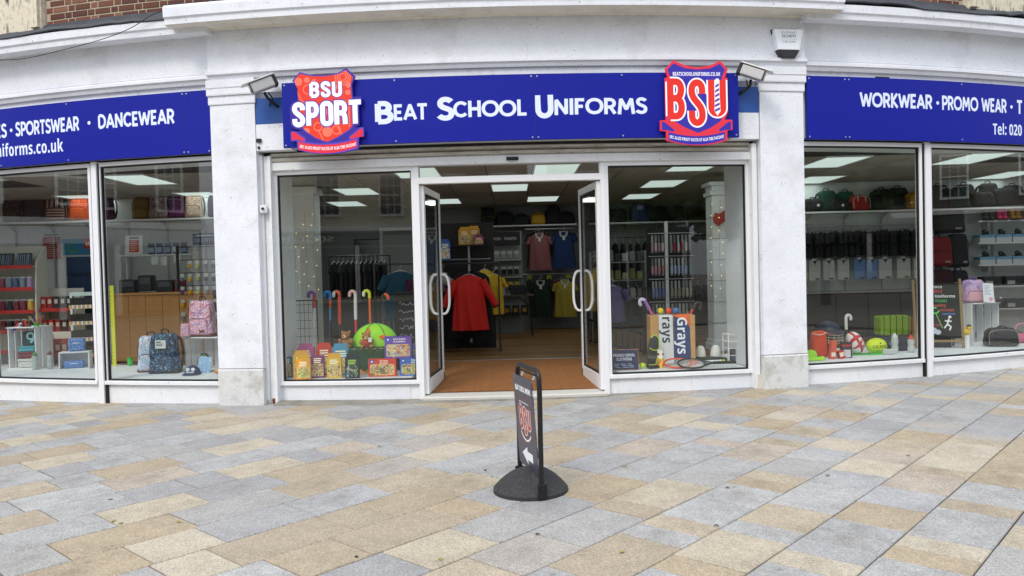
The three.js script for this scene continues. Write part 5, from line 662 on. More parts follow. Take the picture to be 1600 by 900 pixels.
  // hockey sticks in a row, heads up
  const hs = [['purple and white hockey stick, first of the row by the mesh panel', -2.4, [[0.5, '#d8d8dc', 'grip'], [0.62, '#c8404a'], [1, '#7a5a9e', 'head']]], ['blue hockey stick with a red band in the row', -2.2, [[0.4, '#2a3a5a', 'grip'], [0.5, '#2f8ab0'], [0.58, '#d04a3a'], [1, '#2a72b8', 'head']]], ['red and dark hockey stick with a white tipped head', -2.08, [[0.35, '#2c2c34', 'grip'], [0.62, '#d04a34'], [0.82, '#e06a4a'], [1, '#d8d0cc', 'head']]], ['white hockey stick with a long red grip in the row', -1.88, [[0.4, '#d83a3a', 'grip'], [0.62, '#d8d4d4'], [1, '#e0b0b0', 'head']]], ['hockey stick in yellow and orange with a pale head', -1.7, [[0.35, '#2a4a6a', 'grip'], [0.55, '#d8662a'], [0.85, '#cfd23a'], [1, '#d8dcc0', 'head']]]];
  hs.forEach(([l, x, b], i) => hockey(l, [x, PL, -1.0], [-0.1, 0, 0.01 * (i - 2)], b, 0.91, -1));
  hockey('dark hockey stick with an orange edge leaning behind the tent', [-1.46, PL, -1.0], [-0.1, 0, 0.12], [[0.4, '#3a1f2c', 'grip'], [0.75, '#1f2430'], [1, '#d8602a', 'head']], 0.86, 1);
  { const t = thing('wire_screen', 'black wire mesh panel stood behind the hockey sticks', 'wire panel', [-2.55, PL, -1.05], 0.15); part(t, 'frame', [rod([-0.2, 0, 0], [-0.2, 0.85, 0], 0.008), rod([0.2, 0, 0], [0.2, 0.85, 0], 0.008), rod([-0.2, 0.85, 0], [0.2, 0.85, 0], 0.008)], MT.black); for (let i = 1; i < 8; i++) part(t, 'wire', rod([-0.2 + i * 0.05, 0, 0], [-0.2 + i * 0.05, 0.85, 0], 0.0025, 5), MT.black); for (let i = 0; i < 9; i++) part(t, 'wire', rod([-0.2, 0.04 + i * 0.095, 0], [0.2, 0.04 + i * 0.095, 0], 0.0025, 5), MT.black); }
  // column with a curtain of fairy lights
  const lamps = (x, z, w, y0, y1, n, label) => { const t = thing('fairy_lights', label, 'fairy lights', [x, 0, z]); for (let i = 0; i < 4; i++) part(t, 'wire', tube([[-w / 2 + i * w / 3, y1, 0], [-w / 2 + i * w / 3 + rr(-0.03, 0.03), (y0 + y1) / 2, 0.01], [-w / 2 + i * w / 3 + rr(-0.02, 0.02), y0, 0]], 0.0015, 12, 4), C('#4a4a40', 0.6)); const m = new THREE.MeshStandardMaterial({ color: '#fff2c0', emissive: '#ffe28a', emissiveIntensity: 1.1 }), g = ball(0.0065, 1, 1, 1, 0, 0, 0, 8); for (let i = 0; i < n; i++) part(t, 'bulb', g, m, [-w / 2 + ((i * 7) % 4) * w / 3 + rr(-0.05, 0.05), y0 + (y1 - y0) * (i + rr(0, 1)) / n, 0.012]); };
  { const t = thing('interior_column', 'square pale column hung with fairy lights beside the clothes rails', 'column', [-3.05, 0.15, -3.3]); part(t, 'shaft', bm(0.38, 2.3, 0.38, 0, 0.12), MT.wall); part(t, 'base', rb(0.46, 0.12, 0.46, 0.01), MT.wall); part(t, 'capital', rb(0.46, 0.1, 0.46, 0.01, 0, 2.42), MT.wall); }
  lamps(-3.05, -3.06, 0.42, 1.1, 2.3, 26, 'string of tiny warm lights hanging on the column behind the hockey sticks');
  // shop fittings further in
  const dark = ['#1a1c1e', '#23252b', '#2f3238', '#3a3f3c', '#17191d', '#44443f', '#5a5a55', '#22302c'];
  const railM = C('#4a4b4d', 0.4, 0.7);
  function rail(label, x0, x1, y, z, turn = 0) { const t = thing('clothes_rail', label, 'clothes rail', [(x0 + x1) / 2, 0.15, z], turn), w = (x1 - x0) / 2; part(t, 'bar', rod([-w, y - 0.15, 0], [w, y - 0.15, 0], 0.014), railM); for (const s of [-1, 1]) { part(t, 'upright', rod([s * w, 0.03, 0], [s * w, y - 0.15, 0], 0.013), railM); part(t, 'foot', rb(0.04, 0.03, 0.42, 0.008, s * w), railM); } return t; }
  function hung(label, name, x0, x1, n, y, z, h, cols, group, dz = 0.2) { for (let i = 0; i < n; i++) garment(name, label, 'clothing', [x0 + (x1 - x0) * i / (n - 1), y - h - 0.1, z + rr(-0.02, 0.02)], Math.PI / 2 + rr(-0.12, 0.12), dz * 2, h, 0.028, C(pick(cols), 0.9), { group, sleeve: 0.14, folds: 5, fold: 0.008 }); }
  rail('chrome clothes rail of dark school clothes by the column behind the hockey sticks', -3.0, -2.0, 1.68, -4.6); hung('dark school jumper hanging on the rail behind the hockey sticks', 'hung_jumper', -2.92, -2.08, 12, 1.68, -4.6, 0.62, dark, 'clothes on the rail behind the hockey sticks');
  { const t = thing('wall_screen', 'small black wall screen on the darkened back wall', 'screen', [-2.95, 1.62, -8.03]); part(t, 'bezel', rb(0.62, 0.48, 0.05, 0.006), MT.black); part(t, 'display', bx(0.57, 0.43, 0.006, 0, 0.025, 0.026), C('#050507', 0.1)); }
  { const t = thing('stock_door', 'plain grey door in the back wall with a frame', 'door', [-2.25, 0.15, -8.02]); part(t, 'leaf', rb(0.8, 2.02, 0.04, 0.004), C('#8e9290', 0.6)); part(t, 'frame', [bx(0.07, 2.1, 0.06, -0.44), bx(0.07, 2.1, 0.06, 0.44), bx(0.95, 0.07, 0.06, 0, 2.1)], C('#b9bcba', 0.6)); part(t, 'handle', rod([0.3, 1.0, 0.03], [0.3, 1.0, 0.08], 0.01), MT.aluGrey); }
  garment('polo_shirt', 'teal polo shirt hung at the inner edge of the toy window', 'clothing', [-1.42, 0.78, -1.65], 0.5, 0.42, 0.62, 0.07, C('#0d3f52', 0.9), { sleeve: 0.2 }); garment('polo_shirt', 'dark plum polo shirt hung beside the teal one', 'clothing', [-1.12, 0.72, -1.62], -0.1, 0.4, 0.62, 0.06, C('#4a1236', 0.9), { sleeve: 0.18 });
  rail('short rail carrying the polo shirts near the doors', -1.75, -0.98, 1.5, -1.65);
  { const t = thing('chalk_sign', 'black board sign with handwritten lines beside the door', 'sign', [-1.25, 0.15, -1.35], 0.1); part(t, 'board', rb(0.42, 1.0, 0.03, 0.005), MT.black); part(t, 'handwriting', new THREE.PlaneGeometry(0.4, 0.96).translate(0, 0.5, 0.0175), tex(canvas(160, 384, (g) => { g.fillStyle = '#0d0d10'; g.fillRect(0, 0, 160, 384); g.strokeStyle = '#9aa0a4'; g.lineWidth = 3; for (let r = 0; r < 8; r++) { let x = 18; g.beginPath(); g.moveTo(x, 50 + r * 40); while (x < 135) { x += rr(5, 10); g.lineTo(x, 50 + r * 40 + rr(-11, 11)); } g.stroke(); } }), 0.8)); }
  // ---------------------------------------------------------------- seen through the doors
  rail('chrome rail with red and yellow garments facing the doors', -1.35, -0.2, 1.5, -3.75);
  garment('school_gown', 'bright red school gown hanging on the rail facing the doors', 'clothing', [-0.64, 0.5, -3.4], 0.05, 0.46, 0.82, 0.12, C('#c0150c', 0.75), { sleeve: 0.42, out: 0.5, down: 0.9, flare: 1.18, fold: 0.035, folds: 9, cuffs: C('#0c0c0e', 0.9) });
  { const t = thing('black_garment', 'black gown hanging behind the red one', 'clothing', [-0.62, 0.36, -3.62], 0.05); part(t, 'cloth', garmentGeo(0.6, 1.02, 0.12, { flare: 1.2, fold: 0.02 }), C('#08080a', 0.9)); }
  garment('hung_gown', 'long black gown on the rail beside the red one', 'clothing', [-1.06, 0.2, -3.7], 0.2, 0.5, 1.15, 0.12, C('#0a0a0c', 0.9), { flare: 1.3 });
  garment('yellow_shirt', 'yellow sports shirt hanging beside the red gown', 'clothing', [-0.28, 0.7, -3.85], 0.5, 0.3, 0.62, 0.08, C('#c9a21a', 0.8), { sleeve: 0.16 }); garment('yellow_shirt', 'second yellow top tucked behind the red gown shoulder', 'clothing', [-0.42, 0.95, -3.9], 0.9, 0.3, 0.45, 0.06, C('#d0b02a', 0.8), { sleeve: 0.12 });
  { const t = thing('mesh_bag_bundle', 'bundle of white mesh bags hanging on the rail', 'bag', [-1.02, 1.2, -3.55]); part(t, 'bundle', [ball(0.1, 1.1, 0.8, 0.7, 0, 0.05, 0), ball(0.08, 1, 0.8, 0.7, 0.08, 0.02, 0.03), ball(0.07, 1, 0.8, 0.7, -0.08, 0.03, 0.03)], C('#8e8e8c', 0.8)); }
  { const t = thing('gondola_stand', 'black stand with blister packs on top behind the rail', 'display stand', [-0.75, 0.15, -4.2]); part(t, 'back', bx(0.95, 2.0, 0.05), MT.black); part(t, 'pole', rod([0.08, 0.1, 0.1], [0.08, 1.75, 0.1], 0.02), MT.aluGrey); part(t, 'bar', rod([-0.4, 1.42, 0.12], [0.42, 1.42, 0.12], 0.009), MT.aluGrey); part(t, 'tray', bx(0.7, 0.02, 0.3, 0.05, 1.62, 0.17), MT.black); }
  gameBox('yellow activity pack on the black stand behind the rail', [-0.72, 1.79, -4.0], 0.1, 0.2, 0.24, 0.05, cover('#d89a2a', null), yel, 1); gameBox('orange activity pack beside the yellow pack on the stand', [-0.58, 1.79, -4.1], 0.1, 0.18, 0.26, 0.05, cover('#c8862a', null), yel, 1); gameBox('small pink pack on the black stand', [-0.5, 1.79, -3.95], 0.1, 0.14, 0.12, 0.05, cover('#b8506a', null), pur, 1); gameBox('blue and white activity pack hanging beside the black stand', [-1.0, 1.56, -3.6], 0.1, 0.15, 0.27, 0.04, cover('#3f74c0', null, { panel: '#e8e4da' }), blu, 1);
  board('socks_sign', 'black hanging sign reading socks and tights', 'sign', [-0.15, 1.86, -6.9], 0, 0.66, 0.26, 0.03, canvas(264, 104, (g) => { g.fillStyle = '#0c0c0e'; g.fillRect(0, 0, 264, 104); say(g, 'SOCKS · TIGHTS', 132, 64, 30, '#b9b9b6', 0.95, 'bold', 'sans-serif', 'center'); }), MT.black);
  { const t = thing('sock_rack', 'grey slatted rack of socks and tights under the black sign', 'display rack', [-0.15, 0.15, -7.0]); part(t, 'back', bx(0.72, 1.98, 0.06), C('#7f827f', 0.7)); for (let i = 0; i < 4; i++) part(t, 'shelf', rb(0.7, 0.02, 0.22, 0.003, 0, 0.42 + i * 0.33, 0.13), C('#9c9f9c', 0.6)); }
  for (let r = 0; r < 3; r++) for (let i = 0; i < 5; i++) { const t = thing('sock_pack', ['grey sock pack hanging in the top row of the slatted rack', 'black sock pack hanging in the second row of the slatted rack', 'black sock pack with yellow card on the slatted rack'][r], 'sock pack', [-0.4 + i * 0.125, 1.6 - r * 0.3, -6.8], 0, 'sock packs under the sign, row ' + (r + 1)); part(t, 'card', rb(0.09, 0.06, 0.006, 0.002, 0, 0.09), C(r === 2 ? '#c9b02a' : '#a9aaa8', 0.6)); part(t, 'socks', softBox(0.085, 0.1, 0.04, 0.95, 0.015), C(r === 0 ? '#8c8c8a' : r === 1 ? '#191a1e' : '#2a2a2a', 0.9)); }
  { const t = thing('folding_table', 'folding table with dark top in front of the sock rack', 'table', [-0.1, 0.15, -6.2]); part(t, 'top', rb(1.0, 0.03, 0.5, 0.006, 0, 0.74), C('#4a3c30', 0.5)); for (const s of [-1, 1]) part(t, 'leg', tube([[s * 0.42, 0.74, 0.18], [s * 0.44, 0.35, 0.2], [s * 0.46, 0, 0.22]], 0.012), MT.black); for (const s of [-1, 1]) part(t, 'leg', tube([[s * 0.42, 0.74, -0.18], [s * 0.44, 0.35, -0.2], [s * 0.46, 0, -0.22]], 0.012), MT.black); part(t, 'brace', rod([0.43, 0.55, 0.19], [0.2, 0.74, 0.1], 0.01), MT.black); }
  for (let i = 0; i < 5; i++) { const t = thing('tights_box', 'small black box with yellow label under the folding table', 'box', [-0.45 + i * 0.17, 0.5, -6.75], 0, 'boxes of tights'); part(t, 'carton', rb(0.13, 0.2, 0.1, 0.004), C('#141414', 0.5)); part(t, 'label', bx(0.07, 0.08, 0.004, 0, 0.07, 0.051), C('#b8901f', 0.5)); }
  for (const [x, w, c, h] of [[-0.3, 0.34, '#9c9c98', 0.2], [0.12, 0.3, '#26262a', 0.16]]) { const t = thing('stock_box', c === '#26262a' ? 'dark box of shoes on the folding table' : 'white open box of socks on the folding table', 'box', [x, 0.905, -6.2]); part(t, 'carton', bx(w, h, 0.26), C(c, 0.7)); part(t, 'contents', [ball(0.06, 1, 0.7, 1, -w * 0.2, h, 0), ball(0.06, 1.2, 0.7, 1, w * 0.2, h, 0.03)], C('#1b1b1e', 0.9)); }
  shelf('high white shelf of bags on the back wall facing the doors', -0.75, 1.35, 2.29, -7.84, 0.38, { plain: 1 });
  const bagc = ['#121316', '#1a1c22', '#0e1012', '#20222a', '#161a18'];
  backpack('black backpack with a yellow edge on the high back shelf', [-0.45, 2.295, -7.8], 0.1, 0.32, 0.38, 0.18, C('#141518', 0.8), { trim: C('#8a7a1a', 0.8) }); for (const [x, h, i] of [[-0.1, 0.28, 0], [0.22, 0.22, 1], [1.15, 0.24, 2]]) holdall(['black kit bag beside the yellow edged backpack', 'low dark kit bag by the yellow and black bag', 'dark kit bag at the outer end of the high back shelf'][i], [x, 2.295, -7.8], 0, 0.36, h, 0.24, C(bagc[i], 0.85));
  holdall('yellow and black sports bag on the high back shelf', [0.57, 2.295, -7.78], 0, 0.32, 0.23, 0.24, C('#b98c18', 0.7), { trim: MT.black }); backpack('round black backpack next to the yellow bag', [0.88, 2.295, -7.8], 0, 0.32, 0.36, 0.2, C('#101114', 0.8));
  for (const [y, x0, x1] of [[2.2, 0.3, 1.3], [1.28, 0.2, 1.35]]) { const t = thing('wall_rail', y > 2 ? 'upper chrome wall rail for summer dresses' : 'lower chrome wall rail for summer dresses', 'rail', [(x0 + x1) / 2, y, -7.72]); part(t, 'bar', rod([-(x1 - x0) / 2, 0, 0], [(x1 - x0) / 2, 0, 0], 0.014), MT.aluGrey); for (const s of [-0.8, 0.8]) part(t, 'arm', rod([s * (x1 - x0) / 2, 0, 0], [s * (x1 - x0) / 2, 0, -0.3], 0.01), MT.aluGrey); }
  const ging = (a, b) => { const t = canvas(64, 64, (g) => { g.fillStyle = a; g.fillRect(0, 0, 64, 64); g.fillStyle = b; for (let i = 0; i < 8; i++) { g.fillRect(i * 8, 0, 3, 64); g.fillRect(0, i * 8, 64, 3); } }); t.wrapS = t.wrapT = THREE.RepeatWrapping; t.repeat.set(4, 2); return tex(t, 0.9); };
  const wc = C('#b8b8b4', 0.8), wt = C('#c9c9c4', 0.6), dr = (l, x, y, m, o = {}) => garment('summer_dress', l, 'dress', [x, y, -7.62], 0, 0.4, 0.74, 0.09, m, { sleeve: 0.16, collar: wc, tag: wt, flare: 1.2, fold: 0.02, ...o });
  dr('red gingham summer dress with white collar', 0.58, 1.36, ging('#6a2029', '#9a6668')); dr('blue summer dress with white collar', 1.07, 1.38, ging('#0d2250', '#1c3566')); dr('dark green summer dress on the lower rail', 0.58, 0.4, ging('#0a1d15', '#142a20')); dr('yellow summer dress on the lower rail', 1.07, 0.4, ging('#8a7814', '#a2923a'));
  dr('dark dress hanging behind the red gingham one', 0.56, 1.42, C('#1c1c20', 0.9), { collar: null }).position.z -= 0.15; dr('navy dress hanging behind the blue one', 1.09, 1.42, C('#14162a', 0.9), { collar: null }).position.z -= 0.15; dr('red patterned dress hanging behind the yellow one', 1.0, 0.42, C('#6a2a30', 0.9), { collar: null }).position.z -= 0.15; dr('grey green dress hanging behind the dark green one', 0.62, 0.44, C('#2a302c', 0.9), { collar: null }).position.z -= 0.15;
  for (let i = 0; i < 3; i++) { const t = thing('sock_bundle', 'bundle of socks with a yellow band on the lower dress rail', 'sock pack', [0.36 + i * 0.4, 1.0, -7.66], 0, 'sock bundles on the dress rail'); part(t, 'socks', softBox(0.12, 0.2, 0.06, 0.9, 0.03), C('#1e1e1e', 0.9)); part(t, 'band', rb(0.1, 0.12, 0.065, 0.01, 0, 0.14), C('#8a8420', 0.6)); }

  // ---------------------------------------------------------------- hockey and racket window (right of the doors)
  { const t = thing('wooden_crate', 'pine crate draped with two sports banners', 'crate', [1.86, PL, -0.9], -0.04), w = 0.52, h = 0.56, d = 0.32; for (const s of [-1, 1]) { for (let i = 0; i < 3; i++) part(t, 'slat', rb(0.014, h, d / 3 - 0.012, 0.002, s * (w / 2 - 0.007), 0, -d / 3 + i * d / 3), PINE); part(t, 'corner_post', [bx(0.03, h - 0.01, 0.03, s * (w / 2 - 0.03), 0.004, d / 2 - 0.035), bx(0.03, h - 0.01, 0.03, s * (w / 2 - 0.03), 0.004, -d / 2 + 0.035)], PINE); } for (let i = 0; i < 4; i++) part(t, 'slat', rb(w / 4 - 0.012, h, 0.014, 0.002, -w / 2 + w / 8 + i * w / 4, 0.001, d / 2), PINE); part(t, 'lid', rb(w, 0.014, d + 0.01, 0.002, 0, h + 0.001), PINE); }
  const banner = (l, x, w, L, map, back) => { const g = new THREE.PlaneGeometry(w, L, 6, 26), p = g.attributes.position; for (let i = 0; i < p.count; i++) { const q = L / 2 - p.getY(i), over = 0.2; let y, z; if (q < over) { y = 0.582; z = -over + q; } else { y = 0.582 - (q - over); z = 0.006 + 0.008 * Math.sin(p.getX(i) * 22 + q * 9) * (q - over); } p.setXYZ(i, p.getX(i) * (1 - 0.03 * Math.sin(q * 7)), y, z); } g.computeVertexNormals(); return solo('sports_banner', l, 'banner', g, tex(map, 0.7), [x, PL, -0.722], -0.04); };
  banner('white banner with dark vertical lettering on the pine crate', 1.77, 0.165, 0.76, canvas(128, 588, (g) => { g.fillStyle = '#d8d9dc'; g.fillRect(0, 0, 128, 588); g.save(); g.translate(22, 150); g.rotate(Math.PI / 2); say(g, 'rays', 10, -8, 124, '#22242c', 0.98); g.restore(); }));
  banner('blue and orange banner with white vertical lettering on the pine crate', 1.955, 0.185, 0.76, canvas(144, 588, (g) => { g.fillStyle = '#20386e'; g.fillRect(0, 0, 144, 588); g.fillStyle = '#e8662a'; g.beginPath(); g.moveTo(0, 0); g.lineTo(144, 0); g.lineTo(144, 270); g.bezierCurveTo(120, 200, 60, 190, 0, 160); g.fill(); g.save(); g.translate(22, 165); g.rotate(Math.PI / 2); say(g, 'Grays', 4, -8, 126, '#eef0f4', 0.98); g.restore(); }));
  hockey('white and purple hockey stick hooked out of the pine crate', [1.75, 0.6, -0.9], [0, 0.1, 0.46], [[0.2, '#e0603a', 'grip'], [0.42, '#d8589a'], [0.62, '#9a6ab8'], [1, '#d6cfe6', 'head']], 0.42, -1); hockey('red and black hockey stick leaning out of the pine crate', [2.0, 0.6, -0.95], [0, 0.1, -0.5], [[0.3, '#c8322e', 'grip'], [0.5, '#d83a44'], [1, '#2c2420', 'head']], 0.36, 1);
  for (const [l, x, c] of [['yellow hockey ball on the pine crate', 1.74, '#e0cc1a'], ['orange hockey ball on the pine crate', 1.83, '#e0471c'], ['blue hockey ball on the pine crate', 1.91, '#3a6fb8']]) { const t = thing('hockey_ball', l, 'ball', [x, PL + 0.607, -0.84 + (x - 1.83) * 0.3]); part(t, 'sphere', ball(0.037, 1, 1, 1, 0, 0.02, 0, 20), C(c, 0.45)); part(t, 'seam', new THREE.TorusGeometry(0.0372, 0.0012, 5, 28).rotateY(0.5).translate(0, 0.02, 0), C('#6a5a3a', 0.6)); }
  { const t = thing('promo_sign', 'navy framed sign reading promotional clothing', 'sign', [1.235, PL, -0.39], 0.02); part(t, 'frame', rb(0.325, 0.235, 0.012, 0.003), C('#9a6f52', 0.6), null, [-0.12, 0, 0]); part(t, 'print', new THREE.PlaneGeometry(0.31, 0.22).translate(0, 0.117, 0.0075), tex(canvas(310, 220, (g) => { g.fillStyle = '#232a4c'; g.fillRect(0, 0, 310, 220); say(g, 'PROMOTIONAL', 155, 74, 44, '#d3d6e2', 0.78, 'bold', 'sans-serif', 'center'); say(g, 'CLOTHING', 155, 118, 44, '#d3d6e2', 0.78, 'bold', 'sans-serif', 'center'); g.fillStyle = '#9aa0b8'; for (const [y, xs] of [[154, [40, 112, 190]], [172, [36, 128, 200]], [190, [50, 140, 210]]]) for (const x of xs) g.fillRect(x, y, rr(44, 62), 7); }), 0.4), null, [-0.12, 0, 0]); part(t, 'easel', bx(0.03, 0.18, 0.005, 0, 0, -0.05), C('#9a6f52', 0.6), null, [0.2, 0, 0]); }
  { const t = thing('shin_guard', 'black shin guard edged in lime leaning on the crate', 'shin guard', [1.56, PL, -0.62], 0.1); t.rotation.z = -0.15; const sh = shapeOf([[-0.05, 0], [0.045, 0], [0.055, 0.12], [0.06, 0.25], [0.045, 0.34], [0, 0.37], [-0.045, 0.33], [-0.055, 0.2]]); part(t, 'shell', ext(sh, 0.03, 0.012), C('#2a2d30', 0.5)); part(t, 'piping', [tube([[0.05, 0.01, 0.04], [0.058, 0.13, 0.045], [0.063, 0.25, 0.045], [0.045, 0.34, 0.04], [0, 0.375, 0.04], [-0.046, 0.335, 0.04]], 0.006), tube([[-0.05, 0.22, 0.045], [0, 0.2, 0.05], [0.06, 0.21, 0.045]], 0.006)], C('#b8d820', 0.5)); part(t, 'strap', bx(0.11, 0.03, 0.004, 0, 0.1, 0.042), C('#55585c', 0.7)); }
  { const t = thing('tennis_ball', 'lime tennis ball beside the promotional sign', 'ball', [1.455, PL, -0.5]); part(t, 'felt', ball(0.034, 1, 1, 1, 0, 0.034, 0, 20), C('#c4e01e', 0.9)); part(t, 'seam', tube([[0.034, 0.034, 0], [0.02, 0.055, 0.022], [0, 0.034, 0.0345], [-0.02, 0.013, 0.022], [-0.034, 0.034, 0]], 0.0018, 20, 5), C('#e8ecd8', 0.7)); }
  { const t = thing('hockey_glove', 'black glove with lime piping on the platform', 'glove', [1.56, PL, -0.48], 0.3); part(t, 'palm', rb(0.12, 0.045, 0.08, 0.02), C('#1f2124', 0.7)); for (let i = 0; i < 3; i++) part(t, 'finger', rb(0.06, 0.028, 0.022, 0.01, 0.08, 0.005, -0.026 + i * 0.026), C('#1f2124', 0.7)); part(t, 'piping', bx(0.1, 0.006, 0.006, 0, 0.044, 0.02), C('#b8d820', 0.5)); }
  { const t = thing('ball_tube', 'yellow and white tube of sports balls', 'tube', [1.66, PL, -0.5]); part(t, 'tube', cy(0.036, 0.036, 0.2, 0, 0, 0, 22), tex(canvas(128, 128, (g) => { g.fillStyle = '#e8c22a'; g.fillRect(0, 0, 128, 128); g.fillStyle = '#eeeae0'; g.fillRect(0, 0, 128, 54); g.fillStyle = '#e07a2a'; for (let i = 0; i < 3; i++) { g.beginPath(); g.moveTo(i * 44, 110); g.lineTo(i * 44 + 30, 60); g.lineTo(i * 44 + 44, 70); g.lineTo(i * 44 + 14, 120); g.fill(); } g.fillStyle = '#8a2a2a'; for (let i = 0; i < 3; i++) g.fillRect(i * 44 + 8, 18, 22, 16); }), 0.35)); part(t, 'lid', cy(0.038, 0.038, 0.014, 0, 0.2, 0, 22), C('#d8d6cc', 0.4)); }
  const racket = (l, x, z, turn, c, gc) => { const t = thing('badminton_racket', l, 'racket', [x, PL + 0.055, z], turn), el = []; t.rotation.x = 0.34; for (let i = 0; i <= 32; i++) { const a = i / 32 * Math.PI * 2; el.push([-0.17 + Math.cos(a) * 0.15, 0, Math.sin(a) * 0.115]); } part(t, 'head', tube(el, 0.011, 48, 8), C(c, 0.3)); const s = []; for (let i = -5; i <= 5; i++) { const u = i / 6; s.push(rod([-0.17 + u * 0.15, 0, -0.115 * Math.sqrt(1 - u * u)], [-0.17 + u * 0.15, 0, 0.115 * Math.sqrt(1 - u * u)], 0.0012, 4), rod([-0.17 - 0.15 * Math.sqrt(1 - u * u), 0, u * 0.115], [-0.17 + 0.15 * Math.sqrt(1 - u * u), 0, u * 0.115], 0.0012, 4)); } part(t, 'strings', s, C('#d8d8d4', 0.5)); part(t, 'throat', [rod([-0.05, 0, 0.07], [0.08, 0, 0], 0.009), rod([-0.05, 0, -0.07], [0.08, 0, 0], 0.009)], C(c, 0.3)); part(t, 'grip', rod([0.07, 0, 0], [0.33, 0, 0], 0.017, 12), C(gc, 0.7)); };
  racket('orange tennis racket with white grip lying on the platform', 2.02, -0.5, 0.05, '#e0441c', '#d6d6d6'); racket('black tennis racket lying in front of the orange one', 2.16, -0.42, 0.02, '#1c1d20', '#17181a');
  for (const [l, x] of [['white shuttlecock on a dark stand next to the pine crate', 2.22], ['white shuttlecock on a dark stand by the wire basket', 2.4]]) { const t = thing('shuttlecock', l, 'shuttlecock', [x, PL + 0.07, -0.95]); part(t, 'skirt', new THREE.LatheGeometry([[0.062, 0], [0.058, 0.06], [0.04, 0.11], [0.022, 0.125], [0, 0.128]].map((q) => new THREE.Vector2(...q)), 18), C('#e2e2e0', 0.6)); part(t, 'stand', cy(0.05, 0.05, 0.07, 0, -0.07, 0), C('#1b1c1f', 0.5)); part(t, 'ribs', Array.from({ length: 8 }, (_, i) => { const a = i / 8 * 6.283; return rod([Math.cos(a) * 0.063, 0, Math.sin(a) * 0.063], [Math.cos(a) * 0.042, 0.11, Math.sin(a) * 0.042], 0.003, 5); }), C('#cfcfcc', 0.6)); }
  { const t = thing('shoe_box', 'black shoe box with lime dots behind the racket grip', 'box', [2.33, PL, -0.82]); part(t, 'carton', rb(0.3, 0.068, 0.16, 0.004), C('#161719', 0.5)); for (const x of [0.08, 0.11]) part(t, 'dot', cy(0.014, 0.014, 0.004).rotateX(Math.PI / 2).translate(x, 0.04, 0.081), C('#b8d820', 0.5)); }
  { const t = thing('wire_basket', 'white wire basket stand at the window return', 'basket', [2.56, PL, -0.78], 0.2); for (const [x, z] of [[-0.09, 0.07], [0.09, 0.07], [-0.09, -0.07], [0.09, -0.07]]) part(t, 'post', rod([x, 0, z], [x, 0.35, z], 0.006), MT.white); for (let i = 0; i < 5; i++) part(t, 'hoop', tube([[-0.09, 0.02 + i * 0.08, 0.07], [0.09, 0.02 + i * 0.08, 0.07], [0.09, 0.02 + i * 0.08, -0.07], [-0.09, 0.02 + i * 0.08, -0.07], [-0.09, 0.02 + i * 0.08, 0.07]], 0.004, 20, 5), MT.white); part(t, 'contents', [cy(0.04, 0.04, 0.14, 0, 0.03, 0)], C('#4a4c50', 0.6)); }
  // beyond: column, racks, railing
  { const t = thing('interior_column', 'square panelled column hung with yellow fairy lights behind the wire basket', 'column', [3.05, 0.15, -3.0]); part(t, 'shaft', bm(0.36, 2.2, 0.36, 0, 0.16), MT.wall); part(t, 'base', [rb(0.44, 0.1, 0.44, 0.01), rb(0.4, 0.06, 0.4, 0.01, 0, 0.1)], MT.wall); part(t, 'capital', [rb(0.42, 0.06, 0.42, 0.01, 0, 2.22), rb(0.46, 0.05, 0.46, 0.01, 0, 2.36)], MT.wall); for (let i = 0; i < 6; i++) part(t, 'panel_line', bx(0.364, 0.008, 0.364, 0, 0.4 + i * 0.3), C('#8c8e8a', 0.8)); }
  lamps(3.05, -2.78, 0.42, 0.9, 2.3, 34, 'string of yellow fairy lights wrapped down the column behind the wire basket');
  { const t = thing('paper_heart', 'red paper decoration pinned on the column behind the wire basket', 'decoration', [3.0, 1.98, -2.79]); part(t, 'paper', ext(shapeOf([[-0.12, 0], [-0.05, -0.05], [0.02, 0], [0.1, 0.06], [0.12, 0.15], [0.03, 0.17], [-0.03, 0.12], [-0.1, 0.14], [-0.13, 0.06]]), 0.008, 0.002), C('#a83a34', 0.7)); }
  { const t = thing('rotating_rack', 'black wall rack with a white centre pole and hanging packs', 'display rack', [2.38, 0.15, -3.45]); part(t, 'pole', rb(0.05, 1.85, 0.04, 0.006, -0.06, 0.05, 0.06), MT.white); part(t, 'back', bx(0.7, 1.7, 0.03, 0, 0.1), C('#17181a', 0.7)); part(t, 'base', bx(0.7, 0.1, 0.35), MT.black); for (let i = 0; i < 4; i++) part(t, 'bar', rod([-0.34, 1.72 - i * 0.34, 0.1], [0.34, 1.72 - i * 0.34, 0.1], 0.006), MT.aluGrey); }
  const pk = [['#a98a92', '#c2b4b6'], ['#a86a74', '#b58a92'], ['#4f5f9a', '#7a84b0'], ['#b2b2ae', '#8e8e8a']], pr = [['#b9bcc0', '#8a9098', '#a02a34'], ['#8f9cc0', '#a9b2cc', '#3f7a70'], ['#a8a890', '#8a8a74', '#b8b8a8'], ['#9a9a98', '#7a7a78', '#b5b5b0']];
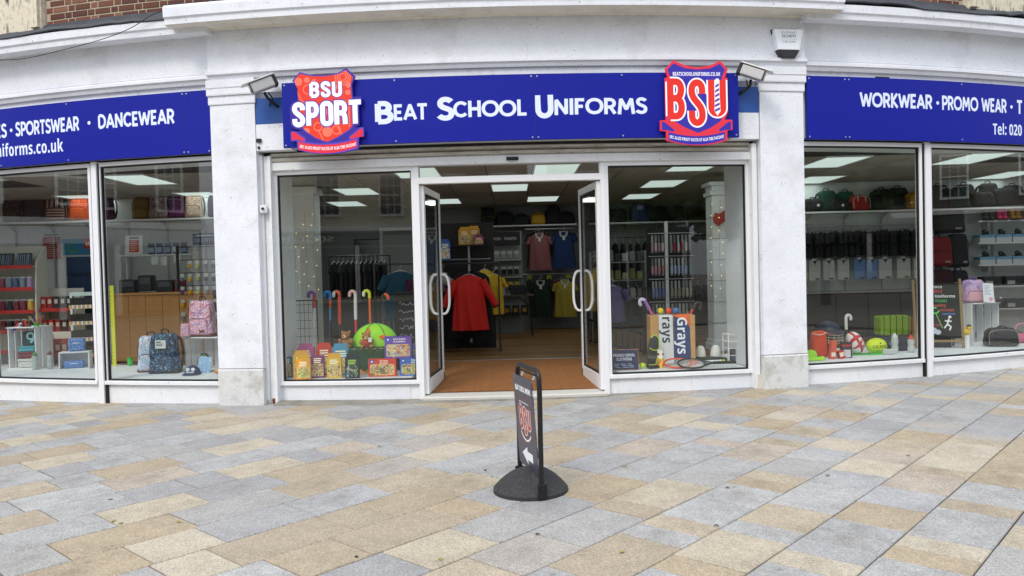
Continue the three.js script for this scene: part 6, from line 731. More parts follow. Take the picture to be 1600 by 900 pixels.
  for (let r = 0; r < 4; r++) for (const [xs, cs, nm] of [[[2.1, 2.15, 2.2, 2.25], pk[r], 'hair_clip_pack'], [[2.38, 2.435, 2.49, 2.545, 2.6, 2.655], pr[r], 'accessory_pack']]) for (const x of xs) { const t = thing(nm, nm === 'hair_clip_pack' ? ['pale pink', 'deep pink', 'purple', 'grey'][r] + ' carded hair accessory hung beside the white rack pole' : ['white and red', 'blue and teal', 'beige', 'plain grey'][r] + ' narrow carded accessory in the wide row of the rack', 'accessory pack', [x, 1.58 - r * 0.34, -3.33 + rr(-0.02, 0.02)], rr(-0.2, 0.2), (nm === 'hair_clip_pack' ? 'hair accessories, row ' : 'accessories, row ') + (r + 1)); part(t, 'card', rb(0.03, 0.26, 0.004, 0.001, 0, 0), C(pick(['#8e8e8c', '#6a6a6c', '#a8a8a6']), 0.6)); part(t, 'goods', rb(0.038, 0.13, 0.03, 0.012, 0, 0.02, 0.012), C(pick(cs), 0.7)); }
  { const t = thing('shelving_unit', 'grey shelving unit of small patterned goods by the stairs', 'shelving', [1.75, 0.15, -4.7]); for (const x of [-0.45, 0.45]) part(t, 'post', bx(0.03, 1.5, 0.3, x), MT.aluGrey); for (let i = 0; i < 3; i++) part(t, 'shelf', rb(0.9, 0.02, 0.34, 0.003, 0, 0.7 + i * 0.3), C('#8a8c88', 0.6)); }
  for (let r = 0; r < 3; r++) for (let i = 0; i < 7; i++) { const t = thing('folded_scarf', 'folded patterned accessory on the grey shelving unit', 'accessory', [1.39 + i * 0.12, 0.872 + r * 0.3, -4.62], 0, 'goods on the shelving unit'); part(t, 'fold', softBox(0.1, rr(0.12, 0.2), 0.12, 0.95, 0.02), C(r === 1 ? pick(['#8a8a58', '#777a50', '#9a9a78']) : pick(['#4a4c4c', '#7a7c7c', '#333638', '#a2a4a2']), 0.9)); }
  shelf('long white shelf of dark bags on the back wall behind the racks', 1.6, 4.4, 2.29, -7.84, 0.38, { plain: 1 });
  [['dark bag with yellow trim at the end of the long back shelf', 1.8, '#15161a'], ['black kit bag next to the navy drawstring bag', 2.2, '#101214'], ['navy drawstring bag with a pale figure print', 2.65, '#1f2a5a'], ['black kit bag between the navy bag and the mustard one', 3.05, '#0f1114'], ['charcoal bag between the black kit bag and the mustard pocket bag', 3.45, '#1c1e22'], ['black bag with a mustard pocket near the column', 3.85, '#15150f'], ['black bag behind the fairy light column', 4.2, '#101112']].forEach(([l, x, c], i) => (i === 2 ? backpack(l, [x, 2.295, -7.78], 0, 0.36, 0.4, 0.16, C(c, 0.8), { tag: C('#8a94b8', 0.7), name: 'drawstring_bag', cat: 'bag' }) : holdall(l, [x, 2.295, -7.8], 0, 0.38, rr(0.2, 0.32), 0.24, C(c, 0.85), i === 5 ? { trim: C('#a8801f', 0.7) } : {})));
  rail('chrome rail of black blazers under the long back shelf', 1.7, 4.2, 1.98, -7.55); hung('black or navy blazer on the back rail', 'hung_blazer', 1.8, 4.1, 16, 1.98, -7.55, 0.75, ['#101218', '#14182a', '#0c0d10', '#181a20', '#101c18'], 'blazers on the back rail', 0.24);
  rail('lower chrome rail of dark trousers by the back wall', 1.7, 4.2, 1.1, -7.5); hung('dark skirt or trousers on the lower back rail', 'hung_skirt', 1.8, 4.1, 14, 1.1, -7.5, 0.6, ['#15171a', '#1c2024', '#23262a', '#2a2024'], 'skirts on the lower back rail', 0.22);
  garment('lilac_shirt', 'lilac shirt hanging beside the stair railing', 'clothing', [1.4, 0.62, -2.6], 0.3, 0.34, 0.5, 0.08, C('#5a4f78', 0.9), { sleeve: 0.2 });
  { const t = thing('stair_railing', 'black stair railing sloping down behind the promotional sign', 'railing', [1.55, 0.15, -2.55]); part(t, 'handrail', rod([-0.5, 0.52, 0], [0.26, 0.3, 0], 0.018), MT.black); part(t, 'bottom_rail', rod([-0.5, 0.22, 0], [0.26, 0.05, 0], 0.012), MT.black); for (let i = 0; i < 9; i++) { const x = -0.46 + i * 0.085; part(t, 'baluster', rod([x, 0.22 - (x + 0.5) * 0.224, 0], [x, 0.52 - (x + 0.5) * 0.29, 0], 0.009), MT.black); } part(t, 'newel_post', rb(0.06, 0.95, 0.06, 0.006, 0.28), MT.black); }
}

// ---------------------------------------------------------------- sports window and bags window (right)
{
  shelf('long white shelf of caps and bags over the packed shirts', 4.75, 9.2, 2.2, -4.6, 0.38);
  const mk = (l, x, w, h, c, o) => holdall(l, [x, 2.205, -4.56], 0, w, h, 0.26, C(c, 0.85), o);
  mk('dark bag with a white badge at the inner end of the cap shelf', 4.95, 0.34, 0.22, '#111315', { badge: 0.05 }); backpack('dark green backpack standing on the cap shelf', [5.22, 2.205, -4.62], 0, 0.3, 0.36, 0.17, C('#14382a', 0.85)); mk('flat black bag with grey piping before the green backpack', 5.38, 0.36, 0.2, '#0e1012', { badge: 0.02 }); backpack('green cap shaped pack behind the flat black bag', [5.55, 2.205, -4.68], 0, 0.3, 0.34, 0.12, C('#0f4a36', 0.85)); mk('red bag with cream straps on the cap shelf', 5.72, 0.3, 0.26, '#8e1c1c', { trim: C('#c9bda8', 0.6), handle: C('#c9bda8', 0.6) }); mk('black bag with a white crest beside the red bag', 6.0, 0.3, 0.24, '#101012', { badge: 0 }); mk('black bag with a shield badge beside the yellow bag', 6.28, 0.34, 0.24, '#121114', { badge: 0 });
  backpack('round black backpack on the cap shelf', [6.42, 2.205, -4.68], 0, 0.34, 0.38, 0.14, C('#0d0d10', 0.85)); mk('mustard yellow bag with black stripe on the cap shelf', 6.62, 0.28, 0.28, '#b8861a', { trim: MT.black });
  [['tall black rucksack behind the dark holdall on the bag shelf', 7.1, '#101114'], ['tall dark green rucksack behind the corded holdall', 7.52, '#13201b'], ['tall black rucksack behind the wide crested bag', 7.92, '#0e0e11'], ['tall navy rucksack behind the outer bag on the shelf', 8.32, '#121522'], ['slim black rucksack behind the shield badge bag', 6.15, '#0f0f12']].forEach(([l, x, c]) => backpack(l, [x, 2.205, -4.68], rr(-0.15, 0.15), 0.34, rr(0.36, 0.42), 0.14, C(c, 0.85)));
  { const bl = thing('blazer_bay', 'bay of black blazers hanging under the cap shelf', 'clothes rail', [5.85, 1.96, -4.6]); part(bl, 'bar', rod([-1.0, 0, 0], [0.95, 0, 0], 0.014), MT.aluGrey); for (const x of [-0.9, 0.85]) part(bl, 'arm', rod([x, 0, 0], [x, 0, -0.2], 0.01), MT.aluGrey); }
  for (let i = 0; i < 26; i++) garment('hung_blazer', 'black blazer packed tight on the bar under the cap shelf', 'clothing', [4.86 + i * 0.077, 1.46 + rr(-0.02, 0.02), -4.56], 1.15 + rr(-0.2, 0.2), 0.4, 0.42, 0.05, C(pick(['#0a0b0d', '#0e0f12', '#101014']), 0.9), { group: 'blazers under the cap shelf', sleeve: 0.2 });
  { const t = thing('shirt_rail', 'chrome rail for packed shirts under the black blazers', 'rail', [5.75, 1.47, -4.5]); part(t, 'bar', rod([-1.05, 0, 0], [1.05, 0, 0], 0.01), MT.aluGrey); for (const x of [-0.95, 0, 0.95]) part(t, 'arm', rod([x, 0, 0], [x, 0, -0.29], 0.008), MT.aluGrey); }
  [4.72, 4.93, 5.16, 5.4].forEach((x) => shirtPack('white shirt in a narrow clear pack beside the blue packs', [x, 1.08, -4.44], C('#b3b5b0', 0.5), 'narrow white packed shirts')); [5.66, 5.86].forEach((x) => shirtPack('light blue shirt in a clear pack', [x, 1.08, -4.44], C('#5f7fae', 0.5), 'blue packed shirts')); [6.08, 6.38, 6.65].forEach((x) => shirtPack('white shirt in a wide clear pack beside the blue packs', [x, 1.08, -4.44], C('#b0b2ae', 0.5), 'wide white packed shirts', { w: 0.22 }));
  { const t = thing('low_cabinet', 'low dark cabinet below the packed shirts', 'cabinet', [5.75, 0.15, -4.55]); part(t, 'carcass', bx(2.1, 0.72, 0.4), C('#2c2a28', 0.7)); for (let i = 0; i < 4; i++) part(t, 'door', rb(0.5, 0.66, 0.02, 0.004, -0.78 + i * 0.52, 0.03, 0.21), C('#3a3835', 0.6)); part(t, 'top', rb(2.14, 0.03, 0.44, 0.004, 0, 0.721), C('#8a8a86', 0.6)); }
  // sports goods on the platform
  { const t = thing('drawstring_sack', 'bright orange drawstring sack standing by the pilaster', 'bag', [3.7, PL, -1.12], 0.1); t.rotation.z = 0.06; const g = softBox(0.2, 0.33, 0.1, 0.92, 0.04), p = g.attributes.position; for (let i = 0; i < p.count; i++) p.setZ(i, p.getZ(i) + 0.006 * Math.sin(p.getX(i) * 60 + p.getY(i) * 9)); g.computeVertexNormals(); part(t, 'sack', g, C('#d8400e', 0.7)); part(t, 'cord', tube([[-0.09, 0.3, 0.04], [0, 0.28, 0.07], [0.09, 0.3, 0.04]], 0.004), C('#f0e8d8', 0.7)); }
  { const t = thing('bib_stack', 'neon yellow bibs folded on the platform corner', 'bib', [3.52, PL, -0.86], 0.2); part(t, 'fold', [softBox(0.24, 0.05, 0.16, 0.98, 0.02), softBox(0.18, 0.09, 0.1, 0.7, 0.03).translate(-0.03, 0.03, -0.03)], C('#a8e02a', 0.7)); part(t, 'stripe', bx(0.04, 0.004, 0.12, 0.05, 0.051), C('#2a7a2a', 0.7)); }
  { const t = thing('cushion', 'pink cushion half hidden behind the orange sack', 'cushion', [3.5, PL, -1.2]); part(t, 'cushion', softBox(0.2, 0.26, 0.1, 0.8, 0.045), C('#c88a94', 0.8)); }
  { const t = thing('cricket_helmet', 'navy cricket helmet with a white wire grille', 'helmet', [3.88, PL + 0.3, -1.3], 0.15); part(t, 'shell', new THREE.SphereGeometry(0.15, 24, 14, 0, 6.284, 0, 1.75).scale(1, 0.85, 1.15), C('#14203c', 0.5)); part(t, 'peak', new THREE.CylinderGeometry(0.15, 0.16, 0.01, 24, 1, false, -1.3, 2.6).scale(1, 1, 1.1).translate(0, 0.0, 0.06), C('#14203c', 0.5)); const w = []; for (let i = 0; i < 4; i++) { const y = -0.03 - i * 0.032; w.push(tube([[-0.14, y + 0.02, 0.04], [-0.1, y, 0.17], [0, y - 0.005, 0.22], [0.1, y, 0.17], [0.14, y + 0.02, 0.04]], 0.0035, 20, 5)); } for (const x of [-0.09, -0.03, 0.03, 0.09]) w.push(tube([[x, -0.02, 0.2 - Math.abs(x) * 0.4], [x, -0.14, 0.2 - Math.abs(x) * 0.4]], 0.003, 6, 5)); part(t, 'grille', w, C('#c8c8c4', 0.4)); part(t, 'stand', cy(0.07, 0.05, 0.3, 0, -0.3, 0), C('#17181c', 0.6)); part(t, 'band', rb(0.14, 0.02, 0.03, 0.006, -0.05, -0.02, 0.17), C('#d8604a', 0.6)); }
  const oval = (l, p, rot, sx, mat, extra) => { const t = thing('rugby_ball', l, 'rugby ball', p); t.rotation.set(...rot); part(t, 'ball', ball(0.1, sx, 1, 1, 0, 0, 0, 32), mat); extra(t); };
  oval('white rugby ball with red stripes standing on end', [4.2, PL + 0.15, -1.28], [0.1, 0.2, -1.05], 1.5, tex(canvas(256, 128, (g) => { g.fillStyle = '#e0dedc'; g.fillRect(0, 0, 256, 128); g.fillStyle = '#c0202a'; g.fillRect(0, 56, 256, 14); for (const x of [30, 150]) { g.fillRect(x, 0, 14, 128); } }), 0.5), (t) => { part(t, 'stripe', new THREE.TorusGeometry(0.0985, 0.004, 6, 40).scale(1, 1, 5).rotateY(Math.PI / 2).rotateZ(0.4).scale(1.02, 1, 1), C('#c0202a', 0.5)); part(t, 'star', new THREE.TorusGeometry(0.02, 0.006, 6, 5).translate(0.05, 0.02, 0.097), C('#b82a3a', 0.5)); });
  oval('neon yellow rugby ball with dark lettering', [4.53, PL + 0.088, -1.42], [0, 0.1, 0], 1.3, tex(canvas(512, 256, (g) => { g.fillStyle = '#cfe01a'; g.fillRect(0, 0, 512, 256); for (const cx of [128, 384]) { say(g, 'GILBERT', cx, 142, 40, '#1c2a14', 0.72, 'bold', 'serif', 'center'); g.fillStyle = '#1c2a14'; g.fillRect(cx - 6, 84, 12, 16); g.fillRect(cx - 30, 166, 22, 6); g.fillRect(cx + 8, 166, 22, 6); } g.fillStyle = '#8a9a10'; g.fillRect(0, 40, 512, 3); g.fillRect(0, 210, 512, 3); }), 0.5), (t) => part(t, 'base_ring', new THREE.TorusGeometry(0.05, 0.008, 6, 24).rotateX(Math.PI / 2).translate(0, -0.085, 0), C('#2a2a2a', 0.6)));
  hockey('white hockey stick hook standing behind the rugby balls', [4.28, PL, -1.7], [0, 0.2, 0.02], [[0.4, '#2a2a2e', 'grip'], [1, '#dcdcd8', 'head']], 0.42, 1);
  const clr = new THREE.MeshPhysicalMaterial({ color: '#dfe4e2', transmission: 0.4, roughness: 0.4, thickness: 0 });
  bottle('white sports bottle with red print and grey cap', [4.71, PL, -1.32], clr, C('#cfd0d0', 0.5), 0.04, 0.2); bottle('clear sports bottle with a red cap', [4.93, PL, -1.36], clr, C('#c8382a', 0.4), 0.04, 0.17);
  for (const [l, x, c, r] of [['red carton tube leaning before the orange sack', 3.78, '#d0543a', -0.1], ['small red carton beside the leaning tube', 3.9, '#b8281e', 0.3]]) { const t = thing('boxed_goods', l, 'box', [x, PL, -0.95], 0.1); t.rotation.z = r; part(t, 'carton', rb(0.07, r < 0 ? 0.22 : 0.1, 0.06, 0.004), C(c, 0.5)); part(t, 'label', bx(0.05, 0.05, 0.003, 0, 0.03, 0.031), C('#e8d8c8', 0.5)); }
  { const t = thing('mouthguard_box', 'small dark box with a red and white label behind the cartons', 'box', [3.98, PL, -1.02]); part(t, 'carton', rb(0.12, 0.19, 0.07, 0.004), C('#3a2a34', 0.4)); part(t, 'label', [bx(0.08, 0.09, 0.003, 0, 0.01, 0.0355)], C('#c9c6c8', 0.5)); part(t, 'red_band', bx(0.121, 0.02, 0.071, 0, 0.14), C('#b8281e', 0.5)); }
  { const t = thing('green_mat', 'bright green mat lying under the rugby balls', 'mat', [4.35, PL, -1.3]); part(t, 'mat', rb(0.42, 0.008, 0.16, 0.003), C('#3fbf4a', 0.7)); part(t, 'emblem', rb(0.12, 0.003, 0.04, 0.001, 0, 0.0082), C('#1a5a24', 0.7)); }
  { const t = thing('goggle_case', 'clear goggle case beside the yellow ball', 'case', [4.6, PL, -1.22]); part(t, 'case', rb(0.17, 0.07, 0.06, 0.02), clr); part(t, 'goggles', new THREE.TorusGeometry(0.022, 0.005, 6, 16).scale(1.3, 1, 1).translate(-0.03, 0.035, 0.0), MT.black); }
  { const t = thing('goal_bag', 'lime green pop-up goal bag in the shadows behind the balls', 'bag', [5.25, PL + 0.12, -2.5], 0.1); part(t, 'bag', rb(0.44, 0.27, 0.2, 0.03), C('#86a818', 0.7)); for (let i = 0; i < 5; i++) part(t, 'mesh_bar', bx(0.01, 0.27, 0.205, -0.18 + i * 0.09), C('#33400c', 0.7)); part(t, 'stand', bx(0.4, 0.12, 0.16, 0, -0.12), C('#1d1e20', 0.7)); }
  { const t = thing('red_bag', 'red folded kit bag next to the lime goal bag', 'bag', [5.58, PL + 0.12, -2.55], 0.1); part(t, 'bag', softBox(0.22, 0.24, 0.18, 0.95, 0.03), C('#8e1a22', 0.7)); part(t, 'strap', bx(0.03, 0.25, 0.19, 0.0), C('#5a0f14', 0.7)); part(t, 'stand', bx(0.2, 0.12, 0.16, 0, -0.12), C('#1d1e20', 0.7)); }
  { const t = thing('navy_bag', 'dark navy bag lying behind the bottles', 'bag', [4.8, PL, -1.62]); part(t, 'bag', softBox(0.46, 0.18, 0.16, 0.9, 0.05), C('#161a2c', 0.8)); part(t, 'badge', cy(0.025, 0.025, 0.004).rotateX(Math.PI / 2).translate(-0.04, 0.1, 0.095), C('#6a7490', 0.6)); }
  // chalk A-board
  { const t = thing('chalk_board', 'black A-frame chalkboard with coloured writing and wooden legs', 'chalkboard', [5.5, PL, -1.75], -0.25); t.rotation.z = 0;
    const wd = C('#8a7048', 0.7), map = canvas(256, 400, (g) => { g.fillStyle = '#101512'; g.fillRect(0, 0, 256, 400); const ln = (s, x, y, h, c) => say(g, s, x, y, h, c, 0.9, 'bold', 'sans-serif', 'center'); ln('since', 128, 36, 30, '#d8d8d4'); ln('2012', 128, 70, 32, '#d04a4a'); ln('School Uniforms', 128, 106, 30, '#e8e8e4'); ln('YEARS', 150, 140, 28, '#4ab85a'); ln('of quality', 120, 172, 28, '#d8623a'); ln('25', 52, 266, 40, '#4a80c8'); ln('reviews', 180, 206, 26, '#d84a4a'); ln('happy 4U', 90, 316, 26, '#c83a3a'); ln('custom', 190, 232, 24, '#5a8ad8'); g.strokeStyle = '#4ae05a'; g.lineWidth = 9; g.beginPath(); g.arc(112, 200, 20, 0, 5.2); g.stroke(); g.lineWidth = 5; g.strokeStyle = '#7ac85a'; g.beginPath(); g.moveTo(116, 224); g.lineTo(150, 330); g.stroke(); g.strokeStyle = '#e8ecec'; g.lineWidth = 10; g.beginPath(); g.moveTo(190, 260); g.lineTo(180, 300); g.lineTo(200, 320); g.lineTo(190, 345); g.moveTo(180, 300); g.lineTo(160, 330); g.moveTo(165, 275); g.lineTo(205, 280); g.stroke(); g.fillStyle = '#e8ecec'; g.beginPath(); g.arc(196, 248, 10, 0, 7); g.fill(); g.fillStyle = '#c2ccd8'; for (const [x, y, r] of [[70, 356, 18], [95, 348, 24], [122, 358, 18]]) { g.beginPath(); g.arc(x, y, r, 0, 7); g.fill(); } });
    const w = 0.52, h = 0.72; part(t, 'slate', bx(w, h, 0.012, 0, 0.13), MT.black, null, [-0.16, 0, 0]); part(t, 'chalk_writing', new THREE.PlaneGeometry(w - 0.01, h - 0.01).translate(0, 0.13 + h / 2, 0.0075), tex(map, 0.85), null, [-0.16, 0, 0]);
    for (const s of [-1, 1]) { part(t, 'leg', rb(0.032, 0.9, 0.02, 0.003, s * (w / 2 + 0.016), 0), wd, null, [-0.16, 0, 0.0]); part(t, 'rear_leg', rb(0.03, 0.86, 0.02, 0.003, s * (w / 2 - 0.02), 0, 0), wd, [0, 0, -0.32], [0.2, 0, 0]); } part(t, 'cross_rail', rb(w, 0.03, 0.02, 0.003, 0, 0.08), wd, null, [-0.16, 0, 0]); }
  for (const [l, x, c] of [['dark red notebook leaning below the chalkboard', 5.38, '#5a1418'], ['navy notebook leaning below the chalkboard', 5.6, '#16203a']]) { const t = thing('notebook', l, 'notebook', [x, PL, -1.86], -0.25); part(t, 'cover', rb(0.2, 0.16, 0.02, 0.003), C(c, 0.6), null, [-0.1, 0, 0]); part(t, 'pages', bx(0.19, 0.15, 0.012, 0, 0.004, -0.016), C('#c9c6be', 0.7), null, [-0.1, 0, 0]); }
  { const t = thing('rubber_duck', 'little yellow and black duck beside the chalkboard leg', 'toy', [5.86, PL + 0.16, -1.78]); part(t, 'body', [ball(0.05, 1.2, 0.8, 0.9, 0, 0.04, 0), ball(0.032, 1, 1, 1, 0.03, 0.095, 0.01)], C('#d8b41f', 0.5)); part(t, 'beak', ball(0.014, 1.5, 0.5, 1, 0.065, 0.09, 0.015), C('#d8501f', 0.5)); part(t, 'hat', ball(0.03, 1, 0.6, 1, 0.03, 0.12, 0.01), MT.black); part(t, 'plinth', cy(0.04, 0.04, 0.16, 0, -0.16, 0), WH); }
  crate('white slatted crate under the lilac backpack', [6.22, PL, -2.2], 0.2, 0.42, 0.56, 0.42, WH);
  backpack('lilac and pink toddler backpack on the white crate', [6.14, PL + 0.564, -2.1], 0.0, 0.3, 0.31, 0.14, tex(blobTex('#b59ac8', ['#d4a8b8', '#c8b0d8', '#a488bc'], 40, 14, 50), 0.7), { pocket: C('#d8a4b0', 0.7), trim: C('#7a4a9a', 0.7) });
  { const t = thing('info_card', 'white printed card leaning on the lilac backpack', 'card', [6.25, PL + 0.564, -1.93], 0.1); part(t, 'card', rb(0.15, 0.26, 0.006, 0.002), tex(canvas(96, 160, (g) => { g.fillStyle = '#dfe2e8'; g.fillRect(0, 0, 96, 160); g.fillStyle = '#8a90a4'; for (let i = 0; i < 7; i++) g.fillRect(12, 20 + i * 12, rr(40, 70), 4); g.fillStyle = '#d8a0a8'; g.beginPath(); g.arc(66, 130, 18, 0, 7); g.fill(); }), 0.5), null, [-0.2, 0, -0.08]); }
  for (const [l, x, c] of [['pink ballet shoe pair lying before the printed card', 6.32, '#d8a08a'], ['dark ballet shoe beside the pink pair', 6.42, '#2a2428']]) { const t = thing('ballet_shoe', l, 'shoe', [x, PL + 0.564, -1.98], 0.3); part(t, 'shoe', [ball(0.05, 1.5, 0.5, 0.7, 0, 0.025, 0), ball(0.03, 1.2, 0.9, 0.9, -0.04, 0.03, 0)], C(c, 0.6)); part(t, 'bow', ball(0.014, 1.6, 0.7, 1, 0.02, 0.055, 0), C('#c8b0a8', 0.6)); }
  holdall('black glossy bag with white piping on the platform before the crate', [6.33, PL, -1.82], -0.15, 0.4, 0.25, 0.2, C('#1b1c20', 0.35), { trim: C('#8a8a8e', 0.5) });
  { const t = thing('ballet_bag', 'pink ballet bag lying by the black bag', 'bag', [6.85, PL, -2.2], 0); part(t, 'bag', softBox(0.4, 0.13, 0.2, 0.92, 0.05), C('#c86a84', 0.7)); part(t, 'handle', tube([[-0.1, 0.12, 0], [-0.06, 0.24, 0], [0.06, 0.24, 0], [0.1, 0.12, 0]], 0.01), C('#d890a4', 0.7)); part(t, 'ribbon', ball(0.05, 1.4, 0.5, 0.6, -0.18, 0.06, 0.08), C('#e0c4cc', 0.7)); }
  // wall of satchels and shoes
  const sat = (l, x, y, w, h, c, d = 0.16) => backpack(l, [x, y, -4.55], 0, w, h, d, C(c, 0.8), { tag: undefined, patch: C('#8a8a88', 0.5) });
  sat('black satchel hung high on the wall above the dark red one', 7.18, 1.8, 0.52, 0.5, '#0d0e10'); sat('dark red satchel hung under the black one', 7.0, 1.26, 0.44, 0.5, '#7a0e14', 0.2); sat('black satchel half behind the dark red one', 7.32, 1.24, 0.34, 0.56, '#0c0d12'); sat('maroon satchel hung lowest by the chalkboard', 7.02, 0.72, 0.48, 0.5, '#3a0c14'); sat('navy satchel beside the maroon one', 7.34, 0.7, 0.3, 0.5, '#12141f');
  [['dark holdall at the inner end of the bag shelf', 6.95, '#15131a'], ['dark green backpack shaped bag on the bag shelf', 7.3, '#12241f'], ['black holdall with white cord on the bag shelf', 7.72, '#0f1012'], ['wide black bag with crest on the bag shelf', 8.12, '#111114'], ['black bag at the outer end of the bag shelf', 8.5, '#141416']].forEach(([l, x, c], i) => holdall(l, [x, 2.205, -4.56], 0, 0.4, 0.26 + 0.06 * (i % 2), 0.26, C(c, 0.85), { badge: i > 2 ? 0 : undefined }));
  [1.99, 1.63, 1.27, 0.92, 0.55].forEach((y, i) => { const t = thing('shoe_shelf', ['top white shoe shelf holding small wellingtons', 'second white shoe shelf with boxed shoes', 'third white shoe shelf with boxed shoes', 'fourth white shoe shelf with black packs', 'lowest white shoe shelf with dark packs'][i], 'shelf', [8.35, y, -4.62]); part(t, 'board', rb(1.45, 0.024, 0.3, 0.003, 0, -0.024), C('#cfd1d0', 0.5)); for (const x of [-0.5, 0.5]) part(t, 'bracket', bx(0.02, 0.09, 0.2, x, -0.115, -0.04), C('#b9bbb9', 0.5)); });
  const welly = (l, x, c) => { for (let k = 0; k < 2; k++) { const t = thing('wellington_boot', l, 'wellington', [x + k * 0.09, 1.992, -4.55], -0.3, 'wellington boots'); part(t, 'leg', cy(0.045, 0.05, 0.15, 0, 0.05, 0), c); part(t, 'foot', [ball(0.05, 1, 0.7, 1.7, 0, 0.035, 0.05)], c); part(t, 'sole', rb(0.09, 0.012, 0.19, 0.005, 0, 0, 0.04), MT.black); } };
  welly('dark green wellington boot on the top shoe shelf', 7.78, C('#123a24', 0.4)); welly('bright pink wellington boot on the top shoe shelf', 8.0, C('#c21f5a', 0.4)); welly('mustard patterned wellington boot on the top shoe shelf', 8.22, tex(blobTex('#a8761c', ['#6a4a14', '#c8983a'], 100, 4, 12), 0.4)); welly('amber wellington boot on the top shoe shelf', 8.45, C('#b07a1a', 0.4));
  for (const y of [1.632, 1.272]) for (let i = 0; i < 4; i++) { const x = 7.78 + i * 0.27, l = y > 1.5 ? 'second' : 'third'; { const t = thing('shoe_box', `blue and white shoe box on the ${l} shoe shelf`, 'shoe box', [x, y, -4.58], 0, `shoe boxes on the ${l} shelf`); part(t, 'carton', bx(0.25, 0.08, 0.2), C('#c2c6c6', 0.6)); part(t, 'lid', bx(0.254, 0.045, 0.204, 0, 0.081), C('#6a9ab8', 0.6)); } { const t = thing('school_shoe', `black school shoe on a box on the ${l} shoe shelf`, 'shoe', [x + 0.02, y + 0.127, -4.57], 0.6, `school shoes on the ${l} shelf`); part(t, 'upper', [ball(0.05, 1.8, 0.7, 0.8, 0, 0.035, 0), ball(0.042, 1.1, 1, 0.85, -0.045, 0.055, 0)], C('#16181f', 0.35)); part(t, 'sole', rb(0.19, 0.014, 0.075, 0.006), MT.black); } }
  for (const y of [0.922, 0.552]) for (let i = 0; i < 3; i++) { const t = thing('pump_pack', y > 0.7 ? 'dark plimsoll pack on the fourth shoe shelf' : 'dark plimsoll pack on the lowest shoe shelf', 'shoe pack', [7.86 + i * 0.36, y, -4.58], 0, y > 0.7 ? 'packs on the fourth shelf' : 'packs on the lowest shelf'); part(t, 'pack', rb(0.3, 0.15, 0.2, 0.02), C('#1a1b1e', 0.5)); part(t, 'label', bx(0.12, 0.06, 0.004, -0.06, 0.02, 0.101), C('#a9aca8', 0.6)); }
}
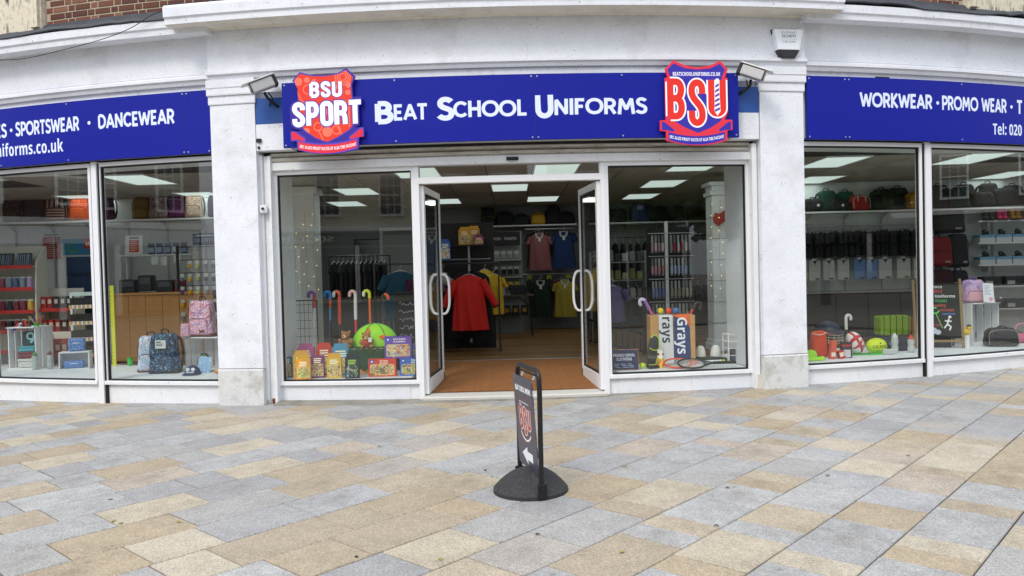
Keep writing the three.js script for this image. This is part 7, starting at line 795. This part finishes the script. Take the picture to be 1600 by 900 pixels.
// ---------------------------------------------------------------- across the street, seen only mirrored in the glass
{
  function house(name, label, x, z, turn, w, h, d, wallM, o) {
    const t = thing(name, label, 'building', [x, -0.05, z], turn); part(t, 'wall', boxUV(new THREE.BoxGeometry(w, h, d).translate(0, h / 2, -d / 2)), wallM); part(t, 'roof', bx(w + 0.4, 0.5, d + 0.4, 0, h, -d / 2), C('#4a4640', 0.9)); part(t, 'string_course', bx(w + 0.1, 0.25, 0.16, 0, 3.5, 0.08), o.trim);
    const n = o.n; for (const y of [4.3, 7.4]) { if (y + 2 > h) continue; for (let i = 0; i < n; i++) { const cx = -w / 2 + w * (i + 0.5) / n, q = part(t, 'window', [bx(1.2, 0.1, 0.14, cx, y - 0.1, 0.07), bx(0.1, 1.9, 0.1, cx - 0.55, y, 0.05), bx(0.1, 1.9, 0.1, cx + 0.55, y, 0.05), bx(1.2, 0.1, 0.1, cx, y + 1.9, 0.05), bx(1.0, 0.06, 0.09, cx, y + 0.92, 0.05), ...[-0.17, 0.17].map((k) => bx(0.03, 1.9, 0.07, cx + k, y, 0.05)), ...[0.45, 1.4].map((k) => bx(1.0, 0.03, 0.07, cx, y + k, 0.05))], o.trim); part(q, 'pane', bx(1.0, 1.9, 0.02, cx, y, 0.015), C('#27333d', 0.1)); } }
    part(t, 'shopfront', bx(w - 0.6, 2.4, 0.1, 0, 0.3, 0.05), C('#1c2024', 0.2)); for (let i = 0; i <= 4; i++) part(t, 'shopfront_pilaster', bx(0.22, 2.8, 0.2, -w / 2 + 0.4 + (w - 0.8) * i / 4, 0, 0.1), o.trim); const fs = part(t, 'shop_fascia', bx(w - 0.4, 0.62, 0.2, 0, 2.8, 0.1), o.sign); if (o.text) part(fs, 'lettering', new THREE.PlaneGeometry(w * 0.6, 0.5).translate(0, 3.11, 0.205), tex(canvas(768, 80, (g) => { g.fillStyle = o.bg; g.fillRect(0, 0, 768, 80); say(g, o.text, 384, 60, 58, o.ink, 1, 'bold', 'serif', 'center'); }), 0.5)); return t;
  }
  const stone = tex(T.soffit.clone(), 0.85, { color: '#fff6e2' }), brick = tex(T.gran2.clone(), 0.9, { color: '#6a3a2c' }), grey = tex(T.grime.clone(), 0.85, { color: '#a8a6a0' }), trim = C('#f4f2ec', 0.7);
  house('brick_house', 'brick town house with white sash windows across the street', -25, 12, 1.05, 14, 9.5, 8, brick, { n: 5, trim, sign: C('#c9ccd0', 0.5) });
  house('stone_house', 'stone fronted solicitors office across the street', -15.5, 27, 0.42 + Math.PI * 0, 12, 10, 8, stone, { n: 4, trim, sign: C('#1c1814', 0.6), text: 'SOLICITORS', bg: '#1c1814', ink: '#fffaf0' }).rotation.y = Math.PI - 0.42;
  house('brick_house', 'darker brick house beside the solicitors office', -3.5, 31, Math.PI, 10, 9, 8, brick, { n: 4, trim, sign: C('#2a3a34', 0.6) }); house('grey_house', 'grey rendered building facing the doors across the street', 10, 31, Math.PI, 14, 10, 8, grey, { n: 5, trim, sign: C('#23262c', 0.6) });
  scene.getObjectByName('brick_house').rotation.y = Math.PI / 2 + 0.25;
  house('stone_house', 'weathered and darkened stone terrace behind the street trees', 33, 16, -Math.PI / 2 - 0.35, 22, 9, 8, tex(T.grime.clone(), 0.9, { color: '#7c766a' }), { n: 7, trim, sign: C('#3a3a38', 0.6) });  // terrace stone darkened to weaken its mirrored glare in the windows
  const bark = tex(T.gran2.clone(), 0.95, { color: '#4a4038', ...bumped(0.01) });
  const leafG = new THREE.PlaneGeometry(0.42, 0.3, 1, 1), leafM = ['#3f5a24', '#34501f', '#4a6a2c'].map((c) => new THREE.MeshStandardMaterial({ color: c, roughness: 0.8, side: THREE.DoubleSide }));
  for (const [x, z, h, l] of [[16, 10.5, 7.5, 'leafy street tree nearest the weathered terrace corner'], [19, 15.5, 8, 'taller leafy street tree before the weathered terrace'], [13.5, 19, 7.5, 'leafy street tree beside the grey building'], [21.5, 9, 7, 'leafy street tree furthest along the terrace'], [10.5, 24, 7.5, 'leafy street tree facing the shop doors']]) {
    const t = thing('street_tree', l, 'tree', [x, -0.05, z], rr(0, 6), 'street trees'); const tr = [tube([[0, 0, 0], [0.06, h * 0.25, 0.03], [-0.04, h * 0.5, 0], [0.05, h * 0.8, 0.05]], 0.15, 14, 10)], cr = [[], [], []];
    for (let i = 0; i < 11; i++) { const a = i * 0.9 + rr(0, 0.4), y = h * rr(0.3, 0.55), rd = rr(0.8, 2.6), e = [Math.cos(a) * rd, y + rr(0.3, 2.4), Math.sin(a) * rd]; tr.push(tube([[0, y, 0], [e[0] * 0.5, y + (e[1] - y) * 0.6, e[2] * 0.5], e], 0.055, 8, 6)); for (let c = 0; c < 5; c++) { const cc = [e[0] + rr(-0.7, 0.7), e[1] + rr(-0.6, 0.7), e[2] + rr(-0.7, 0.7)]; for (let k = 0; k < 60; k++) cr[k % 3].push(leafG.clone().rotateX(rr(0, 6)).rotateY(rr(0, 6)).rotateZ(rr(0, 6)).translate(cc[0] + rr(-0.6, 0.6), cc[1] + rr(-0.5, 0.5), cc[2] + rr(-0.6, 0.6))); } }
    part(t, 'trunk', tr, bark); cr.forEach((g, i) => part(t, 'crown', g, leafM[i]));
  }
  solo('garden_wall', 'low pale stone wall running behind the street trees', 'wall', [bm(16, 0.9, 0.35), bm(16.1, 0.1, 0.45, 0, 0.9)], stone, [22, -0.05, 17], 1.1);
}
// ---------------------------------------------------------------- litter on the paving
{
  const lf = shapeOf([[0, -0.03], [0.012, -0.012], [0.016, 0.005], [0.008, 0.022], [0, 0.034], [-0.009, 0.02], [-0.015, 0.003], [-0.011, -0.014]]);
  const dead = [C('#2c261e', 0.9), C('#3a3226', 0.9)], green = [C('#8c8c3a', 0.8), C('#7c8034', 0.8)];
  const put = (x, z, g) => { const q = ext(lf, 0.001, 0, 4).rotateX(-Math.PI / 2), p = q.attributes.position; for (let i = 0; i < p.count; i++) p.setY(i, p.getY(i) + 0.006 * Math.abs(p.getX(i)) / 0.016); const m = solo(g ? 'green_leaf' : 'dead_leaf', g ? 'small yellow green leaf lying on the paving' : 'small dark dead leaf lying on the paving', 'leaf', q, pick(g ? green : dead), [x, TILT * x + 0.003, z], rr(0, 6), g ? 'green leaves on the paving' : 'dead leaves on the paving'); m.scale.setScalar(g ? 0.62 : 0.55); };
  for (const [x, z] of [[-1.52, 0.62], [-0.22, 2.95], [1.3, 3.55], [2.0, 3.35], [2.75, 2.9], [-1.1, 2.1], [0.1, 4.3], [-2.6, 3.4], [1.05, 4.25], [-0.8, 4.55], [3.1, 1.4]]) put(x, z, 0);
  for (const [x, z] of [[-2.35, 3.85], [-2.28, 3.9], [0.75, 2.95], [-0.38, 4.62], [-1.95, 3.9], [0.5, 4.6]]) put(x, z, 1);
}
renderer.render(scene, camera);
